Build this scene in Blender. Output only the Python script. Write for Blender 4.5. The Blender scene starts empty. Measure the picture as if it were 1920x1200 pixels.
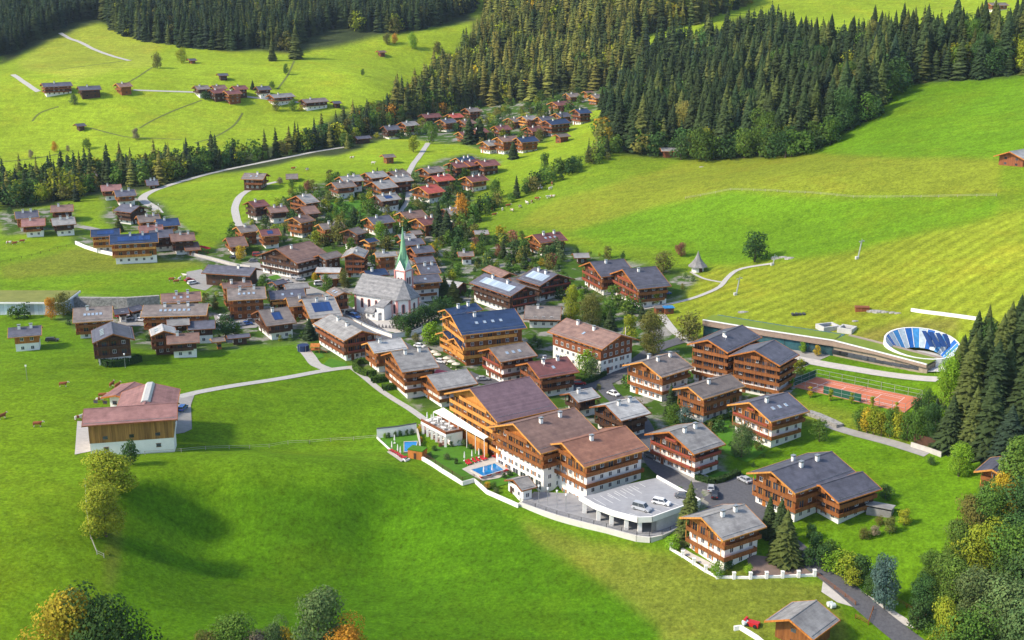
import bpy, bmesh, math, random
import numpy as np
from mathutils import Vector, Matrix
R = math.radians
rng = random.Random(7)
nr = np.random.RandomState(11)
sc = bpy.context.scene
COL = sc.collection
# ---------------------------------------------------------------- camera
F, PITCH, PY0, HC = 2350.0, R(15.8), 600.0, 130.0
cam = bpy.data.cameras.new('camera'); cam_o = bpy.data.objects.new('camera', cam); COL.objects.link(cam_o)
cam.sensor_width = 36.0; cam.lens = 36.0 * F / 1920.0
cam.shift_y = (PY0 - 600.0) / 1920.0
cam.clip_start = 1.0; cam.clip_end = 6000.0
cam_o.location = (0, 0, HC); cam_o.rotation_euler = (R(90) - PITCH, 0, 0)
sc.camera = cam_o
# ---------------------------------------------------------------- light
SUN_EL, SUN_AZ = R(40), R(196)          # azimuth of the sun seen from the scene, from +x counter clockwise
w = bpy.data.worlds.new('World'); sc.world = w; w.use_nodes = True
nt = w.node_tree; bg = nt.nodes['Background']
sky = nt.nodes.new('ShaderNodeTexSky'); sky.sky_type = 'NISHITA'; sky.sun_disc = False
sky.sun_elevation = SUN_EL; sky.sun_rotation = math.pi / 2 - SUN_AZ
nt.links.new(sky.outputs[0], bg.inputs[0]); bg.inputs[1].default_value = 0.15
sl = bpy.data.lights.new('sun', 'SUN'); sl.energy = 3.0; sl.angle = R(5.5); sl.color = (1.0, 0.89, 0.72)
so = bpy.data.objects.new('sun', sl); COL.objects.link(so)
sd = Vector((math.cos(SUN_AZ) * math.cos(SUN_EL), math.sin(SUN_AZ) * math.cos(SUN_EL), math.sin(SUN_EL)))
so.rotation_euler = sd.to_track_quat('Z', 'Y').to_euler()
sc.view_settings.view_transform = 'Standard'; sc.view_settings.look = 'None'
sc.view_settings.exposure = 0.92; sc.view_settings.gamma = 1.0
# ---------------------------------------------------------------- pixel <-> place
cp_, sp_ = math.cos(PITCH), math.sin(PITCH)
def ray(px, py):
    u = (np.asarray(px, float) - 960.0) / F; v = (PY0 - np.asarray(py, float)) / F
    d = np.stack([u, cp_ + v * sp_, -sp_ + v * cp_], -1)
    return d / np.linalg.norm(d, axis=-1, keepdims=True)
def proj(x, y, z):
    z = np.asarray(z) - HC
    dep = y * cp_ - z * sp_; up = y * sp_ + z * cp_
    dep = np.maximum(dep, 1e-3)
    return 960.0 + F * x / dep, PY0 - F * up / dep
def on_z(px, py, z):
    d = ray(px, py); t = (z - HC) / d[..., 2]
    return d[..., 0] * t, d[..., 1] * t
# ---------------------------------------------------------------- terrain heights
CP = """0,1200,2 300,1200,-2 600,1200,-6 960,1200,-10 1250,1200,-11 1500,1200,-9 1700,1200,-10 1920,1200,-8
0,1000,8 200,1000,4 400,1010,-6 700,1010,-9 960,1050,-8 1200,1080,-7 1400,1080,-5 1600,1050,-4 1850,1050,0
0,900,9 120,895,8.5 300,900,7 450,900,5.5 650,912,2 800,960,-4 0,780,8 100,800,8 250,850,6 400,830,2 550,850,-1 700,850,-2
0,700,5 100,650,2 0,640,0 200,600,0 300,650,1 400,760,3 600,760,0 500,680,1 650,700,0 800,800,-1 900,900,-3 1000,950,-4
1150,990,-4 1300,950,-2 1450,950,-1 1600,900,0 1800,900,3 1500,800,1 1700,820,4 1900,800,9 1200,850,-1 1100,700,0 900,700,0
1300,700,2 1400,640,4 1600,700,4 1750,690,6 1900,680,12 700,600,1 500,560,0 300,600,0 100,560,0 0,560,0 900,560,2 1050,600,2
700,480,3 500,480,1 850,480,3 300,480,1 100,480,2 0,480,2 0,400,4 200,400,4 400,420,3 600,400,5 800,400,4 300,350,5 500,350,9
640,340,10 760,340,9 300,320,4 500,290,8 640,290,11 750,280,12 850,280,12 100,330,1 0,250,15 100,250,15 300,250,15 500,230,16
600,230,16 0,170,38 120,170,38 400,170,35 600,195,25 700,150,38 0,110,36 150,60,50 300,100,42 500,110,40 800,70,42 900,30,52
0,0,68 300,0,74 600,0,74 850,0,70 850,220,11 900,220,12 1060,200,24 1140,185,29 1000,250,16 1050,300,18 950,340,9 880,400,4
1100,290,24 850,150,30 1000,150,34 1000,80,50 1000,0,84 1200,150,42 1200,60,72 1250,0,92 1400,20,88 1600,20,88 1600,0,92
1800,10,94 1900,60,88 1900,0,100 1250,260,28 1250,200,37 1350,100,62 1350,280,28 1500,280,34 1500,150,58 1500,80,72
1650,190,56 1700,160,62 1900,150,68 1800,90,80 1200,300,23 1300,350,23 1500,350,32 1700,300,42 1900,300,46 1400,420,18
1600,400,27 1900,400,35 1100,400,12 1000,430,7 1200,480,8 1300,480,9 1500,500,14 1700,480,22 1900,500,26 1300,550,6
1500,580,9 1700,580,12 1850,590,17 1150,550,4"""
pts = []
for tok in CP.split():
    a, b, c = map(float, tok.split(','))
    if b <= 110:
        D = (1400 - 2.5 * b) if a < 1150 else (1230 - 1.6 * b)
        c = max(c, 130 - D * math.tan(PITCH - math.atan((600 - b) / F)))
    x, y = on_z(a, b, c); pts.append((float(x), float(y), c))
pts += [(-1500, 2600, 600), (-700, 2500, 560), (0, 2500, 560), (700, 2500, 580), (1500, 2600, 700), (-1600, 1500, 230), (1500, 1500, 480),
        (1100, 700, 210), (-1100, 700, 50), (-600, 200, 25), (600, 200, 20), (0, -150, -25), (-500, -150, 20), (500, -150, 0), (-250, 120, 4), (250, 120, -8)]
pts = np.array(pts); S0 = 400.0
def _phi(r2): return np.where(r2 > 1e-12, 0.5 * r2 * np.log(r2 + 1e-12), 0.0)
TPSP = pts[:, :2] / S0; TPSN = len(TPSP)
K = _phi(((TPSP[:, None] - TPSP[None]) ** 2).sum(-1)) + 2e-4 * np.eye(TPSN)
A_ = np.zeros((TPSN + 3, TPSN + 3)); A_[:TPSN, :TPSN] = K; A_[:TPSN, TPSN] = 1; A_[:TPSN, TPSN + 1:] = TPSP
A_[TPSN, :TPSN] = 1; A_[TPSN + 1:, :TPSN] = TPSP.T
TPSW = np.linalg.solve(A_, np.concatenate([pts[:, 2], np.zeros(3)]))
def tps(x, y):
    x = np.asarray(x, float); sh = x.shape; q = np.stack([x.ravel(), np.asarray(y, float).ravel()], -1) / S0
    out = np.empty(len(q))
    for i in range(0, len(q), 40000):
        c = q[i:i + 40000]
        out[i:i + 40000] = _phi(((c[:, None] - TPSP[None]) ** 2).sum(-1)) @ TPSW[:TPSN] + TPSW[TPSN] + c @ TPSW[TPSN + 1:]
    return out.reshape(sh)
PADS = []
def pad(pix, z, fall=6.0, world=None):
    P = world if world is not None else [tuple(float(v) for v in on_z(a, b_, z)) for a, b_ in pix]; PADS.append((np.array(P), z, fall))
def pads(x, y, h):
    for P, z, fl in PADS:
        m_ = (x > P[:, 0].min() - fl) & (x < P[:, 0].max() + fl) & (y > P[:, 1].min() - fl) & (y < P[:, 1].max() + fl)
        if not m_.any(): continue
        X, Y = x[m_], y[m_]; d = np.full(X.shape, 1e9)
        for i in range(len(P)):
            a, c = P[i], P[(i + 1) % len(P)]; e = c - a; t = np.clip(((X - a[0]) * e[0] + (Y - a[1]) * e[1]) / (e @ e), 0, 1); d = np.minimum(d, np.hypot(X - a[0] - t * e[0], Y - a[1] - t * e[1]))
        d[in_poly(X, Y, [tuple(p) for p in P])] = 0
        k = np.clip(d / fl, 0, 1); k = k * k * (3 - 2 * k); h = h.copy(); h[m_] = z * (1 - k) + h[m_] * k
    return h
def in_poly(px, py, poly):
    px = np.asarray(px); py = np.asarray(py); ins = np.zeros(px.shape, bool); n = len(poly)
    for i in range(n):
        x1, y1 = poly[i]; x2, y2 = poly[(i + 1) % n]
        if y1 == y2: continue
        c = ((y1 > py) != (y2 > py)) & (px < (x2 - x1) * (py - y1) / (y2 - y1) + x1); ins ^= c
    return ins
CZ_COURT = 3.2; ROT = [float(v) for v in on_z(1728, 652, 9.0)]
pad([(1525, 703), (1738, 745), (1703, 779), (1478, 727)], CZ_COURT - .15, 5)
pad([(978, 940), (1002, 920), (1100, 925), (1300, 945), (1272, 986), (1219, 1004), (1137, 986), (1044, 962)], -4.3, 3)
pad(None, 5.6, 2.5, world=[(ROT[0] + 12.6 * math.cos(k * .4), ROT[1] + 12.6 * math.sin(k * .4)) for k in range(16)])
GX0, GY0, GS = -800.0, -60.0, 3.0; GNX, GNY = 534, 820
_gx = GX0 + GS * np.arange(GNX); _gy = GY0 + GS * np.arange(GNY)
_mx, _my = np.meshgrid(_gx, _gy); HG = pads(_mx, _my, tps(_mx, _my))
def hh(x, y):
    fx = np.clip((np.asarray(x, float) - GX0) / GS, 0, GNX - 1.001); fy = np.clip((np.asarray(y, float) - GY0) / GS, 0, GNY - 1.001)
    ix = fx.astype(int); iy = fy.astype(int); ax = fx - ix; ay = fy - iy
    return (HG[iy, ix] * (1 - ax) + HG[iy, ix + 1] * ax) * (1 - ay) + (HG[iy + 1, ix] * (1 - ax) + HG[iy + 1, ix + 1] * ax) * ay
def h1(x, y): return float(hh(x, y))
_ts = 120 * (2600 / 120.0) ** np.linspace(0, 1, 1000)
def at(px, py, dz=0.0):
    """first point where the sight line meets the ground (raised by dz)"""
    px = np.atleast_1d(np.asarray(px, float)); py = np.atleast_1d(np.asarray(py, float)); d = ray(px, py)
    out = np.zeros((len(px), 3))
    for i in range(len(px)):
        P = d[i][None] * _ts[:, None]; g = HC + P[:, 2] - hh(P[:, 0], P[:, 1]) - dz
        k = np.argmax(g < 0) if (g < 0).any() else len(_ts) - 1
        k = max(k, 1); f = g[k - 1] / (g[k - 1] - g[k] + 1e-9); t = _ts[k - 1] + (_ts[k] - _ts[k - 1]) * min(max(f, 0), 1)
        out[i] = d[i] * t + np.array([0, 0, HC])
    return out
def at1(px, py, dz=0.0): return at([px], [py], dz)[0]
def scale_at(p):                                   # pixels per metre at a place
    return F / (p[1] * cp_ - (p[2] - HC) * sp_)
def in_poly(px, py, poly):
    px = np.asarray(px); py = np.asarray(py); ins = np.zeros(px.shape, bool); n = len(poly)
    for i in range(n):
        x1, y1 = poly[i]; x2, y2 = poly[(i + 1) % n]
        if y1 == y2: continue
        c = ((y1 > py) != (y2 > py)) & (px < (x2 - x1) * (py - y1) / (y2 - y1) + x1); ins ^= c
    return ins
# ---------------------------------------------------------------- materials
MATS = {}
def N(nt, t, **k):
    n = nt.nodes.new(t)
    for a, b in k.items(): setattr(n, a, b)
    return n
def rgb4(c): return (c[0], c[1], c[2], 1.0)
def mat(name, c1, c2=None, rough=0.7, scale=1.0, detail=4, stretch=(1, 1, 1), bump=0.0, metal=0.0, spec=0.3, stripes=None, objrand=0.0, alpha=None, bands=None):
    if name in MATS: return MATS[name]
    m = bpy.data.materials.new(name); m.use_nodes = True; nt = m.node_tree; b = nt.nodes['Principled BSDF']
    b.inputs['Roughness'].default_value = rough; b.inputs['Metallic'].default_value = metal; b.inputs['Specular IOR Level'].default_value = spec
    c2 = c2 or tuple(v * 0.7 for v in c1)
    tc = N(nt, 'ShaderNodeTexCoord'); mp = N(nt, 'ShaderNodeMapping'); mp.inputs['Scale'].default_value = stretch
    nt.links.new(tc.outputs['Object'], mp.inputs[0])
    no = N(nt, 'ShaderNodeTexNoise'); no.inputs['Scale'].default_value = scale; no.inputs['Detail'].default_value = detail; no.inputs['Roughness'].default_value = 0.65
    nt.links.new(mp.outputs[0], no.inputs[0])
    rp = N(nt, 'ShaderNodeMapRange'); rp.inputs[1].default_value = 0.33; rp.inputs[2].default_value = 0.67; nt.links.new(no.outputs[0], rp.inputs[0])
    mx = N(nt, 'ShaderNodeMix', data_type='RGBA'); mx.inputs[6].default_value = rgb4(c1); mx.inputs[7].default_value = rgb4(c2)
    nt.links.new(rp.outputs[0], mx.inputs[0]); last = mx.outputs[2]
    if bands:                                     # (axis, per metre, strength): boards, shingle courses
        ax, per, st = bands
        sx = N(nt, 'ShaderNodeSeparateXYZ'); nt.links.new(tc.outputs['Object'], sx.inputs[0])
        mu = N(nt, 'ShaderNodeMath', operation='MULTIPLY'); mu.inputs[1].default_value = per
        if ax == 3:
            ad = N(nt, 'ShaderNodeMath', operation='ADD'); nt.links.new(sx.outputs[0], ad.inputs[0]); nt.links.new(sx.outputs[1], ad.inputs[1]); nt.links.new(ad.outputs[0], mu.inputs[0])
        else: nt.links.new(sx.outputs[ax], mu.inputs[0])
        fr = N(nt, 'ShaderNodeMath', operation='FRACT'); nt.links.new(mu.outputs[0], fr.inputs[0])
        fl = N(nt, 'ShaderNodeMath', operation='FLOOR'); nt.links.new(mu.outputs[0], fl.inputs[0])
        wn = N(nt, 'ShaderNodeTexWhiteNoise', noise_dimensions='1D'); nt.links.new(fl.outputs[0], wn.inputs['W'])
        gt = N(nt, 'ShaderNodeMapRange'); gt.inputs[1].default_value = 0.0; gt.inputs[2].default_value = 0.12; gt.inputs[3].default_value = 1 - st; gt.inputs[4].default_value = 1.0
        nt.links.new(fr.outputs[0], gt.inputs[0])
        wr = N(nt, 'ShaderNodeMapRange'); wr.inputs[3].default_value = 1 - st * 0.6; wr.inputs[4].default_value = 1 + st * 0.4; nt.links.new(wn.outputs[0], wr.inputs[0])
        mm = N(nt, 'ShaderNodeMath', operation='MULTIPLY'); nt.links.new(gt.outputs[0], mm.inputs[0]); nt.links.new(wr.outputs[0], mm.inputs[1])
        vm = N(nt, 'ShaderNodeVectorMath', operation='SCALE'); nt.links.new(last, vm.inputs[0]); nt.links.new(mm.outputs[0], vm.inputs['Scale']); last = vm.outputs[0]
    if objrand:
        oi = N(nt, 'ShaderNodeObjectInfo'); mr = N(nt, 'ShaderNodeMapRange'); mr.inputs[3].default_value = 1 - objrand; mr.inputs[4].default_value = 1 + objrand
        nt.links.new(oi.outputs['Random'], mr.inputs[0])
        vm = N(nt, 'ShaderNodeVectorMath', operation='SCALE'); nt.links.new(last, vm.inputs[0]); nt.links.new(mr.outputs[0], vm.inputs['Scale']); last = vm.outputs[0]
    nt.links.new(last, b.inputs['Base Color'])
    if bump:
        bp = N(nt, 'ShaderNodeBump'); bp.inputs['Strength'].default_value = bump; bp.inputs['Distance'].default_value = 0.1
        nt.links.new(no.outputs[0], bp.inputs['Height']); nt.links.new(bp.outputs[0], b.inputs['Normal'])
    MATS[name] = m; return m
# ---------------------------------------------------------------- mesh helpers
class MB:
    def __init__(s): s.v = []; s.f = []; s.m = []
    def quad(s, pts, mi=0):
        i = len(s.v); s.v += [tuple(p) for p in pts]; s.f.append(tuple(range(i, i + len(pts)))); s.m.append(mi)
    def box(s, x0, x1, y0, y1, z0, z1, mi=0, bottom=True):
        i = len(s.v)
        s.v += [(x0, y0, z0), (x1, y0, z0), (x1, y1, z0), (x0, y1, z0), (x0, y0, z1), (x1, y0, z1), (x1, y1, z1), (x0, y1, z1)]
        fs = [(4, 5, 6, 7), (0, 1, 5, 4), (1, 2, 6, 5), (2, 3, 7, 6), (3, 0, 4, 7)] + ([(3, 2, 1, 0)] if bottom else [])
        s.f += [tuple(i + k for k in f) for f in fs]; s.m += [mi] * len(fs)
    def prism(s, poly, a0, a1, axis='x', mi=0, caps=True):
        """poly: 2D points (y,z) for axis x, (x,z) for axis y, (x,y) for axis z; extruded a0..a1"""
        i = len(s.v); n = len(poly)
        def P(p, a): return (a, p[0], p[1]) if axis == 'x' else ((p[0], a, p[1]) if axis == 'y' else (p[0], p[1], a))
        s.v += [P(p, a0) for p in poly] + [P(p, a1) for p in poly]
        for k in range(n):
            l = (k + 1) % n; s.f.append((i + k, i + l, i + n + l, i + n + k)); s.m.append(mi)
        if caps:
            s.f.append(tuple(i + k for k in range(n))[::-1]); s.f.append(tuple(i + n + k for k in range(n))); s.m += [mi, mi]
    def cyl(s, x, y, z0, z1, r0, r1=None, n=8, mi=0):
        r1 = r0 if r1 is None else r1; i = len(s.v)
        for z, r in ((z0, r0), (z1, r1)):
            for k in range(n):
                a = 2 * math.pi * k / n; s.v.append((x + r * math.cos(a), y + r * math.sin(a), z))
        for k in range(n):
            l = (k + 1) % n; s.f.append((i + k, i + l, i + n + l, i + n + k)); s.m.append(mi)
        s.f.append(tuple(i + n + k for k in range(n))); s.m.append(mi)
    def bar(s, p, q, r, mi=0, n=4):
        p = Vector(p); q = Vector(q); d = (q - p).normalized(); a = d.orthogonal().normalized(); b = d.cross(a); i = len(s.v)
        for c in (p, q):
            for k in range(n):
                t = 2 * math.pi * (k + .5) / n; s.v.append(tuple(c + (a * math.cos(t) + b * math.sin(t)) * r))
        for k in range(n):
            l = (k + 1) % n; s.f.append((i + k, i + l, i + n + l, i + n + k)); s.m.append(mi)
        s.f.append(tuple(i + n + k for k in range(n))); s.m.append(mi)
    def mesh(s, name, mats):
        me = bpy.data.meshes.new(name); me.from_pydata(s.v, [], s.f)
        for m in (mats if isinstance(mats, (list, tuple)) else [mats]): me.materials.append(m)
        if any(s.m): me.polygons.foreach_set('material_index', s.m)
        bm = bmesh.new(); bm.from_mesh(me); bmesh.ops.recalc_face_normals(bm, faces=bm.faces); bm.to_mesh(me); bm.free()
        return me
    def obj(s, name, mats, parent=None, **k): return link(s.mesh(name, mats), name, parent, **k)
def link(me, name, parent=None, loc=None, rz=None, label=None, cat=None, group=None, kind=None):
    o = bpy.data.objects.new(name, me); COL.objects.link(o)
    if parent is not None: o.parent = parent
    if loc is not None: o.location = loc
    if rz is not None: o.rotation_euler = (0, 0, rz)
    tag(o, label, cat, group, kind); return o
def tag(o, label=None, cat=None, group=None, kind=None):
    if label: o['label'] = label
    if cat: o['category'] = cat
    if group: o['group'] = group
    if kind: o['kind'] = kind
    return o
def empty(name, loc, rz=0.0, label=None, cat=None, group=None):
    o = link(None, name, None, loc, rz, label, cat, group); o.empty_display_size = 0.5; return o
def np_mesh(name, V, Fq, mats, mi=None, attrs=None, smooth=False):
    """V (n,3), Fq (m,k) all faces with k corners"""
    me = bpy.data.meshes.new(name); nv, (nf, k) = len(V), Fq.shape
    me.vertices.add(nv); me.vertices.foreach_set('co', V.astype(np.float32).ravel())
    me.loops.add(nf * k); me.loops.foreach_set('vertex_index', Fq.astype(np.int32).ravel())
    me.polygons.add(nf); me.polygons.foreach_set('loop_start', np.arange(0, nf * k, k, dtype=np.int32))
    try: me.polygons.foreach_set('loop_total', np.full(nf, k, dtype=np.int32))
    except Exception: pass
    for m in mats: me.materials.append(m)
    if mi is not None: me.polygons.foreach_set('material_index', mi.astype(np.int32))
    me.polygons.foreach_set('use_smooth', np.full(nf, smooth, dtype=bool))
    for an, (dom, val) in (attrs or {}).items():
        at_ = me.attributes.new(an, 'FLOAT_COLOR', dom); c = np.ones((len(val), 4), np.float32); c[:, :3] = val; at_.data.foreach_set('color', c.ravel())
    me.update(calc_edges=True); return me
# ---------------------------------------------------------------- terrain mesh
NC, NR = 760, 900
az = np.linspace(-1.02, 1.02, NC); rr = 130 * (3300 / 130.0) ** np.linspace(0, 1, NR)
AZ, RR = np.meshgrid(az, rr); TX = RR * np.tan(AZ * 0.56) * 1.0; TY = RR - 100
TZ = pads(TX, TY, tps(TX, TY))
PXT, PYT = proj(TX, np.maximum(TY, 1), TZ)
col = np.zeros(TX.shape + (3,)); mow = np.zeros(TX.shape); gar = np.zeros(TX.shape)
dist = np.hypot(TX, TY)
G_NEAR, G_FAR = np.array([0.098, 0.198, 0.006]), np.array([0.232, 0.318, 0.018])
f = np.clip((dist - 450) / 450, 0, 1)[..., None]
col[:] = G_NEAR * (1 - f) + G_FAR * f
def patch(poly, c, attr=None, soft=True):
    jx = PXT + 5 * np.sin(TY * 0.11) + 3 * np.sin(TX * .23); jy = PYT + 1.5 * np.sin(TX * 0.13)
    m = in_poly(jx if soft else PXT, jy if soft else PYT, poly) & (TY > 40)
    if c is not None: col[m] = c
    if attr is not None: attr[m] = 1
OL = (0.15, 0.185, 0.018); OL2 = (0.185, 0.225, 0.018); MID = (0.138, 0.215, 0.012); BR = (0.112, 0.222, 0.008); FOR = (0.04, 0.055, 0.02)
patch([(860, 400), (1000, 345), (1080, 290), (1180, 285), (1300, 300), (1500, 287), (1870, 297), (1920, 300), (1920, 640), (1330, 640), (1200, 560), (1180, 480), (900, 445)], MID)
patch([(1500, 288), (1700, 150), (1930, 140), (1930, 300), (1870, 297)], BR)
patch([(1200, 330), (1290, 300), (1480, 289), (1870, 299), (1880, 365), (1600, 371), (1370, 358), (1280, 374), (1080, 432), (960, 425), (1050, 370)], OL2)
patch([(1080, 432), (1280, 374), (1370, 358), (1600, 371), (1880, 366), (1860, 405), (1640, 460), (1490, 487), (1330, 495), (1250, 470), (1130, 455)], (0.115, 0.222, 0.009))
patch([(1250, 560), (1330, 500), (1490, 488), (1640, 461), (1860, 406), (1930, 388), (1930, 640), (1330, 640), (1200, 590)], (0.20, 0.245, 0.018), mow)
patch([(1600, 640), (1640, 612), (1700, 600), (1800, 595), (1800, 640), (1670, 665)], (0.19, 0.19, 0.03))
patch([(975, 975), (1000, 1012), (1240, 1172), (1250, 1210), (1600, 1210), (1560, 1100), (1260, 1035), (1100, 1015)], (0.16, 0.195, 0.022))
SHADE_SLOPE = [(232, 908), (330, 902), (480, 905), (650, 915), (720, 870), (800, 895), (900, 940), (975, 975), (1000, 1012), (1240, 1172), (1250, 1230), (215, 1230), (215, 1000)]
patch(SHADE_SLOPE, (0.068, 0.166, 0.004))  # darker green paints in the slope's shade; right edge follows a mowing line
patch([(0, 500), (150, 462), (350, 475), (470, 490), (330, 505), (150, 513), (0, 522)], OL)
patch([(250, 235), (430, 180), (470, 200), (390, 262), (340, 268), (262, 240)], (0.24, 0.33, 0.02))
patch([(100, 60), (190, 45), (300, 78), (290, 120), (140, 150), (30, 125)], (0.27, 0.32, 0.03))
patch([(160, 900), (190, 1000), (200, 1100), (220, 1100), (222, 1000), (205, 900)], (0.105, 0.16, 0.015))
patch([(1490, 790), (1500, 745), (1700, 800), (1740, 850), (1600, 810)], (0.15, 0.20, 0.015))
# village ground
GV = (0.12, 0.15, 0.05)
for poly in ([(380, 500), (430, 440), (560, 360), (620, 335), (760, 322), (830, 300), (880, 290), (930, 300), (870, 400), (880, 440), (1080, 470), (1300, 520), (1280, 560), (1200, 590), (1310, 640), (1320, 700), (1500, 700), (1480, 760), (1380, 800), (1350, 870), (1420, 945), (1270, 960), (1200, 870), (1000, 760), (820, 760), (790, 770), (700, 690), (560, 640), (500, 645), (330, 660), (180, 640), (120, 600), (90, 560), (380, 560), (420, 520)],
             [(140, 440), (300, 460), (380, 475), (420, 500), (300, 480), (150, 455)], [(0, 400), (130, 385), (150, 430), (0, 440)], [(190, 350), (260, 360), (320, 400), (350, 440), (210, 430)],
             [(700, 250), (860, 200), (1060, 170), (1160, 180), (1050, 245), (960, 290), (860, 270)]):
    patch(poly, GV, gar)
for poly in ([(0, 0), (190, 0), (190, 40), (60, 90), (0, 125)], [(180, 0), (880, 0), (890, 40), (740, 65), (560, 100), (420, 95), (300, 75), (180, 40)],
             [(915, 0), (1240, 0), (1420, 0), (1200, 70), (1170, 170), (1000, 190), (880, 205), (640, 290), (560, 300), (400, 330), (250, 360), (150, 370), (0, 400), (0, 345), (150, 330), (300, 300), (420, 290), (560, 265), (620, 220), (780, 180), (850, 120)],
             [(1170, 290), (1130, 240), (1200, 130), (1400, 30), (1500, 60), (1700, 70), (1930, 50), (1930, 140), (1690, 160), (1490, 290), (1330, 300)]):
    patch(poly, FOR)
nzv = nr.rand(*TX.shape)
for _ in range(4):
    for ax in (0, 1): col = (np.roll(col, 1, ax) + 2 * col + np.roll(col, -1, ax)) / 4; gar = (np.roll(gar, 1, ax) + 2 * gar + np.roll(gar, -1, ax)) / 4
lf = np.clip((-40 - TX) / 120, 0, 1) * np.clip((430 - TY) / 100, 0, 1); col[..., 0] *= 1 + .35 * lf; col[..., 1] *= 1 + .06 * lf
col *= (0.90 + 0.20 * nzv)[..., None]
idx = (np.arange(NR - 1)[:, None] * NC + np.arange(NC - 1)[None]).ravel()
FQ = np.stack([idx, idx + 1, idx + NC + 1, idx + NC], -1)
m = bpy.data.materials.new('meadow_grass'); m.use_nodes = True; t = m.node_tree; b = t.nodes['Principled BSDF']
b.inputs['Roughness'].default_value = 0.9; b.inputs['Specular IOR Level'].default_value = 0.05
ca = N(t, 'ShaderNodeAttribute', attribute_name='col'); ma = N(t, 'ShaderNodeAttribute', attribute_name='mask')
tc = N(t, 'ShaderNodeTexCoord'); sep = N(t, 'ShaderNodeSeparateColor'); t.links.new(ma.outputs['Color'], sep.inputs[0])
def nz(scale, det, lo, hi, a, b_, rough=0.6, st=None):
    n = N(t, 'ShaderNodeTexNoise'); n.inputs['Scale'].default_value = scale; n.inputs['Detail'].default_value = det; n.inputs['Roughness'].default_value = rough
    if st:
        mp = N(t, 'ShaderNodeMapping'); mp.inputs['Scale'].default_value = st; mp.inputs['Rotation'].default_value = (0, 0, R(25)); t.links.new(tc.outputs['Object'], mp.inputs[0]); t.links.new(mp.outputs[0], n.inputs[0])
    else: t.links.new(tc.outputs['Object'], n.inputs[0])
    r = N(t, 'ShaderNodeMapRange'); r.inputs[1].default_value = lo; r.inputs[2].default_value = hi; r.inputs[3].default_value = a; r.inputs[4].default_value = b_
    t.links.new(n.outputs[0], r.inputs[0]); return r.outputs[0], n.outputs[0]
def mulv(cs, f_):
    v = N(t, 'ShaderNodeVectorMath', operation='SCALE'); t.links.new(cs, v.inputs[0]); t.links.new(f_, v.inputs['Scale']); return v.outputs[0]
a1, _ = nz(0.012, 5, .3, .7, 0.82, 1.18); a2, n2 = nz(0.30, 7, .3, .7, 0.72, 1.26, .78); a3, n3 = nz(1.1, 7, .32, .68, .52, 1.45, .8); a4, _ = nz(0.05, 4, .35, .65, .9, 1.1, .6, (1, 3.5, 1))
c = mulv(mulv(mulv(mulv(ca.outputs['Color'], a1), a2), a3), a4)
# yellowish drift
y1, _ = nz(0.03, 6, .5, .75, 0, .45, .7)
mx = N(t, 'ShaderNodeMix', data_type='RGBA', blend_type='MULTIPLY'); mx.inputs[7].default_value = (1.5, .97, 1.2, 1); t.links.new(y1, mx.inputs[0]); t.links.new(c, mx.inputs[6]); c = mx.outputs[2]
# mowing swaths on the slope
wv = N(t, 'ShaderNodeTexWave', wave_type='BANDS', bands_direction='Y'); wv.inputs['Scale'].default_value = 0.055; wv.inputs['Distortion'].default_value = 9; wv.inputs['Detail'].default_value = 2; wv.inputs['Detail Scale'].default_value = 0.35
mp = N(t, 'ShaderNodeMapping'); mp.inputs['Rotation'].default_value = (0, 0, R(-32)); t.links.new(tc.outputs['Object'], mp.inputs[0]); t.links.new(mp.outputs[0], wv.inputs[0])
wr = N(t, 'ShaderNodeMapRange'); wr.inputs[3].default_value = .86; wr.inputs[4].default_value = 1.12; t.links.new(wv.outputs[1], wr.inputs[0])
mxx = N(t, 'ShaderNodeMix', data_type='FLOAT'); mxx.inputs[2].default_value = 1; t.links.new(sep.outputs[0], mxx.inputs[0]); t.links.new(wr.outputs[0], mxx.inputs[3]); c = mulv(c, mxx.outputs[0])
# village ground: gravel, asphalt and small gardens
g1, gn = nz(0.11, 5, .40, .50, 0, 1, .65)
gm = N(t, 'ShaderNodeMix', data_type='RGBA'); gm.inputs[6].default_value = (0.26, 0.245, 0.22, 1); gm.inputs[7].default_value = (0.05, 0.10, 0.012, 1); t.links.new(g1, gm.inputs[0])
g2 = mulv(gm.outputs[2], a2)
mxg = N(t, 'ShaderNodeMix', data_type='RGBA'); t.links.new(sep.outputs[1], mxg.inputs[0]); t.links.new(c, mxg.inputs[6]); t.links.new(g2, mxg.inputs[7]); c = mxg.outputs[2]
t.links.new(c, b.inputs['Base Color'])
bp = N(t, 'ShaderNodeBump'); bp.inputs['Strength'].default_value = 0.5; bp.inputs['Distance'].default_value = 0.35; t.links.new(n3, bp.inputs['Height']); t.links.new(bp.outputs[0], b.inputs['Normal'])
M_GRASS = m
mask = np.zeros(TX.shape + (3,)); mask[..., 0] = mow; mask[..., 1] = gar
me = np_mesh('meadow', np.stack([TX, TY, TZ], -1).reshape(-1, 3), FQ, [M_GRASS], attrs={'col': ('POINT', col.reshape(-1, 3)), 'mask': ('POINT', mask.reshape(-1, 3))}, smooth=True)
link(me, 'terrain', kind='structure')
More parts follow.
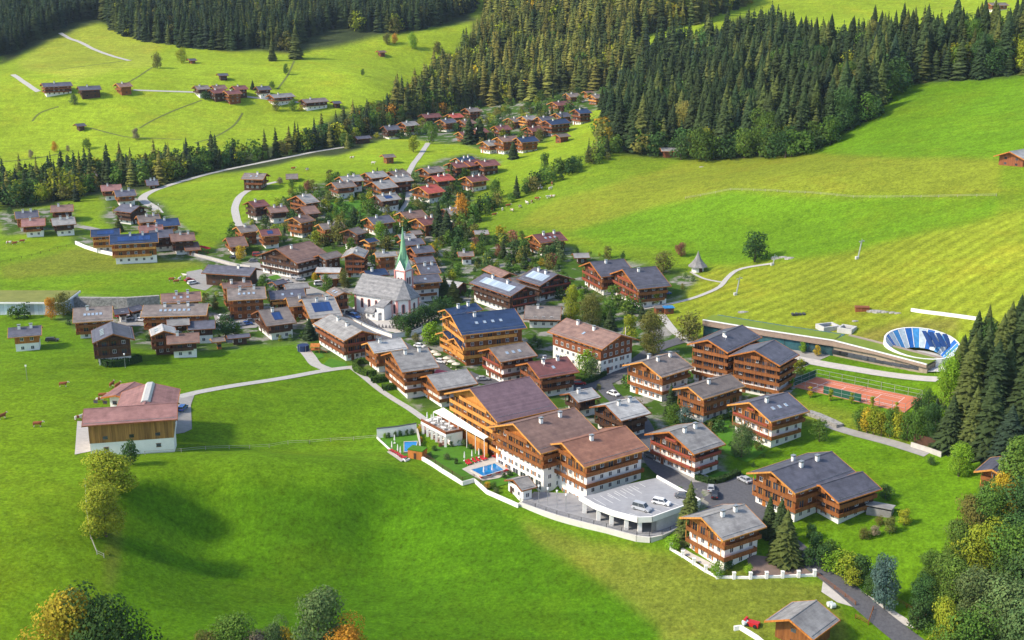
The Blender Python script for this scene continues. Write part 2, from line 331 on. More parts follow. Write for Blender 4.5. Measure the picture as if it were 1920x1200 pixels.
# ---------------------------------------------------------------- roads and paved ground, laid over the terrain
M_GRAVEL = mat('road_gravel', (0.46, 0.44, 0.40), (0.36, 0.34, 0.31), 0.9, 1.2)
M_ASPH = mat('road_asphalt', (0.11, 0.11, 0.12), (0.075, 0.075, 0.085), 0.85, 1.5)
M_PAVE = mat('paving', (0.32, 0.30, 0.28), (0.25, 0.24, 0.22), 0.85, .6)
M_LIGHTPAVE = mat('pale_paving', (0.52, 0.48, 0.43), (0.42, 0.39, 0.35), 0.8, .8)
M_CONC = mat('concrete', (0.55, 0.54, 0.52), (0.42, 0.41, 0.39), 0.85, .5, bump=.1)
def smooth_line(P, step=3.0):
    P = [Vector(p) for p in P]; out = []
    for i in range(len(P) - 1):
        p0 = P[max(i - 1, 0)]; p1 = P[i]; p2 = P[i + 1]; p3 = P[min(i + 2, len(P) - 1)]; n = max(2, int((p2 - p1).length / step))
        for k in range(n):
            s = k / n; out.append(0.5 * ((2 * p1) + (p2 - p0) * s + (2 * p0 - 5 * p1 + 4 * p2 - p3) * s * s + (3 * p1 - p0 - 3 * p2 + p3) * s ** 3))
    out.append(P[-1]); return out
def line_w(pix): return [Vector((p[0], p[1], 0)) for p in at([a for a, b in pix], [b for a, b in pix])]
NLAY = [0]
def road(name, pix, width, m, dz=0.12, sm=True):
    P = line_w(pix); P = smooth_line(P, 3.0) if sm else P; V = []; K_ = 4
    NLAY[0] += 1; dz += 0.006 * (NLAY[0] % 12)
    for i, p in enumerate(P):
        d = (P[min(i + 1, len(P) - 1)] - P[max(i - 1, 0)]).normalized(); n = Vector((-d.y, d.x, 0))
        for k in range(K_ + 1):
            q = p + n * width * (k / K_ - .5) * (1 + .05 * math.sin(i * .7 + k)); V.append((q.x, q.y, h1(q.x, q.y) + dz))
    V = np.array(V); n = len(P); i0 = (np.arange(n - 1)[:, None] * (K_ + 1) + np.arange(K_)[None]).ravel()
    me = np_mesh(name, V, np.stack([i0, i0 + 1, i0 + K_ + 2, i0 + K_ + 1], -1), [m]); return link(me, name, kind='structure')
def drape(name, pix, m, dz=0.10, world=None, kind='structure', res=2.5, **k):
    W = world or [(p[0], p[1]) for p in at([a for a, b in pix], [b for a, b in pix])]
    NLAY[0] += 1; dz += 0.006 * (NLAY[0] % 12)
    bm = bmesh.new(); vs = [bm.verts.new((x, y, 0)) for x, y in W]; bm.faces.new(vs); bmesh.ops.triangulate(bm, faces=bm.faces)
    for _ in range(7):
        es = [e for e in bm.edges if e.calc_length() > res]
        if not es: break
        bmesh.ops.subdivide_edges(bm, edges=es, cuts=1, use_grid_fill=False); bmesh.ops.triangulate(bm, faces=[f_ for f_ in bm.faces if len(f_.verts) > 3])
    for v in bm.verts: v.co.z = h1(v.co.x, v.co.y) + dz
    me = bpy.data.meshes.new(name); bm.to_mesh(me); bm.free(); me.materials.append(m)
    if me.polygons and me.polygons[0].normal.z < 0: me.flip_normals()
    return link(me, name, kind=kind, **k)
road('road', [(655, 275), (600, 283), (560, 291), (480, 307), (400, 324), (335, 342), (290, 357), (268, 370), (275, 381), (290, 390), (298, 400)], 5, M_GRAVEL)
road('road', [(520, 341), (495, 347), (468, 356), (449, 370), (441, 388), (443, 408), (450, 425)], 4, M_GRAVEL)
road('road', [(803, 268), (790, 288), (775, 308), (765, 328), (764, 345), (768, 363), (758, 385), (742, 405)], 3.5, M_GRAVEL)
road('road', [(150, 425), (175, 430), (240, 450), (300, 463), (345, 473), (400, 487), (450, 500), (500, 512), (560, 525)], 5, M_PAVE)
road('path', [(335, 745), (370, 736), (450, 722), (540, 708), (600, 697), (640, 691), (672, 688)], 3.2, M_GRAVEL)
road('path', [(566, 650), (580, 668), (592, 684), (615, 693)], 4, M_GRAVEL)
road('path', [(660, 690), (680, 705), (710, 730), (740, 750), (765, 765), (790, 783), (812, 800)], 2.2, M_GRAVEL)
road('road', [(640, 575), (690, 610), (725, 632), (765, 655), (800, 672), (830, 695), (865, 712), (900, 718)], 6, M_ASPH)
road('road', [(870, 700), (900, 712), (960, 722), (1060, 730), (1120, 722), (1165, 700), (1200, 675), (1240, 650), (1300, 632)], 6, M_ASPH)
road('road', [(1130, 715), (1145, 740), (1200, 790), (1215, 840), (1240, 880), (1290, 915), (1340, 945), (1400, 965), (1470, 1010), (1510, 1045), (1560, 1085), (1620, 1135), (1720, 1215), (1830, 1300), (1950, 1400)], 5.5, M_ASPH)
drape('paved_yard', [(1290, 905), (1330, 905), (1375, 885), (1420, 900), (1460, 950), (1440, 975), (1380, 975), (1330, 945)], M_ASPH, .1)
drape('paved_yard', [(1205, 830), (1290, 870), (1340, 900), (1310, 915), (1240, 880), (1200, 850)], M_PAVE, .08)
drape('pale_verge', [(1510, 1035), (1545, 1060), (1600, 1100), (1700, 1160), (1715, 1180), (1640, 1148), (1560, 1088)], M_LIGHTPAVE, .07)
drape('pale_verge', [(1543, 1090), (1570, 1105), (1605, 1140), (1570, 1130), (1540, 1110)], M_LIGHTPAVE, .07)
road('path', [(1548, 795), (1570, 803), (1610, 815), (1660, 828), (1740, 852)], 3.5, M_PAVE)
road('promenade', [(1490, 672), (1550, 684), (1620, 696), (1700, 707), (1760, 712)], 5, M_LIGHTPAVE)
road('path', [(1445, 495), (1405, 501), (1380, 508), (1363, 522), (1350, 538), (1325, 550), (1290, 562), (1240, 573), (1190, 582)], 2.2, M_GRAVEL)
road('path', [(1295, 510), (1320, 523), (1355, 530)], 1.2, M_GRAVEL)
road('path', [(113, 62), (130, 72), (152, 80), (175, 92), (210, 105), (243, 114)], 4, M_GRAVEL)
road('path', [(24, 140), (42, 152), (58, 163), (72, 172)], 4, M_GRAVEL)
road('path', [(250, 169), (300, 171), (360, 173), (450, 180), (560, 192)], 3, M_GRAVEL)
road('path', [(1240, 590), (1262, 620), (1290, 640), (1310, 650)], 3, M_GRAVEL)
M_DITCH = mat('rough_grass_line', (0.085, 0.115, 0.02), (0.14, 0.16, 0.03), .95, .4)
for q in ([(0, 304), (60, 298), (105, 290), (120, 288)], [(262, 240), (290, 224), (330, 206), (378, 188)], [(365, 268), (400, 258), (435, 238), (455, 212)], [(240, 155), (262, 142), (290, 124)], [(60, 228), (75, 212), (110, 200)], [(520, 168), (540, 140), (552, 114)], [(170, 240), (215, 252), (250, 258), (340, 262)], [(110, 130), (160, 124), (250, 112)]): road('ditch', q, 1.6, M_DITCH, .1)
drape('paved_yard', [(145, 790), (165, 790), (168, 800), (175, 846), (140, 853)], M_LIGHTPAVE, .08)
drape('paved_yard', [(330, 742), (366, 738), (358, 760), (360, 805), (345, 812), (325, 815)], M_PAVE, .09)
drape('paved_yard', [(480, 490), (520, 512), (640, 560), (660, 600), (620, 600), (560, 560), (470, 520), (440, 500)], M_PAVE, .08)
drape('paved_yard', [(400, 590), (470, 590), (500, 600), (480, 615), (410, 620)], M_PAVE, .08)
drape('paved_yard', [(240, 578), (270, 585), (270, 612), (215, 612), (225, 600)], M_PAVE, .08)
drape('paved_yard', [(1310, 700), (1420, 705), (1500, 722), (1480, 740), (1380, 730), (1300, 720)], M_PAVE, .08)
drape('paved_yard', [(350, 510), (378, 505), (400, 535), (385, 545), (360, 540), (348, 528)], M_PAVE, .08)
drape('churchyard', [(640, 590), (665, 575), (780, 560), (830, 585), (800, 610), (745, 625), (690, 615)], M_LIGHTPAVE, .09)
drape('forecourt', [(1390, 620), (1470, 645), (1560, 665), (1480, 700), (1310, 660)], M_PAVE, .07)
# ================================================================ chalets
M_WHITE = mat('white_plaster', (0.84, 0.81, 0.76), (0.76, 0.73, 0.68), 0.85, .6)
M_WHITEPAINT = mat('white_paint', (0.8, 0.79, 0.76), (0.72, 0.71, 0.69), 0.6, 2)
M_GLASS = mat('window_glass', (0.03, 0.035, 0.045), (0.06, 0.065, 0.08), 0.12, 3, spec=.6, objrand=.6)
M_STEEL = mat('galvanised_steel', (0.45, 0.46, 0.47), (0.36, 0.37, 0.38), .4, 2, metal=.6)
M_DARK = mat('dark_metal', (0.04, 0.04, 0.045), (0.06, 0.06, 0.065), .5, 2)
M_SOLAR = mat('solar_cells', (0.012, 0.035, 0.12), (0.02, 0.06, 0.2), .15, 6, spec=.7, bands=(0, 1.0, .35))
M_PALEG = mat('pale_roof_glass', (0.42, 0.50, 0.58), (0.34, 0.42, 0.5), .15, 2, spec=.6, bands=(0, .5, .4))
M_RED = mat('red_cloth', (0.55, 0.02, 0.03), (0.42, 0.015, 0.025), .8, 2)
M_FLOWER = mat('geraniums', (0.50, 0.02, 0.05), (0.05, 0.10, 0.02), .8, 6, detail=5)
WOODS = {
 'o': mat('orange_larch_boards', (0.52, 0.19, 0.036), (0.38, 0.125, 0.024), .7, 1.4, stretch=(1, 1, .3), bands=(3, 2.5, .3), objrand=.12),
 'b': mat('brown_larch_boards', (0.29, 0.105, 0.028), (0.20, 0.066, 0.018), .7, 1.4, stretch=(1, 1, .3), bands=(3, 2.5, .3), objrand=.12),
 'd': mat('dark_weathered_and_shaded_boards', (0.095, 0.045, 0.024), (0.06, 0.028, 0.016), .75, 1.4, stretch=(1, 1, .3), bands=(3, 2.5, .3), objrand=.12),
 'r': mat('red_brown_boards', (0.27, 0.088, 0.032), (0.175, 0.056, 0.022), .7, 1.4, stretch=(1, 1, .3), bands=(3, 2.5, .3), objrand=.12),
 'y': mat('yellow_larch_boards', (0.62, 0.29, 0.065), (0.50, 0.21, 0.045), .7, 1.4, stretch=(1, 1, .3), bands=(3, 2.5, .25), objrand=.1)}
def rmat(n, c1, c2, rough=.75): return mat(n, tuple(v * 1.06 for v in c1), tuple(v * .84 for v in c2), rough, 0.45, detail=9, bands=(1, 1.6, .20), objrand=.14)
ROOFS = {
 'g': rmat('grey_shingle_roof', (0.30, 0.29, 0.275), (0.21, 0.20, 0.195)),
 'l': rmat('pale_grey_roof', (0.42, 0.415, 0.40), (0.31, 0.305, 0.30)),
 'n': rmat('grey_brown_roof', (0.215, 0.18, 0.16), (0.15, 0.125, 0.115)),
 'b': rmat('brown_roof', (0.235, 0.145, 0.115), (0.165, 0.10, 0.085)),
 'k': rmat('rust_brown_roof', (0.30, 0.145, 0.095), (0.22, 0.10, 0.07)),
 'r': rmat('dark_red_roof', (0.20, 0.075, 0.070), (0.14, 0.058, 0.055)),
 'R': rmat('red_tile_roof', (0.42, 0.085, 0.06), (0.30, 0.06, 0.05)),
 'p': rmat('purple_brown_roof', (0.155, 0.10, 0.115), (0.125, 0.08, 0.095)),
 's': rmat('slate_roof', (0.115, 0.115, 0.145), (0.08, 0.08, 0.10), .6),
 'u': rmat('blue_roof', (0.030, 0.055, 0.125), (0.02, 0.04, 0.09), .5),
 'P': rmat('rose_brown_roof', (0.28, 0.145, 0.13), (0.22, 0.11, 0.10))}
WTRIM = {'o': 'y', 'y': 'y', 'b': 'o', 'd': 'b', 'r': 'o'}; WSHADE = {'o': 'b', 'y': 'b', 'b': 'd', 'r': 'd', 'd': 'd'}  # storey walls take a darker wood: shade under balconies and eaves painted in
def _window(kind):
    b = MB(); w_, h_ = {'w': (1.15, 1.25), 'd': (1.8, 2.15), 'a': (1.0, 1.25), 'g': (2.5, 2.6), 's': (1.2, .9)}[kind]
    t_ = .09
    for (y0, y1, z0, z1) in ((-w_ / 2, w_ / 2, h_ - t_, h_), (-w_ / 2, w_ / 2, 0, t_), (-w_ / 2, -w_ / 2 + t_, t_, h_ - t_), (w_ / 2 - t_, w_ / 2, t_, h_ - t_), (-.035, .035, t_, h_ - t_)):
        b.box(-.07, .04, y0, y1, z0, z1, 0)
    b.box(-.015, .03, -w_ / 2 + t_, w_ / 2 - t_, t_, h_ - t_, 1)
    if kind == 's': b = MB(); b.box(-.05, .03, -.6, .6, 0, .9, 1); b.box(-.07, .02, -.7, .7, -.1, 0, 2); b.box(-.07, .02, -.7, .7, .9, 1.0, 2)
    if kind == 'a':                                   # open wooden shutters
        b.box(-.10, -.02, -w_ / 2 - .45, -w_ / 2 - .03, 0, h_, 2); b.box(-.10, -.02, w_ / 2 + .03, w_ / 2 + .45, 0, h_, 2)
    return b
WM = {}
def window_mesh(kind, wood):
    k = (kind, wood)
    if k not in WM: WM[k] = _window(kind).mesh('window', [M_WHITEPAINT if kind != 'd' else WOODS[WTRIM[wood]], M_GLASS, WOODS[wood]])
    return WM[k]
def chimney_mesh():
    b = MB(); b.box(-.45, .45, -.35, .35, -1.0, 1.1, 0); b.box(-.55, .55, -.45, .45, 1.1, 1.22, 1); b.box(-.4, .4, -.3, .3, 1.22, 1.42, 2); b.box(-.6, .6, -.5, .5, 1.42, 1.5, 1)
    return b.mesh('chimney', [M_WHITE, M_STEEL, M_DARK])
ME_CHIM = chimney_mesh()
def sky_mesh():
    b = MB(); b.box(-.5, .5, -.7, .7, -.08, .10, 0); b.box(-.4, .4, -.6, .6, .10, .13, 1); return b.mesh('skylight', [M_STEEL, mat('skylight_glass', (0.25, 0.33, 0.42), (0.35, 0.42, 0.5), .1, 1, spec=.7)])
ME_SKY = sky_mesh()
def dish_mesh():
    b = MB(); n = 10; b.v.append((0, 0, .9)); b.v += [(.12, .42 * math.cos(2 * math.pi * k / n), .9 + .42 * math.sin(2 * math.pi * k / n)) for k in range(n)]
    for k in range(n): b.f.append((0, 1 + k, 1 + (k + 1) % n)); b.m.append(0)
    b.bar((-.02, 0, -.3), (-.02, 0, .9), .04); b.bar((0, 0, .9), (.4, 0, .95), .02); return b.mesh('satellite_dish', M_WHITEPAINT)
ME_DISH = dish_mesh()
BOXES = []            # footprints in world, to keep trees off
HOUSES = []
def chalet(label, base, rz, L, Wd, H, side=-1, nw=1, roof='g', wood='b', pitch=21.0, floors=None, balc=True, chim=2, flowers=False, solar=0, skyl=0, dish=0, glassroof=False,
           name='chalet', cat='chalet', group=None, detail=2, ovf=2.1, ovs=1.55, ovb=1.2, arcade=False, white_gable=False, bside=True, asym=0.0, sink=4.0, glass=False):
    """local: +x back along the ridge from the front gable at -L/2, y sideways, z up; side = the eave side turned to the valley road"""
    root = empty(name, base, rz, label, cat, group)
    tp = math.tan(R(pitch)); hw = Wd / 2
    x0, x1 = -L / 2 + ovf, L / 2 - ovb; yw = hw - ovs; He = H - hw * tp; Hw = H - yw * tp - .28         # wall height at the eave
    fh = 2.8; nf = floors or max(1, int(round((Hw + .5) / fh))); fh = min(3.1, max(2.2, Hw / nf)); nw_ = min(nw, nf); zw = nw_ * fh
    if nw_ >= nf: zw = Hw - .02
    W = WOODS[wood]; T = WOODS[WTRIM[wood]]
    if nw_ > 0:
        b = MB(); b.box(x0, x1, -yw, yw, -sink, zw); b.obj('plaster_storey', M_WHITE, root)
    b = MB(); e = .10 if nw_ else 0
    zb_ = zw if nw_ else -sink
    b.prism([(-yw - e, zb_), (yw + e, zb_), (yw + e, Hw), (0, H - .28), (-yw - e, Hw)], x0 - e, x1 + e)
    if balc and nw_ < nf:
        for xx in (x0 - e - .05, x1 + e):
            g = MB(); zc = max(zb_ + .2, min(Hw - .3, (nf - .28) * fh)); yy = min(yw, (H - .30 - zc) / tp - .05) if zc > Hw else yw + e - .02
            g.prism([(-yy, zc), (yy, zc)] + ([(yy, Hw)] if zc < Hw else []) + [(0, H - .33)] + ([(-yy, Hw)] if zc < Hw else []), xx, xx + .05); g.obj('gable_boards', W, root)
    b.obj('gable_wall' if nw_ >= nf else 'timber_storeys', M_WHITE if white_gable else (W if not balc else WOODS[WSHADE[wood]]), root)  # storeys coloured dark like balcony shade, gable boards keep the house wood
    t_ = .22; b = MB()
    b.prism([(0, H), (0, H - t_), (-hw, He - t_), (-hw, He)], -L / 2, L / 2); b.prism([(0, H), (hw, He), (hw, He - t_), (0, H - t_)], -L / 2, L / 2)
    b.box(-L / 2 - .02, L / 2 + .02, -.18, .18, H - .02, H + .07)
    if detail >= 2:
        for yy in (-yw, -yw / 2, 0, yw / 2, yw):
            zz = H - abs(yy) * tp - .20; b.box(-L / 2 + .12, x0 + .3, yy - .12, yy + .12, zz - .30, zz, 1)
        for s in (-1, 1): yy = s * hw * .88; zz = H - abs(yy) * tp; b.box(-L / 2 + .5, L / 2 - .5, yy - .02, yy + .02, zz + .02, zz + .13, 2)
    rf = b.obj('roof', [ROOFS[roof], T, M_STEEL], root)
    b = MB()
    for xx in (-L / 2 - .10, L / 2 - .02):
        for s in (-1, 1): b.prism([(0, H + .03), (s * (hw + .05), He + .03), (s * (hw + .05), He - .42), (0, H - .42)], xx, xx + .12)
    for s in (-1, 1): b.box(-L / 2 + .02, L / 2 - .02, s * hw - .06, s * hw + .06, He - .30, He + .02)
    b.obj('bargeboard', T, root)
    # chimneys
    cs = [(-.12, .22), (.22, -.15), (.05, .5)]
    for k in range(chim):
        fx, fy = cs[k % 3]; x = fx * L + rng.uniform(-.05, .05) * L; y = fy * hw * (1 if k % 2 == 0 else 1) * (-side)
        if k == 0: y = side * .18 * hw
        link(ME_CHIM, 'chimney', rf, (x, y, H - abs(y) * tp + .1))
    if dish: link(ME_DISH, 'satellite_dish', rf, (-.2 * L, side * .35 * hw, H - .35 * hw * tp))
    for k in range(skyl):
        y = side * hw * .5; x = (-.25 + .5 * (k + .5) / max(skyl, 1)) * L
        o = link(ME_SKY, 'skylight', rf, (x, y, H - abs(y) * tp + .02)); o.rotation_euler = (-side * R(pitch) , 0, 0)
    if solar:
        b = MB(); sl_ = L * .28 * solar; y0 = side * hw * .25; y1 = side * hw * .70
        for (xa, xb) in ((-sl_, sl_),):
            z0 = H - abs(y0) * tp + .12; z1 = H - abs(y1) * tp + .12
            b.prism([(y0, z0), (y1, z1), (y1, z1 - .1), (y0, z0 - .1)], xa, xb)
        b.obj('glass_strip' if glassroof else 'solar_panel', M_PALEG if glassroof else M_SOLAR, rf)
    # balconies
    nb = 0
    first = max(1, nw_ if nf > 1 else 1)
    levels = list(range(1, nf + (1 if Wd > 9 else 0))) if balc else []
    for lv in levels:
        if lv < nw_ and (nw_ < 2 or detail < 2 or lv != nw_ - 1 or arcade): continue
        z = lv * fh
        top = lv >= nf
        yb = yw if not top else max(1.2, (H - .3 - z - 2.0) / tp - .3)
        if yb < 1.2: continue
        yb = min(yb, yw)
        dpt = 1.25
        br = MB(); sl2 = MB(); fb = MB()
        wrap = bside and not top and detail >= 1
        xe = x1 - (x1 - x0) * (.12 if lv % 2 else .0)
        sl2.box(x0 - dpt, x0 - .11, -yb, yb, z - .16, z)
        ya, yc = (-yb, yb)
        if wrap:
            sl2.box(x0 - dpt, xe, min(side * (yb + .11), side * (yb + dpt)), max(side * (yb + .11), side * (yb + dpt)), z - .16, z)
            if side < 0: ya = -yb - dpt
            else: yc = yb + dpt
        br.box(x0 - dpt - .06, x0 - dpt, ya, yc, z - .12, z + .88)
        br.box(x0 - dpt - .12, x0 - dpt + .04, ya - .05, yc + .05, z + .88, z + .96)
        br.box(x0 - dpt, x0 - .11, (ya if side > 0 or not wrap else yb if side < 0 else ya) - .03, (ya if side > 0 or not wrap else yb) + .03, z - .12, z + .88) if True else None
        if wrap:
            yy = side * (yb + dpt); br.box(x0 - dpt, xe, yy - .03, yy + .03, z - .12, z + .88); br.box(x0 - dpt, xe, yy - .08, yy + .08, z + .88, z + .96)
            br.box(xe - .06, xe, min(side * (yb + .11), yy), max(side * (yb + .11), yy), z - .12, z + .88)
        else:
            br.box(x0 - dpt, x0 - .11, yb - .06, yb, z - .12, z + .88); br.box(x0 - dpt, x0 - .11, -yb, -yb + .06, z - .12, z + .88)
        n = max(2, int(2 * yb / 3.2)); ph = (fh - .3) if not top else 0
        if ph and detail >= 2:
            for k in range(n + 1):
                yy = -yb + 2 * yb * k / n; sl2.box(x0 - dpt, x0 - dpt + .14, yy - .07, yy + .07, z, z + ph)
        bo = sl2.obj('balcony', T, root)
        br.obj('railing', W if wood != 'o' else WOODS['b'] if not glass else T, bo)
        if flowers:
            fb.box(x0 - dpt - .34, x0 - dpt - .10, -yb + .3, yb - .3, z + .55, z + 1.04)
            if wrap and flowers > 1: fb.box(x0, xe - .5, min(side * (yb + dpt + .1), side * (yb + dpt + .34)), max(side * (yb + dpt + .1), side * (yb + dpt + .34)), z + .55, z + 1.04)
            fb.obj('flower_box', M_FLOWER, bo)
    # windows
    nwin = 0; CAP = 92 if detail >= 2 else 40
    def win(kind, x, y, z, ang, onwood):
        nonlocal nwin
        if nwin >= CAP: return
        nwin += 1
        if name in ('barn', 'hut', 'shed', 'stable', 'lean_to', 'outbuilding', 'garden_shed'): kind = 's'
        o = link(window_mesh(kind, wood), 'window', root, (x, y, z), ang)
    step = 5.0 if name in ('barn', 'stable', 'hut', 'shed') else 2.3 if detail >= 2 else 2.8
    for lv in range(nf + 1):
        z = lv * fh + (.05 if lv else .0)
        onw = lv >= nw_
        ex = .11 if onw and nw_ else .01
        if lv == nf:
            yb = (H - .5 - z - 1.9) / tp - .4
            if yb < .8: continue
        else: yb = yw - .5
        n = max(1, int(2 * yb / (step if not (arcade and lv == 0) else 3.2)))
        for k in range(n):
            y = -yb + 2 * yb * (k + .5) / n
            kd = 'd' if (balc and (k + lv) % 4 != 2 and lv > 0 and onw) else ('a' if (k % 2 and not onw) else 'w')
            if arcade and lv == 0: kd = 'g'
            win(kd, x0 - ex, y, z + (.05 if kd in 'dg' else .85), 0, onw)
        if lv == nf: continue
        n = max(1, int((x1 - x0 - 1.0) / (step + .5)))
        for k in range(n):
            x = x0 + .6 + (x1 - x0 - 1.2) * (k + .5) / n
            kd = 'd' if (onw and balc and bside and (k + lv) % 4 == 1 and lv > 0) else 'w'
            win(kd, x, side * (yw + ex), z + (.05 if kd == 'd' else .85), R(90) * (1 if side < 0 else -1), onw)
            if detail >= 2 and L < 24: win('w', x, -side * (yw + ex), z + .85, R(-90) * (1 if side < 0 else -1), onw)
    if nw_ > 0 and detail >= 1:
        b = MB(); b.box(-.14, .03, -.55, .55, 0, 2.1, 0); b.box(-.18, -.14, .3, .4, .95, 1.1, 1); b.obj('door', [W, M_STEEL], root).location = (x0 - .02, yw * .55, 0.02)
    BOXES.append((base[0], base[1], rz, L / 2 + .5, Wd / 2 + .5))
    return root
def solve(row):
    """the ridge ends (front A, back B) and the lower eave corner E seen in the photograph -> place, turn and size of the house"""
    label, Ax, Ay, Bx, By, Ex, Ey, H = row[:8]; opt = row[8] if len(row) > 8 else {}
    opt = dict(opt); pitch = opt.get('pitch', 21.0); tp = math.tan(R(pitch))
    A = at1(Ax, Ay, H)
    for _ in range(3):
        gz = h1(A[0], A[1]) ; x, y = on_z(Ax, Ay, gz + H); A = np.array([float(x), float(y), gz + H])
    gz = A[2] - H
    hd = opt.pop('hd', None); L_ = opt.pop('L', None); W_f = opt.pop('W', None); gz += opt.pop('dz', 0)
    x, y = on_z(Ax, Ay, gz + H); A = np.array([float(x), float(y)])
    if hd is None:
        bx, by = on_z(Bx, By, gz + H); d = np.array([float(bx), float(by)]) - A; L = float(np.hypot(*d)); d = d / L
    else:
        d = np.array([math.cos(R(hd)), math.sin(R(hd))]); L = 0
        for t in np.linspace(3, 45, 169):
            q = A + d * t; qx, _ = proj(q[0], q[1], gz + H)
            if abs(float(qx) - Ax) >= abs(Bx - Ax): L = t; break
        L = L or 15.0
    if L_: L = L_
    nrm = np.array([-d[1], d[0]]); best = None
    for s in (-1, 1):
        for hw in np.linspace(2.0, 18.0, 129):
            q = A + nrm * s * hw; qx, qy = proj(q[0], q[1], gz + H - hw * tp); e = (float(qx) - Ex) ** 2 + (float(qy) - Ey) ** 2
            if best is None or e < best[0]: best = (e, s, hw)
    e, s, hw = best
    if W_f: hw = W_f / 2
    c = A + d * L / 2
    if -(c @ nrm) != 0: s = 1 if -(c @ nrm) > 0 else -1          # balconies wrap round the sunny valley side
    # the house stands on the lowest ground below it
    cz = gz
    return label, (float(c[0]), float(c[1]), float(cz)), math.atan2(d[1], d[0]), L, 2 * hw, s, H, e ** .5, opt
def house(row, verbose=True, **extra):
    label, c, rz, L, Wd, s, H, err, opt = solve(row)
    Lm = opt.pop('Lmax', 60)
    if L > Lm: L = Lm
    if opt.pop('far', False):
        L = max(7 if H < 6.1 else 11, min(L, 24)); Wd = max(7, min(Wd, 16))
    if verbose: HOUSES.append((label[:38], round(L, 1), round(Wd, 1), round(math.degrees(rz)), round(err, 1), round(c[1])))
    opt.update(extra); return chalet(label, c, rz, L, Wd, H, s, **opt)
H_ = []
def hs(*a): H_.append(a)
# ---- hotels and big chalets of the near village  (label, A, B, E, height, options)
hs('large hotel wing with purple-brown roof and three tiers of yellow timber balconies', 881, 729, 993, 706, 940, 787, 17.5, dict(nw=0, roof='p', wood='y', chim=0, name='hotel_wing', cat='hotel', sink=6))
hs('middle hotel wing with brown roof above white plaster and arcaded pool front', 962, 794, 1078, 764, 1016, 850, 16.5, dict(nw=3, roof='b', wood='o', chim=2, name='hotel_wing', cat='hotel', sink=6, floors=5, dz=-.8, arcade=True))
hs('right hotel wing with rust-brown roof standing over the white parking deck', 1053, 830, 1173, 798, 1098, 875, 16.0, dict(nw=3, roof='k', wood='o', chim=1, name='hotel_wing', cat='hotel', sink=6, floors=4, dz=-1))
hs('blue-roofed yellow timber hotel with long wrapping balconies behind the village street', 845, 591, 965, 578, 875, 624, 15.5, dict(nw=0, roof='u', wood='y', chim=1, skyl=4, name='hotel_building', cat='hotel', floors=4))
hs('smaller blue-roofed rear wing of the yellow timber hotel', 834, 580, 893, 568, 848, 592, 14.5, dict(nw=0, roof='u', wood='y', chim=2, name='hotel_building', cat='hotel'))
hs('low front annexe with small blue gable roof before the yellow timber hotel', 830, 622, 858, 617, 842, 640, 8.5, dict(nw=0, roof='u', wood='y', chim=0, name='hotel_annexe', cat='annexe', L=9))
hs('low annexe with blue gable and pale awning beside the grey-roofed chalet', 851, 634, 893, 628, 868, 653, 8.5, dict(nw=0, roof='u', wood='y', chim=0, name='hotel_annexe', cat='annexe', L=12))
hs('grey-roofed chalet with rose sun awning on its roof terrace', 800, 704, 875, 691, 825, 730, 9.0, dict(nw=2, roof='g', wood='b', chim=0, floors=3, name='chalet'))
hs('tall grey-roofed chalet with orange gable balconies above the meadow path', 733, 660, 802, 651, 760, 695, 13.0, dict(nw=2, roof='g', wood='b', chim=2, floors=4))
hs('chalet with streaked pale grey roof between church lane and hedge garden', 689, 642, 752, 633, 706, 660, 9.5, dict(nw=1, roof='l', wood='o', chim=1))
hs('broad grey-roofed inn whose dark gable faces the lane below the church', 679, 620, 620, 588, 644, 639, 10.5, dict(nw=1, roof='g', wood='r', chim=2, flowers=1))
hs('chalet with grey-brown roof and white lower floors beside the yellow timber hotel', 917, 653, 986, 641, 941, 677, 11.0, dict(nw=2, roof='n', wood='r', chim=0, skyl=3, flowers=1))
hs('red-roofed chalet with satellite dish behind the large hotel', 989, 680, 1063, 668, 1013, 709, 10.0, dict(nw=1, roof='r', wood='r', chim=3, dish=1, skyl=1))
hs('small pale grey-roofed chalet between red-roofed chalet and street', 1067, 737, 1110, 727, 1083, 756, 7.5, dict(nw=1, roof='l', wood='d', chim=1))
hs('grey-roofed dark chalet with white lower floor directly behind the right hotel wing', 1135, 759, 1191, 745, 1165, 790, 9.5, dict(nw=1, roof='l', wood='d', chim=2))
hs('brown-roofed school-like hall with white gable end and rows of windows in russet side', 1165, 628, 1062, 596, 1126, 652, 13.0, dict(nw=2, roof='b', wood='r', chim=2, balc=False, skyl=1, name='town_hall', cat='hall', floors=4, white_gable=False))
hs('chalet with dark grey-brown roof and white shop floor on the village street', 1204, 678, 1265, 660, 1244, 704, 12.0, dict(nw=2, roof='n', wood='o', chim=3, floors=3))
hs('long grey-brown-roofed chalet with orange gable, in front of the twin-gabled block', 1290, 725, 1370, 701, 1322, 745, 10.5, dict(nw=1, roof='n', wood='o', chim=1))
hs('left half of the twin-gabled timber apartment block with slate roof', 1327, 637, 1362, 622, 1368, 657, 15.0, dict(nw=2, roof='s', wood='b', chim=1, name='apartment_block', cat='apartment block', L=22, floors=5, dish=1))
hs('right half of the twin-gabled timber apartment block with slate roof', 1415, 657, 1452, 637, 1463, 685, 15.0, dict(nw=2, roof='s', wood='b', chim=0, name='apartment_block', cat='apartment block', floors=5))
hs('chalet with dark blue-grey roof, crimson flower balconies and three small skylights', 1405, 754, 1477, 735, 1450, 787, 12.0, dict(nw=2, roof='s', wood='o', chim=1, skyl=3, flowers=1, floors=3))
hs('pale grey-roofed chalet hung with crimson flower boxes beside the parking deck', 1255, 809, 1314, 791, 1304, 849, 11.5, dict(nw=2, roof='g', wood='r', chim=2, flowers=2, floors=3))
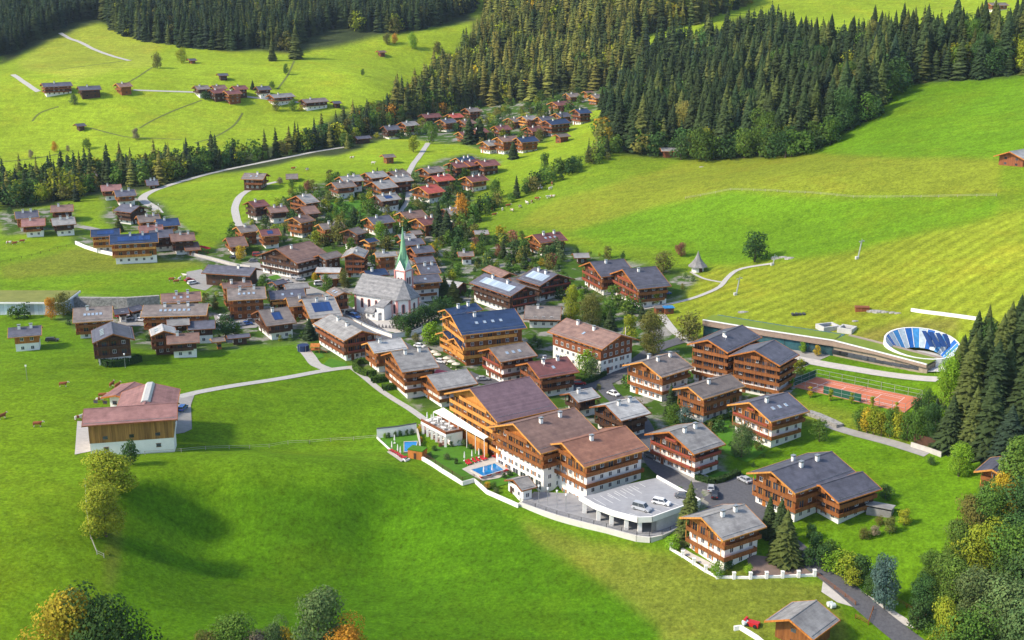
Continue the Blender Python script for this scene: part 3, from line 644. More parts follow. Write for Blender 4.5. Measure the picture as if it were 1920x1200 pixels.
hs('very large chalet with broad slate roof and orange gable beside dark paved yard', 1446, 884, 1560, 846, 1494, 922, 11.5, dict(nw=1, roof='s', wood='o', chim=3, floors=3))
hs('set-back right wing of the very large slate-roofed chalet', 1537, 909, 1618, 884, 1580, 936, 9.0, dict(nw=1, roof='s', wood='b', chim=0, name='chalet_wing', cat='chalet wing'))
hs('grey-roofed white chalet alone behind the garden wall at the bottom right', 1315, 970, 1396, 945, 1359, 1011, 11.5, dict(nw=2, roof='g', wood='o', chim=2, floors=3))
hs('plain timber barn with pale grey shingle roof at the bottom edge', 1480, 1161, 1531, 1125, 1526, 1200, 7.5, dict(nw=0, roof='g', wood='b', chim=0, balc=False, name='barn', cat='barn', pitch=24))
hs('chalet with blue-grey roof and orange gable half hidden by trees at the right edge', 1860, 880, 1890, 854, 1892, 900, 8.0, dict(nw=1, roof='s', wood='o', chim=2))
hs('grey-roofed house among spruces at the right edge above the tennis court', 1848, 712, 1905, 716, 1850, 738, 8.5, dict(nw=1, roof='g', wood='b', chim=1, hd=-8, W=11))
hs('small white pool hut with grey roof below the hotel', 962, 899, 990, 892, 981, 918, 5.0, dict(nw=1, roof='g', wood='d', chim=0, balc=False, name='pool_hut', cat='hut', ovf=.8, ovs=.6))
# ---- hillside above and right of the church
hs('red-brown-roofed chalet standing alone among gardens at the foot of the right slope', 998, 440, 1050, 434, 1013, 456, 9.0, dict(nw=1, roof='r', wood='o', chim=3, skyl=3))
hs('dark chalet hotel with long strips of roof solar glass and red flower balconies', 986, 537, 908, 512, 956, 555, 10.5, dict(nw=1, roof='s', wood='d', chim=2, solar=1.3, glassroof=True, flowers=1, name='chalet_hotel', cat='hotel'))
hs('second dark chalet with solar glass strips, just right behind the first one', 1046, 514, 1002, 501, 1010, 533, 10.0, dict(nw=1, roof='s', wood='d', chim=2, solar=1.3, glassroof=True, flowers=1))
hs('low brown-roofed link building between the two solar-striped chalets', 955, 521, 1010, 514, 975, 533, 7.0, dict(nw=0, roof='n', wood='d', chim=0, balc=False, name='link_building', cat='building'))
hs('left gable of the big dark slate-roofed hotel with red flower balconies at the meadow foot', 1106, 491, 1170, 485, 1136, 513, 12.0, dict(nw=1, roof='s', wood='b', chim=1, flowers=1, name='chalet_hotel', cat='hotel'))
hs('right gable of the big dark slate-roofed hotel with red flower balconies at the meadow foot', 1167, 505, 1230, 499, 1205, 535, 13.0, dict(nw=1, roof='s', wood='b', chim=1, flowers=1, name='chalet_hotel', cat='hotel'))
hs('low house with wide brown hipped-looking roof behind the brown-roofed hall', 985, 573, 1052, 577, 990, 597, 6.5, dict(nw=1, roof='n', wood='d', chim=1, balc=False, name='house', cat='house', hd=-5, W=16))
hs('tiny grey-roofed hut in the bushes left of the lone red-brown chalet', 893, 432, 910, 431, 896, 436, 4.0, dict(nw=0, roof='g', wood='b', chim=0, balc=False, name='hut', cat='hut', detail=1, far=1, hd=10))
hs('small white cottage with brown roof among bushes behind the church', 860, 472, 885, 471, 868, 480, 5.5, dict(nw=1, roof='n', wood='b', chim=1, balc=False, name='cottage', cat='cottage', detail=1, far=1, hd=8))
hs('small grey garden house at the edge of the right slope', 1075, 475, 1102, 473, 1083, 481, 4.5, dict(nw=0, roof='g', wood='d', chim=0, balc=False, name='garden_house', cat='hut', detail=1, far=1, hd=8))
hs('low dark-roofed outbuilding in the bushes above the solar-striped chalet', 955, 512, 918, 497, 940, 520, 5.0, dict(nw=0, roof='b', wood='b', chim=0, balc=False, name='outbuilding', cat='outbuilding', detail=1))
hs('barn on the right edge of the sunny slope, grey roof over stone footing', 1893, 284, 1915, 279, 1925, 292, 7.0, dict(nw=0, roof='l', wood='r', chim=0, balc=False, name='barn', cat='barn', hd=40, L=14))
hs('timber hut with grey roof at the forest corner above the slope', 1238, 277, 1272, 278, 1240, 283, 5.5, dict(nw=0, roof='g', wood='r', chim=0, balc=False, name='hut', cat='hut', detail=1, hd=5, W=8, far=1))
hs('orange farmhouse at the very top right beyond the forest', 1852, 5, 1885, 5, 1858, 12, 8.0, dict(nw=1, roof='n', wood='o', chim=1, detail=1, hd=15, far=1))
hs('small house with blue roof peeping out of the wood at the top right', 1362, 47, 1386, 46, 1368, 52, 7.0, dict(nw=1, roof='u', wood='r', chim=0, detail=1, hd=15, far=1, name='house', cat='house'))
# ---- around the church
hs('pale-roofed chalet with large blue solar strip directly below the churchyard', 566, 561, 626, 555, 588, 596, 9.0, dict(nw=1, roof='g', wood='o', chim=2, solar=1))
hs('yellow timber house with slate-blue roof, left of the solar-strip chalet', 503, 546, 570, 541, 511, 562, 8.5, dict(nw=0, roof='s', wood='y', chim=0, skyl=2, name='house', cat='house'))
hs('brown-roofed house squeezed between the yellow timber house and the solar-strip chalet', 536, 558, 604, 552, 550, 573, 8.0, dict(nw=0, roof='n', wood='o', chim=1, name='house', cat='house'))
hs('grey-brown-roofed chalet with small blue solar panel facing the left meadow', 484, 582, 540, 575, 502, 611, 9.5, dict(nw=1, roof='n', wood='d', chim=1, solar=.5))
hs('dark chalet with skylit roof and red balcony touching the church nave', 645, 548, 627, 529, 630, 558, 9.5, dict(nw=1, roof='n', wood='r', chim=0, skyl=2, hd=120))
hs('low house with grey roof among parked cars left of the church', 533, 534, 577, 530, 535, 544, 6.0, dict(nw=0, roof='g', wood='d', chim=0, balc=False, name='house', cat='house'))
hs('small dark-roofed house with blue-grey roof beside the round tree', 510, 528, 532, 523, 517, 537, 6.0, dict(nw=0, roof='s', wood='d', chim=0, balc=False, name='house', cat='house'))
hs('low stone-grey hall roof across the street from the large inn', 594, 501, 640, 502, 588, 510, 6.5, dict(nw=0, roof='l', wood='b', chim=0, balc=False, name='hall', cat='hall'))
hs('low grey annexe below the stone-grey hall', 600, 516, 636, 514, 602, 524, 5.0, dict(nw=0, roof='g', wood='b', chim=0, balc=False, name='annexe', cat='annexe', detail=1))
hs('large white inn with broad brown roof and dark gable left of the square', 517, 466, 547, 459, 559, 492, 12.5, dict(nw=2, roof='b', wood='d', chim=1, name='inn', cat='inn', L=20, floors=3))
hs('dark double-roofed barn house right of the large white inn', 597, 478, 632, 470, 612, 486, 9.0, dict(nw=0, roof='n', wood='d', chim=0, balc=False, name='barn_house', cat='house'))
hs('dark gabled house with rows of white windows and red shutters facing the square', 661, 475, 668, 465, 682, 487, 11.0, dict(nw=1, roof='g', wood='r', chim=1, name='house', cat='house', L=14))
hs('grey-roofed orange chalet directly left of the church spire', 702, 474, 742, 471, 706, 483, 10.0, dict(nw=1, roof='g', wood='o', chim=1))
hs('blue-roofed low house hidden behind the church roof', 682, 508, 722, 503, 690, 520, 7.5, dict(nw=0, roof='u', wood='d', chim=1, balc=False, name='house', cat='house'))
hs('slate-roofed house right of the spire, uppermost of the row', 752, 450, 790, 446, 760, 461, 8.5, dict(nw=0, roof='s', wood='r', chim=1, name='house', cat='house'))
hs('slate-roofed russet house right of the spire, below the uppermost', 770, 464, 808, 460, 780, 475, 8.5, dict(nw=0, roof='s', wood='r', chim=1, name='house', cat='house'))
hs('low blue-roofed house in the row right of the spire', 775, 483, 812, 480, 783, 493, 7.0, dict(nw=0, roof='s', wood='d', chim=0, balc=False, name='house', cat='house'))
hs('slate-roofed orange chalet with roof dormer right of the church tower', 780, 496, 818, 493, 793, 513, 9.5, dict(nw=0, roof='s', wood='o', chim=2, skyl=1))
hs('white and orange house touching the church tower on its right', 765, 518, 822, 513, 775, 532, 10.0, dict(nw=2, roof='s', wood='o', chim=0, skyl=1, name='house', cat='house', floors=3))
hs('pale low glazed roof building between tower and parked blue car', 838, 525, 868, 530, 850, 540, 5.0, dict(nw=0, roof='l', wood='d', chim=0, balc=False, name='outbuilding', cat='outbuilding', detail=1))
hs('grey-roofed house behind the top of the spire', 745, 440, 775, 437, 757, 449, 7.5, dict(nw=0, roof='g', wood='d', chim=1, detail=1, name='house', cat='house'))
hs('little dark-roofed house upper right of the spire top', 768, 433, 788, 431, 776, 439, 6.0, dict(nw=0, roof='d' if 'd' in ROOFS else 'n', wood='d', chim=0, balc=False, detail=1, name='house', cat='house'))
hs('small orange chalet with blue roof behind the bright green tree', 683, 449, 702, 445, 693, 454, 8.0, dict(nw=0, roof='u', wood='y', chim=0, detail=1))
hs('dark chalet with boxed roof top left of the small orange chalet', 653, 430, 672, 425, 668, 444, 10.0, dict(nw=1, roof='n', wood='d', chim=0))
hs('grey-roofed orange chalet behind the tall central spruces', 597, 420, 640, 415, 610, 428, 9.0, dict(nw=0, roof='n', wood='o', chim=2))
hs('brown-roofed orange chalet with white ground floor on the left garden terrace', 548, 408, 576, 402, 565, 418, 10.0, dict(nw=1, roof='b', wood='o', chim=1))
hs('brown-roofed dark chalet right below the grey-roofed upper one', 562, 388, 590, 385, 578, 399, 9.0, dict(nw=0, roof='b', wood='d', chim=0))
hs('grey-roofed chalet on the upper left rim of the village, facing the farm meadow', 555, 367, 582, 363, 577, 378, 10.0, dict(nw=0, roof='g', wood='b', chim=1))
hs('dark-red-roofed chalet inside the bend of the farm road', 465, 378, 495, 374, 477, 389, 9.5, dict(nw=1, roof='r', wood='d', chim=1))
hs('brown-roofed low chalet right of the dark-red-roofed one in the road bend', 500, 388, 535, 385, 510, 398, 8.0, dict(nw=1, roof='b', wood='d', chim=2))
hs('grey-brown-roofed orange chalet, leftmost above the fence road', 443, 425, 478, 421, 453, 436, 8.5, dict(nw=0, roof='n', wood='o', chim=1))
hs('red-brown-roofed chalet with blue roof panel left of the central gardens', 485, 431, 522, 428, 493, 443, 8.5, dict(nw=1, roof='r', wood='o', chim=0, solar=.5))
hs('low brown-roofed chalet with white front above the bus lay-by', 423, 446, 458, 443, 442, 459, 7.5, dict(nw=1, roof='b', wood='b', chim=0))
# ---- upper village around the lane
hs('farmhouse alone in the bright meadow at the end of the curved road', 500, 325, 459, 320, 486, 333, 8.5, dict(nw=0, roof='n', wood='r', chim=1, name='farmhouse', cat='farmhouse', skyl=2, hd=172, far=1))
hs('dark shed beside the orchard right of the lone farmhouse', 541, 326, 553, 325, 544, 330, 4.0, dict(nw=0, roof='n', wood='d', chim=0, balc=False, name='shed', cat='shed', detail=1, far=1, hd=10))
UP = [('grey-roofed house, leftmost on the upper rim of the village', 636, 331, 666, 329, 645, 339, 'g', 'r'), ('grey-roofed russet chalet in the upper rim row, second after the leftmost', 684, 324, 703, 322, 697, 335, 'g', 'r'),
 ('grey-brown-roofed dark chalet below the leftmost upper rim house', 621, 342, 648, 340, 633, 353, 'n', 'r'), ('large grey-roofed brown chalet in the middle of the upper village', 697, 341, 722, 339, 711, 355, 'g', 'b'),
 ('grey-roofed chalet by the lane above the solar-roofed one', 729, 331, 748, 329, 742, 341, 'g', 'r'), ('small brown-roofed chalet, topmost beside the lane', 733, 321, 745, 319, 742, 327, 'n', 'd'),
 ('dark chalet with blue solar panel on pale roof by the lane', 703, 366, 724, 364, 719, 379, 'g', 'd'), ('brown-roofed chalet just right of the lane at its top', 791, 315, 804, 314, 800, 322, 'n', 'b'),
 ('bright red-roofed small chalet right of the lane', 808, 330, 828, 329, 820, 337, 'R', 'r'), ('big bright red-roofed chalet right of the lane', 785, 350, 812, 348, 798, 361, 'R', 'o'),
 ('dark-red-roofed chalet, left one of the tight cluster by the wood', 843, 305, 862, 303, 855, 313, 'r', 'r'), ('dark-red-roofed chalet, middle of the tight cluster by the wood', 868, 302, 898, 300, 880, 311, 'r', 'r'),
 ('blue-roofed chalet at the back of the tight cluster by the wood', 855, 296, 877, 295, 866, 301, 'u', 'o'), ('red-brown-roofed chalet, right end of the tight cluster by the wood', 895, 302, 912, 301, 905, 310, 'r', 'r'),
 ('red-brown-roofed house below the tight cluster, near the slope', 872, 331, 895, 329, 884, 340, 'r', 'o'), ('low brown-roofed orange chalet below the red-roofed pair', 750, 398, 782, 396, 762, 408, 'b', 'o'),
 ('dark-red-roofed chalet left of the giant spruces', 780, 410, 806, 407, 793, 419, 'r', 'o'), ('small blue-grey-roofed orange chalet in the central gardens', 688, 408, 712, 406, 698, 414, 's', 'o'),
 ('grey shed roof right of the giant spruces', 835, 391, 853, 390, 840, 397, 'g', 'd')]
for i, (lb, ax, ay, bx, by, ex, ey, rf, wd) in enumerate(UP):
    hs(lb, ax, ay, bx, by, ex, ey, 8.4 if i not in (18, 5) else 6.5, dict(nw=1 if i % 3 != 1 else 0, roof=rf, wood=wd, chim=1 if i % 2 else 2, detail=1, far=1, hd=33 + (i * 7) % 13, L=(12.5 if i not in (18, 5) else 8), W=13 if i not in (3, 9) else 16, solar=.6 if i == 6 else 0, skyl=0))
# ---- left hamlet
hs('long orange hotel with blue solar roof and white base in the left meadow', 205, 441, 262, 440, 227, 460, 12.0, dict(nw=1, roof='u', wood='y', chim=2, solar=1.2, name='hotel_building', cat='hotel', floors=3, hd=16, L=21, W=15))
hs('smaller orange wing with blue roof at the rear left of the solar-roofed hotel', 170, 431, 207, 430, 178, 440, 10.0, dict(nw=1, roof='u', wood='y', chim=0, solar=1, name='hotel_building', cat='hotel', hd=16, L=13, W=12))
LH = [('brown-roofed chalet under the spruces, left hamlet', 99, 385, 132, 382, 105, 394, 'b', 'r', 8), ('blue-grey-roofed orange house at the far left of the left hamlet', 28, 397, 70, 395, 40, 407, 's', 'o', 9),
 ('red-purple-roofed house in front in the left hamlet', 45, 411, 78, 407, 60, 422, 'P', 'b', 8), ('grey-roofed dark house with white front in the left hamlet', 103, 409, 132, 408, 118, 420, 'g', 'd', 8),
 ('rose-roofed chalet by the wood at the upper road', 194, 347, 221, 346, 200, 355, 'P', 'r', 8), ('orange chalet with blue-grey roof below the rose-roofed one', 219, 357, 246, 356, 226, 365, 's', 'o', 8),
 ('dark chalet with several skylights beside the road hairpin', 262, 386, 229, 380, 246, 394, 's', 'd', 9), ('brown-roofed chalet inside the road hairpin', 262, 404, 291, 402, 282, 412, 'n', 'b', 7),
 ('yellow chalet with dark blue roof on the meadow edge', 298, 411, 327, 410, 308, 421, 'u', 'y', 8), ('rose-roofed chalet behind the solar-roofed hotel', 270, 423, 294, 422, 276, 433, 'P', 'b', 9),
 ('blue-roofed dark chalet right of the rose-roofed one', 288, 432, 313, 430, 300, 440, 's', 'd', 9), ('brown-roofed chalet at the right end behind the solar-roofed hotel', 325, 438, 357, 436, 334, 449, 'b', 'd', 9),
 ('low white-walled annexe with brown roof by the lane', 346, 455, 367, 453, 353, 460, 'b', 'b', 5), ('dark hut at the edge of the spruces by the upper road', 275, 337, 293, 336, 281, 341, 's', 'd', 5),
 ('dark-roofed house hidden deep in the spruce belt', 150, 323, 174, 322, 155, 328, 'n', 'd', 8)]
for i, (lb, ax, ay, bx, by, ex, ey, rf, wd, H) in enumerate(LH):
    o = dict(nw=1 if H > 7.5 else 0, roof=rf, wood=wd, chim=2 if i % 2 else 1, detail=1, far=1, W=13, hd=(18 + (i * 5) % 9) if i != 6 else 152, balc=H > 6)
    hs(lb, ax, ay, bx, by, ex, ey, H, o)
hs('long low stable with dark grey roof and dark timber walls beside pale yard', 480, 502, 390, 496, 468, 518, 7.5, dict(nw=0, roof='s', wood='d', chim=1, balc=False, name='stable', cat='stable'))
hs('brown-roofed apartment house with dormer windows, rear one of the left block', 301, 551, 376, 546, 308, 569, 8.5, dict(nw=0, roof='b', wood='o', chim=2, skyl=3, name='apartment_house', cat='apartment house'))
hs('long brown-roofed apartment house with many roof windows, front one of the left block', 269, 572, 391, 569, 273, 597, 10.0, dict(nw=1, roof='n', wood='o', chim=3, skyl=7, name='apartment_house', cat='apartment house', floors=3))
hs('grey-brown-roofed apartment house with roof windows left of the courtyard', 137, 578, 211, 573, 145, 606, 10.0, dict(nw=1, roof='n', wood='o', chim=1, skyl=5, name='apartment_house', cat='apartment house', floors=3))
hs('slate-roofed chalet whose dark gable faces the viewer above a clipped hedge', 212, 626, 208, 603, 252, 638, 11.0, dict(nw=1, roof='s', wood='d', chim=0, skyl=4, floors=3))
hs('pale grey-roofed chalet between slate-roofed chalet and small brown-roofed house', 307, 620, 303, 607, 333, 626, 9.0, dict(nw=0, roof='l', wood='r', chim=0, skyl=2))
hs('small brown-roofed house with white ground floor at the meadow fence', 312, 627, 373, 623, 318, 646, 7.5, dict(nw=1, roof='b', wood='d', chim=1, name='house', cat='house'))
hs('white house with blue-grey metal roof alone at the far left', 15, 615, 78, 610, 20, 634, 8.0, dict(nw=1, roof='s', wood='o', chim=2, name='house', cat='house', balc=False))
hs('dark house with blue roof beside the big round tree', 352, 603, 403, 600, 356, 619, 7.5, dict(nw=1, roof='s', wood='d', chim=0, balc=False, name='house', cat='house'))
hs('grey-roofed house behind the small brown-roofed one', 312, 600, 355, 597, 314, 612, 8.5, dict(nw=0, roof='g', wood='d', chim=0, balc=False, name='house', cat='house'))
hs('low timber garden shed by the fence below the big round tree', 395, 635, 420, 632, 398, 642, 4.0, dict(nw=0, roof='n', wood='o', chim=0, balc=False, name='garden_shed', cat='shed', detail=1))
hs('long low carport roof right of the garden shed', 425, 629, 468, 625, 428, 635, 3.6, dict(nw=0, roof='s', wood='d', chim=0, balc=False, name='carport', cat='carport', detail=1))
hs('grey purple-roofed apartment house with roof windows and dish, front of the pair', 425, 541, 497, 537, 429, 564, 11.0, dict(nw=0, roof='n', wood='o', chim=2, skyl=4, dish=1, name='apartment_house', cat='apartment house'))
hs('brown-roofed apartment house, rear of the pair by the stable', 415, 531, 470, 526, 420, 541, 11.0, dict(nw=0, roof='b', wood='b', chim=2, dish=1, name='apartment_house', cat='apartment house'))
hs('low modern blue-grey roof in the depot yard', 212, 580, 240, 577, 216, 590, 5.0, dict(nw=1, roof='s', wood='d', chim=0, balc=False, name='depot_building', cat='building', detail=1))
hs('low blue-grey gabled depot shed left of the long apartment house', 238, 577, 262, 571, 250, 583, 5.0, dict(nw=1, roof='s', wood='d', chim=0, balc=False, name='depot_building', cat='building', detail=1))
# ---- far upper village (right of centre) and hill farms
FV = [('white chalet with blue-grey roof, leftmost of the far hamlet', 722, 236, 742, 235, 733, 243, 's', 'd', 9, 1), ('grey-roofed brown chalet beside the leftmost white one, far hamlet', 752, 229, 778, 228, 765, 237, 'g', 'b', 9, 1),
 ('low dark barn by the stream road, far hamlet', 665, 256, 692, 255, 672, 262, 's', 'd', 5, 0), ('dark-red-roofed house under the wood, far hamlet', 790, 214, 822, 214, 800, 222, 'r', 'd', 8, 0),
 ('sunlit orange chalet with blue-grey roof, far hamlet', 825, 224, 849, 224, 833, 232, 's', 'o', 9, 1), ('red-roofed yellow chalet below the wood, far hamlet', 840, 214, 862, 214, 848, 221, 'R', 'y', 8, 0),
 ('tall grey-roofed chalet topmost against the trees, far hamlet', 872, 203, 895, 203, 885, 212, 'n', 'r', 10, 0), ('dark-red-roofed chalet right of the tall dark spruces, far hamlet', 928, 236, 951, 236, 940, 244, 'r', 'r', 8, 0),
 ('small orange chalet with brown roof, far hamlet middle row', 955, 221, 972, 220, 965, 228, 'n', 'o', 8, 0), ('pale-fronted chalet with grey roof and white base, far hamlet middle row', 978, 218, 1000, 217, 988, 226, 'g', 'y', 9, 1),
 ('dark-red-roofed chalet below the pale-fronted one, far hamlet', 990, 238, 1011, 237, 1003, 246, 'r', 'r', 9, 0), ('blue-roofed orange chalet, far hamlet middle row', 1008, 219, 1036, 218, 1018, 227, 's', 'o', 8, 0),
 ('large blue-roofed brown chalet with white base on the slope edge', 1022, 226, 1060, 226, 1035, 237, 'u', 'r', 11, 1), ('blue-roofed orange chalet just above the large blue-roofed one', 1042, 212, 1062, 211, 1052, 219, 's', 'o', 8, 0),
 ('tall blue-roofed chalet on white base, rightmost of the far hamlet', 1078, 205, 1100, 205, 1088, 213, 'u', 'r', 11, 1), ('brown-roofed orange chalet at the top of the far hamlet', 1062, 175, 1082, 175, 1072, 181, 'n', 'o', 7, 0),
 ('long red-brown-roofed orange chalet below the topmost ones', 1035, 191, 1065, 191, 1045, 197, 'r', 'o', 8, 0), ('small orange chalet second from the top of the far hamlet', 1095, 171, 1108, 171, 1100, 176, 'b', 'o', 6, 0),
 ('bright yellow chalet near the top right of the far hamlet', 1110, 177, 1127, 178, 1118, 185, 'n', 'y', 8, 0), ('little isolated hut at the upper end of the hamlet meadow', 1142, 177, 1157, 178, 1147, 181, 'b', 'o', 5, 0),
 ('grey-roofed white chalet, left of the front row in the far hamlet', 905, 265, 930, 265, 915, 272, 'g', 'o', 8, 1), ('large brown-roofed chalet in the middle of the front row, far hamlet', 932, 257, 966, 257, 945, 265, 'b', 'o', 11, 1),
 ('blue-roofed chalet at the right of the front row, far hamlet', 968, 258, 1002, 259, 978, 267, 'u', 'o', 10, 1), ('small brown chalet behind the leafy trees, far hamlet centre', 865, 225, 880, 225, 871, 231, 'b', 'b', 8, 0),
 ('small orange chalet left of the dark spruces, far hamlet', 890, 241, 902, 240, 896, 247, 'r', 'o', 8, 0), ('little chalet under the leafy trees, far hamlet', 862, 247, 882, 246, 870, 252, 'r', 'o', 7, 0),
 ('timber barn on the bright meadow below the far hamlet', 716, 290, 738, 289, 722, 295, 'n', 'b', 5.5, 0), ('timber barn on the slope right of the far hamlet', 1042, 252, 1063, 251, 1048, 257, 'n', 'r', 6, 0),
 ('red-brown hut on the hill pasture below the orange maple', 707, 95, 721, 94, 712, 98, 'b', 'r', 5, 0),
 ('long white farmhouse with grey roof, leftmost on the sunny pasture', 77, 156, 132, 157, 82, 162, 's', 'r', 9, 1), ('dark farm barn with slate roof beside the leftmost farmhouse', 145, 162, 187, 163, 152, 168, 's', 'd', 8, 0),
 ('orange farmhouse, right of the dark farm barn on the pasture', 218, 156, 242, 157, 228, 161, 'b', 'o', 8, 0), ('brown chalet left end of the middle pasture hamlet', 364, 161, 389, 161, 370, 166, 'n', 'd', 8, 1),
 ('small brown chalet at the back of the middle pasture hamlet', 400, 160, 417, 160, 405, 164, 'b', 'r', 7, 0), ('dark-red chalet in front left of the middle pasture hamlet', 393, 168, 419, 168, 401, 174, 'r', 'd', 8, 0),
 ('orange-fronted chalet in front of the middle pasture hamlet', 420, 170, 447, 171, 431, 177, 'r', 'o', 9, 0), ('red-brown chalet behind the orange-fronted one, middle pasture hamlet', 438, 161, 457, 161, 446, 165, 'r', 'r', 8, 0),
 ('dark chalet with slate roof right end of the middle pasture hamlet', 482, 162, 502, 162, 488, 167, 's', 'd', 8, 1), ('long farm building with pale grey roof, left of the right pasture pair', 505, 177, 546, 178, 510, 182, 'g', 'r', 8, 1),
 ('long farm building with brown roof and white walls, right of the right pasture pair', 565, 186, 609, 187, 570, 190, 'n', 'd', 8, 1), ('small dark shed at the right end of the pasture lane', 622, 190, 637, 190, 626, 193, 's', 'd', 5, 0),
 ('lonely dark shed high on the middle pasture', 407, 138, 426, 139, 412, 143, 's', 'd', 5, 0), ('small dark hut on the lower left pasture', 143, 232, 155, 232, 146, 235, 's', 'd', 5, 0),
 ('small hut below the forest edge beside the yellow maple', 353, 110, 365, 110, 357, 113, 's', 'r', 4, 0)]
for i, (lb, ax, ay, bx, by, ex, ey, rf, wd, H, nw) in enumerate(FV):
    small = H < 6.1; nm = 'hut' if small else 'chalet'
    if 'barn' in lb: nm = 'barn'
    if 'shed' in lb: nm = 'shed'
    if 'farm' in lb and nm == 'chalet': nm = 'farmhouse'
    hs(lb, ax, ay, bx, by, ex, ey, H, dict(nw=nw, roof=rf, wood=wd, chim=0 if small else 1, detail=1, far=1, W=(8 if small else 13), hd=28 + (i * 11) % 15, balc=not small, name=nm, cat=nm, Lmax=22))
ALLH = [house(r) for r in H_]
import sys
if '--verbose' in sys.argv or True:
    for h in HOUSES:
        if h[4] > 6 or h[1] > 40 or h[2] > 30 or h[2] < 6: print('HOUSE', h)
# ================================================================ particular buildings
def wz(px, py, z):
    x, y = on_z(px, py, z); return Vector((float(x), float(y), z))
def zfor(x, y, py):
    v = (PY0 - py) / F; return HC + y * (v * cp_ - sp_) / (cp_ + v * sp_)
M_PINK = mat('pink_plaster', (0.62, 0.28, 0.24), (0.52, 0.22, 0.19), .85, 1)
M_COPPER = mat('green_copper', (0.16, 0.36, 0.22), (0.22, 0.42, 0.22), .6, .4, stretch=(1, 1, .2), detail=6)
M_STONEROOF = mat('old_shingles', (0.30, 0.29, 0.285), (0.15, 0.15, 0.155), .85, .55, stretch=(1, 2, 2), detail=8, bump=.2, bands=(2, 1.6, .2))
M_GOLD = mat('gold', (0.75, 0.52, 0.15), None, .3, 2, metal=.9)
M_WATER = mat('pool_water', (0.005, 0.15, 0.42), (0.01, 0.24, 0.52), .08, .5, spec=.6)
M_STONE = mat('grave_stone', (0.16, 0.15, 0.15), (0.08, 0.08, 0.085), .6, 3)
M_RUBBLE = mat('rubble_stone', (0.42, 0.40, 0.36), (0.16, 0.15, 0.14), .9, 1.2, detail=8, bump=.6)
M_CLAY = mat('tennis_clay', (0.58, 0.18, 0.09), (0.50, 0.15, 0.075), .9, .25)
M_TURF = mat('roof_turf', (0.21, 0.22, 0.05), (0.15, 0.17, 0.035), .95, .3, detail=6)
M_LAWN = mat('garden_lawn', (0.07, 0.20, 0.008), (0.05, 0.15, 0.006), .95, .6, detail=5)
M_GREENMESH = mat('green_screen', (0.02, 0.10, 0.06), (0.015, 0.08, 0.05), .8, 2)
def frame(P, Q):
    d = Vector((Q[0] - P[0], Q[1] - P[1], 0)); return math.atan2(d.y, d.x), d.length
# ---- church
P1, P2 = at1(666, 584), at1(745, 597); rz, Ln = frame(P1, P2); cz = min(P1[2], P2[2])
ch = empty('church', (P1[0], P1[1], cz), rz, 'white and pink parish church with grey shingled roof and tall green spire', 'church')
Wn, Hn, Hr = 12.0, 7.6, 14.0
foot = [(0, 0), (Ln, 0), (Ln + 3.6, 3.2), (Ln + 3.6, 8.8), (Ln, Wn), (0, Wn)]
b = MB(); b.prism(foot, -3, Hn, 'z'); b.prism([(0, Hn - .05), (Wn, Hn - .05), (Wn / 2, Hr - .5)], 0, .5, 'x'); b.obj('nave_wall', M_WHITE, ch)
b = MB(); o_ = .8
e = [(-.5, -o_), (Ln + .3, -o_), (Ln + 4.5, 2.9), (Ln + 4.5, 9.1), (Ln + .3, Wn + o_), (-.5, Wn + o_)]; ze = Hn - .1
rA, rB = (-.5, Wn / 2, Hr), (Ln - 1.0, Wn / 2, Hr)
E_ = [(x, y, ze) for x, y in e]
b.quad([E_[0], E_[1], rB, rA]); b.quad([E_[1], E_[2], rB]); b.quad([E_[2], E_[3], rB]); b.quad([E_[3], E_[4], rB]); b.quad([E_[4], E_[5], rA, rB])
b.quad([(x, y, ze - .25) for x, y in e][::-1])
for k in range(6):
    p, q = E_[k], E_[(k + 1) % 6]; b.quad([(p[0], p[1], ze - .25), (q[0], q[1], ze - .25), q, p])
b.obj('nave_roof', M_STONEROOF, ch)
def arch_window(parent, x, y, z, ang, w_=.9, h_=3.4, pinkw=.25):
    b = MB(); n = 8
    def prof(r, base): return [(-r, base), (r, base)] + [(r * math.cos(math.pi * k / n), h_ - w_ / 2 + r * math.sin(math.pi * k / n)) for k in range(n + 1)]
    b.prism(prof(w_ / 2 + pinkw, -pinkw), -.06, .02, 'x', 0); b.prism(prof(w_ / 2, 0), -.09, -.061, 'x', 1)
    o = b.obj('window', [M_PINK, M_GLASS], parent); o.location = (x, y, z); o.rotation_euler = (0, 0, ang)
for k in range(4): arch_window(ch, 3.6 + k * 3.4, 0, 2.4, R(90))
arch_window(ch, Ln + 1.8, 1.55, 2.0, R(90 + 40)); arch_window(ch, Ln + 3.6, 6, 2.0, R(180)); arch_window(ch, Ln - 1.2, 0, 2.0, R(90))
for (x, y, a) in ((.35, -.05, 0), (Ln - 2.6, -.05, 0), (Ln - .05, 0, 18), (Ln + 3.55, 3.2, 60), (Ln + 3.6, 8.8, 90)):
    b = MB(); b.box(-.42, .42, -.14, .25, -2.5, Hn - .3); o = b.obj('pilaster', M_PINK, ch); o.location = (x, y, 0); o.rotation_euler = (0, 0, R(a))
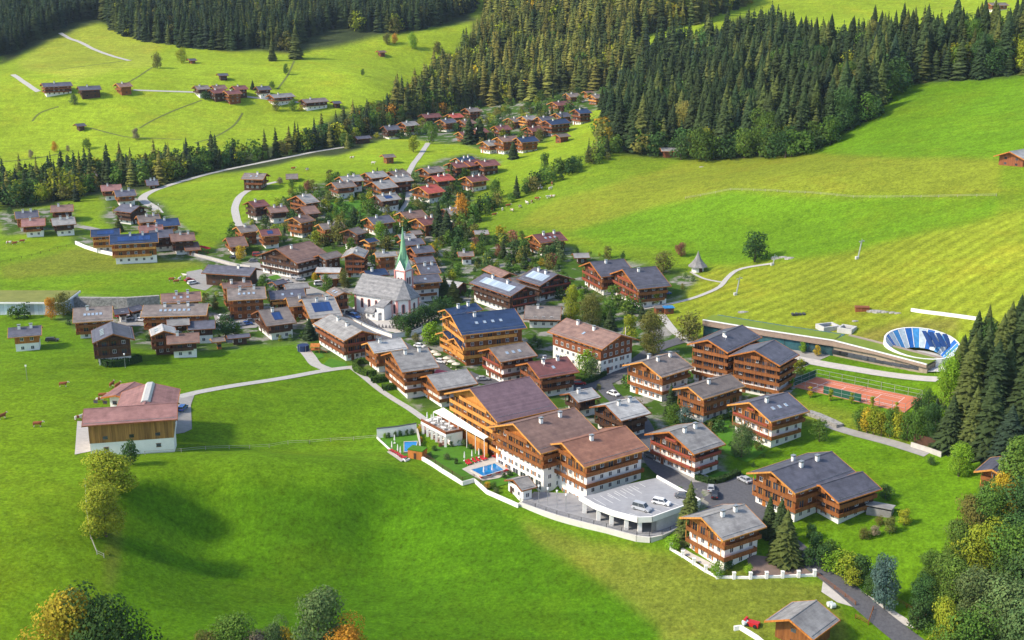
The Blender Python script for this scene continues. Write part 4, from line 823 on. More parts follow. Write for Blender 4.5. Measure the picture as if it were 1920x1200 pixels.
# sacristy
b = MB(); b.box(Ln * .50, Ln * .78, -6.2, -.02, -3, 3.0); b.box(Ln * .70, Ln * .88, -5.0, -.01, -2.9, 5.6); b.obj('sacristy', M_WHITE, ch)
b = MB(); b.prism([(-6.7, 2.95), (-5.2, 4.4), (-5.2, 4.15), (-6.7, 2.7)], Ln * .48, Ln * .70 - .02, 'x'); b.box(Ln * .5, Ln * .7 - .02, -5.2, -.05, 4.0, 4.3)
b.quad([(Ln * .68, -5.5, 5.4), (Ln * .9, -5.5, 5.4), (Ln * .9, -.6, 7.3), (Ln * .68, -.6, 7.3)]); b.quad([(Ln * .68, -5.5, 5.2), (Ln * .9, -5.5, 5.2), (Ln * .9, -.6, 7.1), (Ln * .68, -.6, 7.1)]); b.obj('sacristy_roof', M_STONEROOF, ch)
for x, y, z in ((Ln * .56, -6.22, 1.0), (Ln * .68, -6.22, 1.0), (Ln * .8, -5.02, 2.0)):
    link(window_mesh('w', 'd'), 'window', ch, (x, y, z), R(90))
# tower
tq = 4.7; tx, ty = Ln - 7.4, Wn + 2.6
tw = Vector((P1[0] + tx * math.cos(rz) - ty * math.sin(rz), P1[1] + tx * math.sin(rz) + ty * math.cos(rz), 0))
z_sh, z_tip = zfor(tw.x, tw.y, 505) - cz, zfor(tw.x, tw.y, 424) - cz
b = MB(); b.box(tx - tq / 2, tx + tq / 2, ty - tq / 2, ty + tq / 2, -2, z_sh)
for s in range(4):
    a = s * math.pi / 2; c_, s_ = math.cos(a), math.sin(a)
    def rot(x, y, z): return (tx + x * c_ - y * s_, ty + x * s_ + y * c_, z)
    b.quad([rot(-tq / 2, -tq / 2, z_sh), rot(tq / 2, -tq / 2, z_sh), rot(0, -tq / 2 , z_sh + 4.2)])
tower = b.obj('tower', M_WHITE, ch)
b = MB()
for sx in (-1, 1):
    for sy in (-1, 1):
        x, y = tx + sx * tq / 2, ty + sy * tq / 2; b.box(x - .32, x + .32, y - .32, y + .32, -2, z_sh - .3)
for z in (z_sh - .3, z_sh - 7.0): b.box(tx - tq / 2 - .38, tx + tq / 2 + .38, ty - tq / 2 - .38, ty + tq / 2 + .38, z, z + .35)
b.obj('corner_bands', M_PINK, tower)
for s in range(4):
    a = s * math.pi / 2; c_, s_ = math.cos(a), math.sin(a)
    for off in (-.75, .75):
        x, y = tx + off * c_ + tq / 2 * s_, ty + off * s_ - tq / 2 * c_
        arch_window(tower, x, y, z_sh - 5.6, a + math.pi / 2, .8, 2.6, .18)
    x, y = tx + (tq / 2 + .03) * s_, ty - (tq / 2 + .03) * c_
    b = MB(); b.prism([(.75 * math.cos(2 * math.pi * k / 14), .75 * math.sin(2 * math.pi * k / 14)) for k in range(14)], -.06, 0, 'x', 0); b.bar((-.08, 0, 0), (-.08, 0, .6), .04, 1); b.bar((-.08, 0, 0), (-.08, .4, .1), .04, 1)
    o = b.obj('clock_face', [M_WHITEPAINT, M_DARK], tower); o.location = (x, y, z_sh + 1.1); o.rotation_euler = (0, 0, a + math.pi / 2)
b = MB(); n = 8; rings = [(z_sh + .1, tq * .70, math.pi / 4, 4), (z_sh + 4.4, tq * .36, 0, 8), (z_sh + 9, tq * .22, 0, 8), (z_tip, .06, 0, 8)]
pr = []
for z, r, a0, m_ in rings:
    ring = []
    for k in range(8):
        a = 2 * math.pi * k / 8 + math.pi / 8
        rr_ = r
        if m_ == 4: rr_ = tq * .30 if True else r
        ring.append(len(b.v)); b.v.append((tx + rr_ * math.cos(a), ty + rr_ * math.sin(a), z))
    pr.append(ring)
for i in range(3):
    for k in range(8): b.f.append((pr[i][k], pr[i][(k + 1) % 8], pr[i + 1][(k + 1) % 8], pr[i + 1][k])); b.m.append(0)
for s in range(4):                                    # steep gable roofs running into the spire
    a = s * math.pi / 2; c_, s_ = math.cos(a), math.sin(a)
    def rot(x, y, z): return (tx + x * c_ - y * s_, ty + x * s_ + y * c_, z)
    g = -tq / 2 - .12; apex = rot(0, g, z_sh + 4.5); top = rot(0, -.3, z_sh + 9.5)
    for sg in (-1, 1): b.quad([rot(sg * (tq / 2 + .1), g, z_sh), apex, top, rot(sg * tq * .3, -tq * .3, z_sh + .5)])
    
b.obj('spire', M_COPPER, tower)
b = MB(); b.bar((tx, ty, z_tip - .5), (tx, ty, z_tip + 2.6), .09); b.bar((tx - .6, ty, z_tip + 1.8), (tx + .6, ty, z_tip + 1.8), .08); b.cyl(tx, ty, z_tip, z_tip + .5, .3); b.obj('spire_cross', M_GOLD, tower)
BOXES.append((P1[0] + 9 * math.cos(rz), P1[1] + 9 * math.sin(rz) + 6, rz, 14, 9))
# graves
b = MB(); b.box(-.35, .35, -.12, .12, 0, 1.0); b.box(-.5, .5, -.2, .2, -.2, .25); b.box(-.08, .08, -.06, .06, 1.0, 1.5); b.box(-.25, .25, -.05, .05, 1.2, 1.32)
me_g = b.mesh('grave', M_STONE); k = 0
for row_ in range(5):
    for j in range(26):
        px = 650 + j * 6.6 + row_ * 2; py = 592 + row_ * 5.0 + j * .35 * 1.0
        if px > 812: continue
        if 690 < px < 735 and py < 611: continue
        if px < 745 and py < 588 + (px - 666) * .16 + 3: continue
        if px > 745 and py < 600: py -= 0
        p = at1(px, py); link(me_g, 'grave', None, (p[0], p[1], p[2] - .05), rz + rng.uniform(-.15, .15), 'dark gravestone with a small cross standing in the churchyard below the church wall', 'gravestone', 'graves around the church')
# churchyard wall
def wallpath(name, pix, h_, th, m_, label, cat, capm=None, below=2.0, sink=.6, dzs=None, step=2.5, world=None):
    P = line_w(pix) if world is None else [Vector((p[0], p[1], 0)) for p in world]; b = MB(); c = MB(); Q = [P[0]]
    for i in range(len(P) - 1):
        n = max(1, int((P[i + 1] - P[i]).length / step)); Q += [P[i].lerp(P[i + 1], k / n) for k in range(1, n + 1)]
    off = []
    for i, p in enumerate(Q):
        d = (Q[min(i + 1, len(Q) - 1)] - Q[max(i - 1, 0)]).normalized(); off.append(Vector((-d.y, d.x, 0)) * th / 2)
    def z_of(p): return h1(p.x, p.y)
    for t_, (bb, za, zb, sc_) in enumerate(((b, None, h_, 1), (c, h_, h_ + .15, 1.35))):
        if bb is c and not capm: break
        i0 = len(bb.v)
        for i, p in enumerate(Q):
            z = z_of(p); lo = z - sink if za is None else z + za; hi = z + zb
            for s in (1, -1):
                q = p + off[i] * s * sc_; bb.v += [(q.x, q.y, lo), (q.x, q.y, hi)]
        for i in range(len(Q) - 1):
            a = i0 + 4 * i; e_ = a + 4
            bb.f += [(a, e_, e_ + 1, a + 1), (a + 2, a + 3, e_ + 3, e_ + 2), (a + 1, e_ + 1, e_ + 3, a + 3)]; bb.m += [0, 0, 0]
        for a in (i0, i0 + 4 * (len(Q) - 1)): bb.f.append((a, a + 1, a + 3, a + 2)); bb.m.append(0)
    root = b.obj(name, m_); tag(root, label, cat)
    if capm: c.obj('wall_cap', capm, root)
    return root
wallpath('churchyard_wall', [(648, 598), (690, 618), (735, 634), (770, 630), (800, 618)], 1.6, .5, M_WHITE, 'low white wall round the graves below the church', 'wall', M_STEEL)
# ---- chapel on the meadow
p = at1(1308, 508); s_ = scale_at(p); chp = empty('chapel', tuple(p), R(20), 'small round chapel with sweeping pointed grey shingle roof on the meadow', 'chapel')
b = MB(); b.cyl(0, 0, -1, 2.6, 2.6, 2.5, 8); b.obj('chapel_wall', M_WHITE, chp)
b = MB(); R_ = [(4.2, 2.1), (2.9, 3.3), (1.6, 4.9), (.75, 6.6), (.05, 8.6)]
for i in range(4): b.cyl(0, 0, R_[i][1], R_[i + 1][1], R_[i][0], R_[i + 1][0], 8)
b.cyl(0, 0, 2.0, 2.1, 4.1, 4.2, 8); b.obj('pointed_roof', ROOFS['g'], chp)
b = MB(); b.box(-.6, .6, -2.9, -2.3, -.5, 2.1); b.obj('door', WOODS['d'], chp)
# ---- farm at the left
WOODS['m'] = mat('honey_boards', (0.40, 0.21, 0.055), (0.20, 0.095, 0.028), .75, 1.1, stretch=(2, 2, .12), detail=7, bands=(3, 1.2, .45)); WTRIM['m'] = 'b'; WSHADE['m'] = 'd'
BARN = [('wide farm barn with rose-brown roof, yellow board front and white base', 157, 767, 333, 755, 152, 799, 11.0, dict(nw=1, roof='P', wood='m', chim=0, balc=False, name='barn', cat='barn', pitch=20, ovf=1.4, ovb=1.4, sink=6, floors=2)),
        ('rear farm barn with rose-brown roof and long ridge skylight', 271, 758, 282, 717, 333, 757, 11.0, dict(nw=1, roof='P', wood='b', chim=0, balc=False, name='barn', cat='barn', pitch=17, floors=2, detail=1)),
        ('low rose-roofed lean-to at the left of the farm barns', 216, 741, 228, 707, 205, 748, 7.5, dict(nw=1, roof='P', wood='b', chim=0, balc=False, name='lean_to', cat='shed', pitch=12, floors=1, hd=80, L=12, W=9, detail=1))]
bo = [house(r) for r in BARN]
b = MB(); b.prism([(-1.3, 10.75), (1.3, 10.75), (.7, 11.3), (-.7, 11.3)], -7, 9, 'x'); b.obj('ridge_skylight', mat('milky_glass', (0.52, 0.50, 0.46), (0.42, 0.41, 0.39), .4, 1), bo[1])
# ---- turf-roofed depot at the left edge
p = at1(-40, 590); q = at1(122, 590); rz_, L_ = frame(p, q)
dp = empty('depot_hall', (p[0], p[1], min(p[2], q[2])), rz_, 'long low hall with dry turf roof and white ribbed front at the left edge', 'hall')
b = MB(); b.box(0, L_, 0, 16, -2, 4.6); b.obj('hall_wall', mat('ribbed_white_metal', (0.6, 0.66, 0.74), (0.5, 0.56, 0.64), .5, 1, bands=(0, .6, .45)), dp)
b = MB(); b.box(-.8, L_ + .8, -1.2, 17, 4.6, 5.3); b.obj('roof_edge', M_WHITEPAINT, dp); b = MB(); b.box(-.4, L_ + .4, -.8, 16.6, 5.3, 5.5); b.obj('turf_roof', M_TURF, dp)
BOXES.append((p[0] + L_ / 2, p[1] + 8, rz_, L_ / 2 + 2, 10))
wallpath('rubble_wall', [(128, 575), (180, 576), (240, 576), (300, 572)], 4.0, 1.6, M_RUBBLE, 'long retaining wall of rough grey boulders below the left meadow', 'wall')
# ---- congress centre under the slope
bl = [at1(x, y) for x, y in ((1318, 632), (1440, 650), (1562, 667), (1640, 683), (1738, 700))]
cg = empty('congress_hall', tuple(bl[0]), 0, 'long half-buried hall with timber fascia, dark glass front and grass roof', 'hall')
o0 = Vector(bl[0]); hgt = [6.4, 5.8, 5.4, 4.6, 3.0]
def strip(b, z0, z1, dy, thick, mi=0, i0=0, i1=4, zr=None):
    for i in range(i0, i1):
        p, q = Vector(bl[i]) - o0, Vector(bl[i + 1]) - o0; d = (q - p); n = Vector((d.y, -d.x, 0)).normalized()
        za = (z0(i), z1(i)); zb = (z0(i + 1), z1(i + 1)); p2, q2 = p + n * dy, q + n * dy; p3, q3 = p2 - n * thick, q2 - n * thick; k = len(b.v)
        b.v += [(p2.x, p2.y, p.z + za[0]), (q2.x, q2.y, q.z + zb[0]), (q2.x, q2.y, q.z + zb[1]), (p2.x, p2.y, p.z + za[1]), (p3.x, p3.y, p.z + za[0]), (q3.x, q3.y, q.z + zb[0]), (q3.x, q3.y, q.z + zb[1]), (p3.x, p3.y, p.z + za[1])]
        b.f += [(k, k + 1, k + 2, k + 3), (k + 3, k + 2, k + 6, k + 7), (k, k + 3, k + 7, k + 4), (k + 1, k + 5, k + 6, k + 2), (k + 4, k + 5, k + 1, k)]; b.m += [mi] * 5
b = MB(); strip(b, lambda i: -2, lambda i: hgt[i] - .9, 0, 12, 0, 0, 2); b.obj('glass_front', mat('teal_glass', (0.02, 0.07, 0.085), (0.03, 0.11, 0.13), .15, .5, spec=.6, bands=(3, .35, .5)), cg)
b = MB(); strip(b, lambda i: -2, lambda i: hgt[i] - .6, .05, 12, 0, 2, 4); b.obj('panelled_wall', mat('pale_board_wall', (0.36, 0.29, 0.22), (0.27, 0.21, 0.16), .7, 1, bands=(3, .5, .3)), cg)
b = MB(); strip(b, lambda i: hgt[i] - 1.9 if i < 3 else hgt[i] - 1.0, lambda i: hgt[i], .9, 1.2); b.obj('timber_fascia', mat('weathered_fascia', (0.34, 0.25, 0.19), (0.26, 0.19, 0.15), .7, 1, bands=(2, 2, .3)), cg)
b = MB(); strip(b, lambda i: hgt[i], lambda i: hgt[i] + .25, 1.0, .7); b.obj('roof_edge', M_WHITEPAINT, cg)
b = MB(); strip(b, lambda i: hgt[i] - .1, lambda i: hgt[i] + .12, .3, 8); b.obj('grass_roof', mat('slope_turf', (0.18, 0.24, 0.024), (0.13, 0.19, 0.018), .95, .3, detail=6), cg)
for i in range(2, 4):
    p, q = Vector(bl[i]) - o0, Vector(bl[i + 1]) - o0; d = (q - p).normalized(); n = Vector((d.y, -d.x, 0))
    for k in range(6):
        if i == 3 and k > 4: continue
        c = p.lerp(q, (k + .5) / 6) + n * .1; b = MB(); b.box(-1.6, 1.6, -.06, .02, .6, 2.2 if i == 2 else 1.7); o = b.obj('window_band', M_GLASS, cg); o.location = (c.x, c.y, c.z); o.rotation_euler = (0, 0, math.atan2(d.y, d.x))
for c_ in range(4): BOXES.append((bl[c_][0], bl[c_][1] + 6, 0, 14, 8))
# round glass crater
p = (ROT[0], ROT[1] - 8, 7.6); gr = empty('glass_rotunda', (ROT[0], ROT[1], 8.0), 0, 'round sunken glass rotunda with blue and white panes and white rim', 'rotunda')
n = 28; RB = 11.6; tilt = .16
def rp(r, a, z): return (r * math.cos(a), r * math.sin(a) * .98, z + (math.sin(a) * tilt * r))
M_PB = [mat('rotunda_deep_blue', (0.02, 0.13, 0.45), None, .2, 1, spec=.6), mat('rotunda_mid_blue', (0.06, 0.28, 0.60), None, .2, 1, spec=.6), mat('rotunda_pale_glass', (0.50, 0.60, 0.66), None, .2, 1, spec=.6)]
for k in range(n):
    a, a2 = 2 * math.pi * k / n, 2 * math.pi * (k + 1) / n; b = MB(); e = .012
    b.quad([rp(RB * .99, a + e, 2.6), rp(RB * .99, a2 - e, 2.6), rp(RB * .62, a2 - e, -2.2), rp(RB * .62, a + e, -2.2)]); b.quad([rp(RB * 1.005, a + e, 2.6), rp(RB * 1.005, a2 - e, 2.6), rp(RB * .64, a2 - e, -2.3), rp(RB * .64, a + e, -2.3)])
    b.obj('glass_pane', M_PB[[0, 2, 1, 2, 0, 2, 1][k % 7]], gr)
b = MB()
for k in range(n):
    a, a2 = 2 * math.pi * k / n, 2 * math.pi * (k + 1) / n
    b.quad([rp(RB * 1.0, a, 2.7), rp(RB * 1.0, a2, 2.7), rp(RB * 1.05, a2, 2.7), rp(RB * 1.05, a, 2.7)]); b.quad([rp(RB * 1.05, a, 2.7), rp(RB * 1.05, a2, 2.7), rp(RB * 1.07, a2, -2), rp(RB * 1.07, a, -2)])
b.obj('rim', M_WHITEPAINT, gr)
b = MB()
for k in range(0, n, 1): b.bar(rp(RB * 1.0, 2 * math.pi * k / n, 2.7), rp(RB * .63, 2 * math.pi * k / n, -2.1), .09)
b.obj('mullions', M_WHITEPAINT, gr)
b = MB(); b.cyl(0, 0, -4.0, -2.2, RB * .66, RB * .66, 28); b.obj('rotunda_floor', M_CONC, gr)
b = MB()
for k in range(4): b.quad([(3.0 + k * 2.0, 1.0, 1.0), (4.8 + k * 2.0, 1.0, 1.0), (4.2 + k * 1.9, 9.5 - k * 1.2, 4.0), (2.8 + k * 1.9, 9.8 - k * 1.2, 4.0)])
b.obj('roof_panels', M_SOLAR, gr)
drape('concrete_terrace', [(1640, 682), (1662, 668), (1690, 672), (1730, 676), (1775, 676), (1775, 700), (1740, 700)], M_CONC, .6)
BOXES.append((p[0], p[1] + 8, 0, 17, 15))
# shafts on the grass roof
for lb, x, y, rzz, w_ in (('larger concrete light shaft frame on the meadow above the hall', 1552, 616, 20, 3.4), ('smaller concrete light shaft frame nearer the rotunda', 1588, 620, 55, 2.7)):
    p = at1(x, y); b = MB(); b.box(-w_, w_, -2.6, -1.9, -1, 1.4); b.box(-w_, w_, 1.9, 2.6, -1, 1.4); b.box(-w_, -w_ + .7, -1.9, 1.9, -1, 1.4); b.box(w_ - .7, w_, -1.9, 1.9, -1, 1.4)
    o = b.obj('light_shaft', M_CONC); o.location = tuple(p); o.rotation_euler = (0, 0, R(rzz)); tag(o, lb, 'light shaft'); b = MB(); b.box(-w_ + .7, w_ - .7, -1.9, 1.9, -.5, .4); b.obj('shaft_glass', M_GLASS, o)
p = at1(1616, 582); b = MB(); b.box(-2.4, 2.4, -1.2, 1.2, -.5, 1.3); b.box(-2.6, 2.6, -1.4, 1.4, 1.3, 1.45); o = b.obj('storage_box', WOODS['r']); o.location = tuple(p); o.rotation_euler = (0, 0, R(-8)); tag(o, 'low brown wooden box on the mown slope above the light shafts', 'box')
p = at1(1497, 590); b = MB()
for k in range(4): b.box(-2.4 + k * 1.3, -1.5 + k * 1.3, -1, 1, -.2, .5 + .1 * (k % 2))
o = b.obj('pallet_stack', M_DARK); o.location = tuple(p); tag(o, 'row of dark pallets lying on the mown slope', 'pallets')
for i, (x, y, s_) in enumerate(((1636, 583, 1.1), (1648, 584, 1.3), (1660, 585, .9), (1674, 586, .8), (1684, 587, .7), (1604, 602, .7), (1394, 585, 1.1), (1482, 484, 1.2), (1470, 482, 1.0), (1458, 484, 1.3), (1316, 313, .8))):
    p = at1(x, y); b = MB(); n = 9; b.v.append((0, 0, .45 * s_)); b.v += [(1.9 * s_ * math.cos(2 * math.pi * k / n) * rng.uniform(.8, 1.2), 1.0 * s_ * math.sin(2 * math.pi * k / n) * rng.uniform(.8, 1.2), .25 * s_ * rng.uniform(.5, 1)) for k in range(n)]; b.v += [(2.1 * s_ * math.cos(2 * math.pi * k / n), 1.2 * s_ * math.sin(2 * math.pi * k / n), -.6) for k in range(n)]
    for k in range(n): l = (k + 1) % n; b.f += [(0, 1 + k, 1 + l), (1 + k, 1 + n + k, 1 + n + l, 1 + l)]; b.m += [0, 0]
    o = b.obj('boulder', M_RUBBLE); o.location = tuple(p); tag(o, 'flat pale boulder lying in the mown grass of the right slope', 'boulder', 'boulders on the right slope')
wallpath('white_pipe_wall', [(1709, 583), (1760, 590), (1832, 600)], 1.0, .8, M_WHITEPAINT, 'long straight white barrier across the slope above the rotunda', 'barrier')
# ---- tennis court
c4 = at([1531, 1728, 1697, 1487], [708, 756, 775, 725]); P = [Vector(p) for p in c4]
cz = CZ_COURT; cen = sum(P, Vector()) / 4
c4z = [wz(x, y, cz) for x, y in ((1531, 707), (1728, 747), (1697, 773), (1487, 725))]
b = MB(); b.quad(c4z); b.quad([(p.x, p.y, cz - .12) for p in c4z][::-1])
for i in range(4):
    p, q = c4z[i], c4z[(i + 1) % 4]; b.quad([p, q, (q.x, q.y, cz - 4), (p.x, p.y, cz - 4)])
court = b.obj('tennis_court', M_CLAY); tag(court, 'red clay tennis court with white lines below the promenade', 'tennis court')
def uv(u, v, dz=.02):
    a = c4z[0].lerp(c4z[1], u); d = c4z[3].lerp(c4z[2], u); r = a.lerp(d, v); return Vector((r.x, r.y, cz + dz))
b = MB()
def tline(u0, v0, u1, v1, w_=.14):
    p, q = uv(u0, v0), uv(u1, v1); d = (q - p).normalized(); n = Vector((-d.y, d.x, 0)) * w_ / 2; b.quad([p + n, q + n, q - n, p - n])
for (ua, ub) in ((.15, .87),):
    for v in (.16, .26, .74, .84): tline(ua, v, ub, v)
    for u in (ua, ub): tline(u, .16, u, .84)
    for u in (ua + (ub - ua) * .27, ub - (ub - ua) * .27): tline(u, .26, u, .74)
    tline(ua + (ub - ua) * .27, .5, ub - (ub - ua) * .27, .5)
b.obj('court_lines', M_WHITEPAINT, court)
for u in (.51,):
    b = MB(); p, q = uv(u, .12), uv(u, .88); b.bar(p, p + Vector((0, 0, 1.1)), .06); b.bar(q, q + Vector((0, 0, 1.1)), .06); k = len(b.v)
    for z_ in (.2, .4, .6, .8): b.bar(p + Vector((0, 0, z_)), q + Vector((0, 0, z_)), .015)
    b.bar(p + Vector((0, 0, 1)), q + Vector((0, 0, 1)), .05); b.obj('net', [M_DARK], court)
def fencepanel(name, P, hh_, m_, label, screens=None):
    root = link(None, name, None, tuple(P[0])); tag(root, label, 'fence'); o0 = Vector(P[0]); b = MB(); pm = MB(); pm.bar((0, 0, -.5), (0, 0, hh_), .07); pme = pm.mesh('post', M_STEEL)
    for i in range(len(P) - 1):
        p, q = Vector(P[i]) - o0, Vector(P[i + 1]) - o0; n = max(1, int((q - p).length / 4))
        for k in range(n + (1 if i == len(P) - 2 else 0)): c = p.lerp(q, k / n); link(pme, 'post', root, tuple(c))
        for z in (.1, hh_ / 2, hh_): b.bar(p + Vector((0, 0, z)), q + Vector((0, 0, z)), .05)
    b.obj('rail', M_STEEL, root)
    if screens:
        for (i, a, c) in screens:
            p, q = Vector(P[i]) - o0, Vector(P[i + 1]) - o0; A, B = p.lerp(q, a), p.lerp(q, c); s = MB(); s.quad([A + Vector((0, 0, .15)), B + Vector((0, 0, .15)), B + Vector((0, 0, hh_ - .1)), A + Vector((0, 0, hh_ - .1))]); s.obj('wind_screen', m_, root)
    return root
fencepanel('court_fence', [uv(0, 1, 0), uv(0, 0, 0), uv(1, 0, 0), uv(1, 1, 0), uv(0, 1, 0)], 2.6, M_GREENMESH, 'wire fence with green windscreens around the tennis court', [(0, .05, .95), (3, .38, .72)])
# ---- hotel garden, pools, terraces
gz = h1(*at1(900, 885)[:2])
drape('hotel_lawn', [(790, 858), (830, 830), (868, 838), (920, 850), (975, 885), (960, 905), (915, 918), (892, 902), (868, 905)], M_LAWN, .12)
drape('pool_terrace', [(866, 881), (905, 863), (925, 858), (965, 885), (935, 898), (905, 903), (885, 893)], M_LIGHTPAVE, .25)
def pool(pix, lab, zoff=.45):
    c = [at1(x, y) for x, y in pix]; z = max(p[2] for p in c) + zoff; q = [wz(x, y, z) for x, y in pix]; cen = sum(q, Vector()) / len(q)
    root = empty('pool', tuple(cen), 0, lab, 'swimming pool'); b = MB(); b.quad([tuple(p - cen) for p in q]); b.quad([(p.x - cen.x, p.y - cen.y, -.3) for p in q][::-1]); b.obj('pool_water', M_WATER, root)
    b = MB(); o = [cen + (p - cen) * 1.10 for p in q]; n = len(q)
    for i in range(n):
        j = (i + 1) % n; A, B, C_, D = [v - cen for v in (q[i], q[j], o[j], o[i])]
        for v in (A, B, C_, D): v.z = .10
        b.quad([A, B, C_, D]); b.quad([(D.x, D.y, .1), (C_.x, C_.y, .1), (C_.x, C_.y, -1.2), (D.x, D.y, -1.2)]); b.quad([(A.x, A.y, .1), (B.x, B.y, .1), (B.x, B.y, -.4), (A.x, A.y, -.4)])
    b.obj('pool_edge', M_LIGHTPAVE, root); return z
zp = pool([(884, 881), (928, 869), (945, 881), (906, 893)], 'blue hotel swimming pool on the pale terrace')
pool([(758, 829), (782, 828), (779, 846), (758, 847)], 'small turquoise pool inside the walled garden corner')
drape('hotel_lawn', [(712, 820), (780, 810), (790, 845), (760, 860), (735, 848)], M_LAWN, .12)
wallpath('garden_wall', [(707, 822), (745, 818), (781, 812)], 3.0, .5, M_WHITE, 'white garden wall with dark coping behind the small pool', 'wall', M_DARK)
wallpath('garden_wall', [(782, 812), (786, 828), (788, 845)], 1.6, .4, M_LIGHTPAVE, 'pale stone side wall running down right of the small pool', 'wall')
wallpath('garden_kerb', [(707, 822), (722, 836), (735, 848), (760, 866), (768, 862)], .5, .3, M_WHITE, 'low white kerb along the meadow left of the small pool', 'kerb')
drape('lounger_deck', [(725, 849), (735, 846), (763, 861), (752, 868)], M_LIGHTPAVE, .3)
p = at1(783, 858); b = MB(); b.box(-2.2, 2.2, -1.6, 1.6, -1, 2.6); o = b.obj('pump_house', WOODS['o']); o.location = tuple(p); o.rotation_euler = (0, 0, R(-22)); tag(o, 'small orange timber-clad hut with planted roof below the small pool', 'hut'); b = MB(); b.box(-2.3, 2.3, -1.7, 1.7, 2.6, 2.85); b.obj('planted_roof', M_LAWN, o); b = MB(); b.box(-.4, .4, -1.65, -1.6, -.2, 1.9); b.obj('door', WOODS['d'], o)
wallpath('hotel_garden_wall', [(790, 862), (830, 887), (867, 910), (889, 904), (913, 926), (945, 940), (972, 952)], 1.1, .5, M_WHITE, 'white zigzag boundary wall between hotel garden and meadow', 'wall')
def railfence(name, pix, label, h_=1.1, m_=None, dz=0.0, world=None, gap=3.0, rails=(.45, .8, 1.1)):
    m_ = m_ or WOODS['d']; P = line_w(pix) if world is None else [Vector(p) for p in world]
    if world is None:
        for p in P: p.z = h1(p.x, p.y) + dz
    root = link(None, name, None, tuple(P[0])); tag(root, label, 'fence'); o0 = P[0]; b = MB(); pm = MB(); pm.box(-.07, .07, -.07, .07, -.4, h_); pme = pm.mesh('post', m_); cnt = 0; last = None
    for i in range(len(P) - 1):
        n = max(1, int((P[i + 1] - P[i]).length / gap))
        for k in range(n + (1 if i == len(P) - 2 else 0)):
            c = P[i].lerp(P[i + 1], k / n)
            if world is None: c.z = h1(c.x, c.y) + dz
            c = c - o0
            if cnt < 95: link(pme, 'post', root, tuple(c)); cnt += 1
            if last is not None:
                for z in rails: b.bar(last + Vector((0, 0, z)), c + Vector((0, 0, z)), .045)
            last = c
    b.obj('rail', m_, root); return root
railfence('rail_fence', [(791, 861), (830, 886), (867, 909), (889, 903), (913, 925)], 'dark rail fence on top of the white zigzag garden wall', dz=1.1)
# terrace block with roof garden
tz = h1(*at1(836, 833)[:2]) - .2; TB = [wz(x, y, tz + 4.2) for x, y in ((789, 790), (836, 815), (867, 809), (822, 779))]; c0 = sum(TB, Vector()) / 4
tb = empty('terrace_block', (c0.x, c0.y, tz), 0, 'white flat-roofed terrace block with planted roof edge beside the hotel', 'terrace building')
L4 = [(p.x - c0.x, p.y - c0.y) for p in TB]
b = MB(); b.prism([L4[1], L4[2], L4[3], L4[0]] , 3.4, 4.2, 'z')
mid = lambda a, c, t: (a[0] + (c[0] - a[0]) * t, a[1] + (c[1] - a[1]) * t)
i0 = mid(L4[0], L4[3], .35); i1 = mid(L4[1], L4[2], .35)
b.prism([i0, i1, L4[2], L4[3]], -2, 3.4, 'z'); b.obj('block_wall', M_WHITE, tb)
for k in range(6):
    x, y = mid(mid(L4[0], L4[3], .05), mid(L4[1], L4[2], .05), (k + .3) / 5.6); b = MB(); b.box(-.35, .35, -.35, .35, -1, 3.4); b.obj('pillar', M_WHITE, tb).location = (x, y, 0)
b = MB(); b.prism([mid(L4[0], L4[2], .04), mid(L4[1], L4[3], .04), mid(L4[2], L4[0], .04), mid(L4[3], L4[1], .04)], 4.2, 4.26, 'z'); b.obj('terrace_floor', M_PAVE, tb)
for i, (a, c) in enumerate(((0, 1), (1, 2), (2, 3))):
    A, B = L4[a], L4[c]; b = MB(); d = Vector((B[0] - A[0], B[1] - A[1], 0)); n = Vector((-d.y, d.x, 0)).normalized() * .35
    b.prism([(A[0], A[1]), (B[0], B[1]), (B[0] + n.x, B[1] + n.y), (A[0] + n.x, A[1] + n.y)], 4.27, 4.95, 'z'); b.obj('planter', WOODS['r'], tb)
drape('lounger_terrace', [(783, 797), (795, 812), (830, 838), (842, 833), (800, 800)], mat('rose_paving', (0.36, 0.22, 0.18), (0.28, 0.17, 0.14), .85, 1), .3)
# awning over the restaurant terrace
az_ = tz + 6.3; A4 = [wz(813, 771, az_ - .5), wz(831, 764, az_ + .9), wz(916, 819, az_ + .9), wz(908, 823, az_ - .5)]
aw = empty('awning', tuple(A4[0]), 0, 'very long white fabric awning along the foot of the yellow hotel balconies', 'awning'); o0 = Vector(A4[0])
b = MB()
for k in range(3):
    p0, p1 = A4[0].lerp(A4[3], k / 3 + .004), A4[0].lerp(A4[3], (k + 1) / 3 - .004); q0, q1 = A4[1].lerp(A4[2], k / 3 + .004), A4[1].lerp(A4[2], (k + 1) / 3 - .004)
    b = MB(); b.quad([p - o0 for p in (p0, p1, q1, q0)]); b.quad([p - o0 - Vector((0, 0, .08)) for p in (q0, q1, p1, p0)]); b.quad([p0 - o0, p1 - o0, p1 - o0 - Vector((0, 0, .35)), p0 - o0 - Vector((0, 0, .35))]); b.obj('awning_cloth', mat('white_canvas', (0.8, 0.77, 0.7), (0.74, 0.71, 0.64), .8, 1), aw)
b = MB()
for k in range(7): p = A4[0].lerp(A4[3], k / 6) - o0; b = MB(); b.bar(p - Vector((0, 0, 6)), p - Vector((0, 0, .1)), .1); b.obj('awning_post', M_WHITEPAINT, aw)
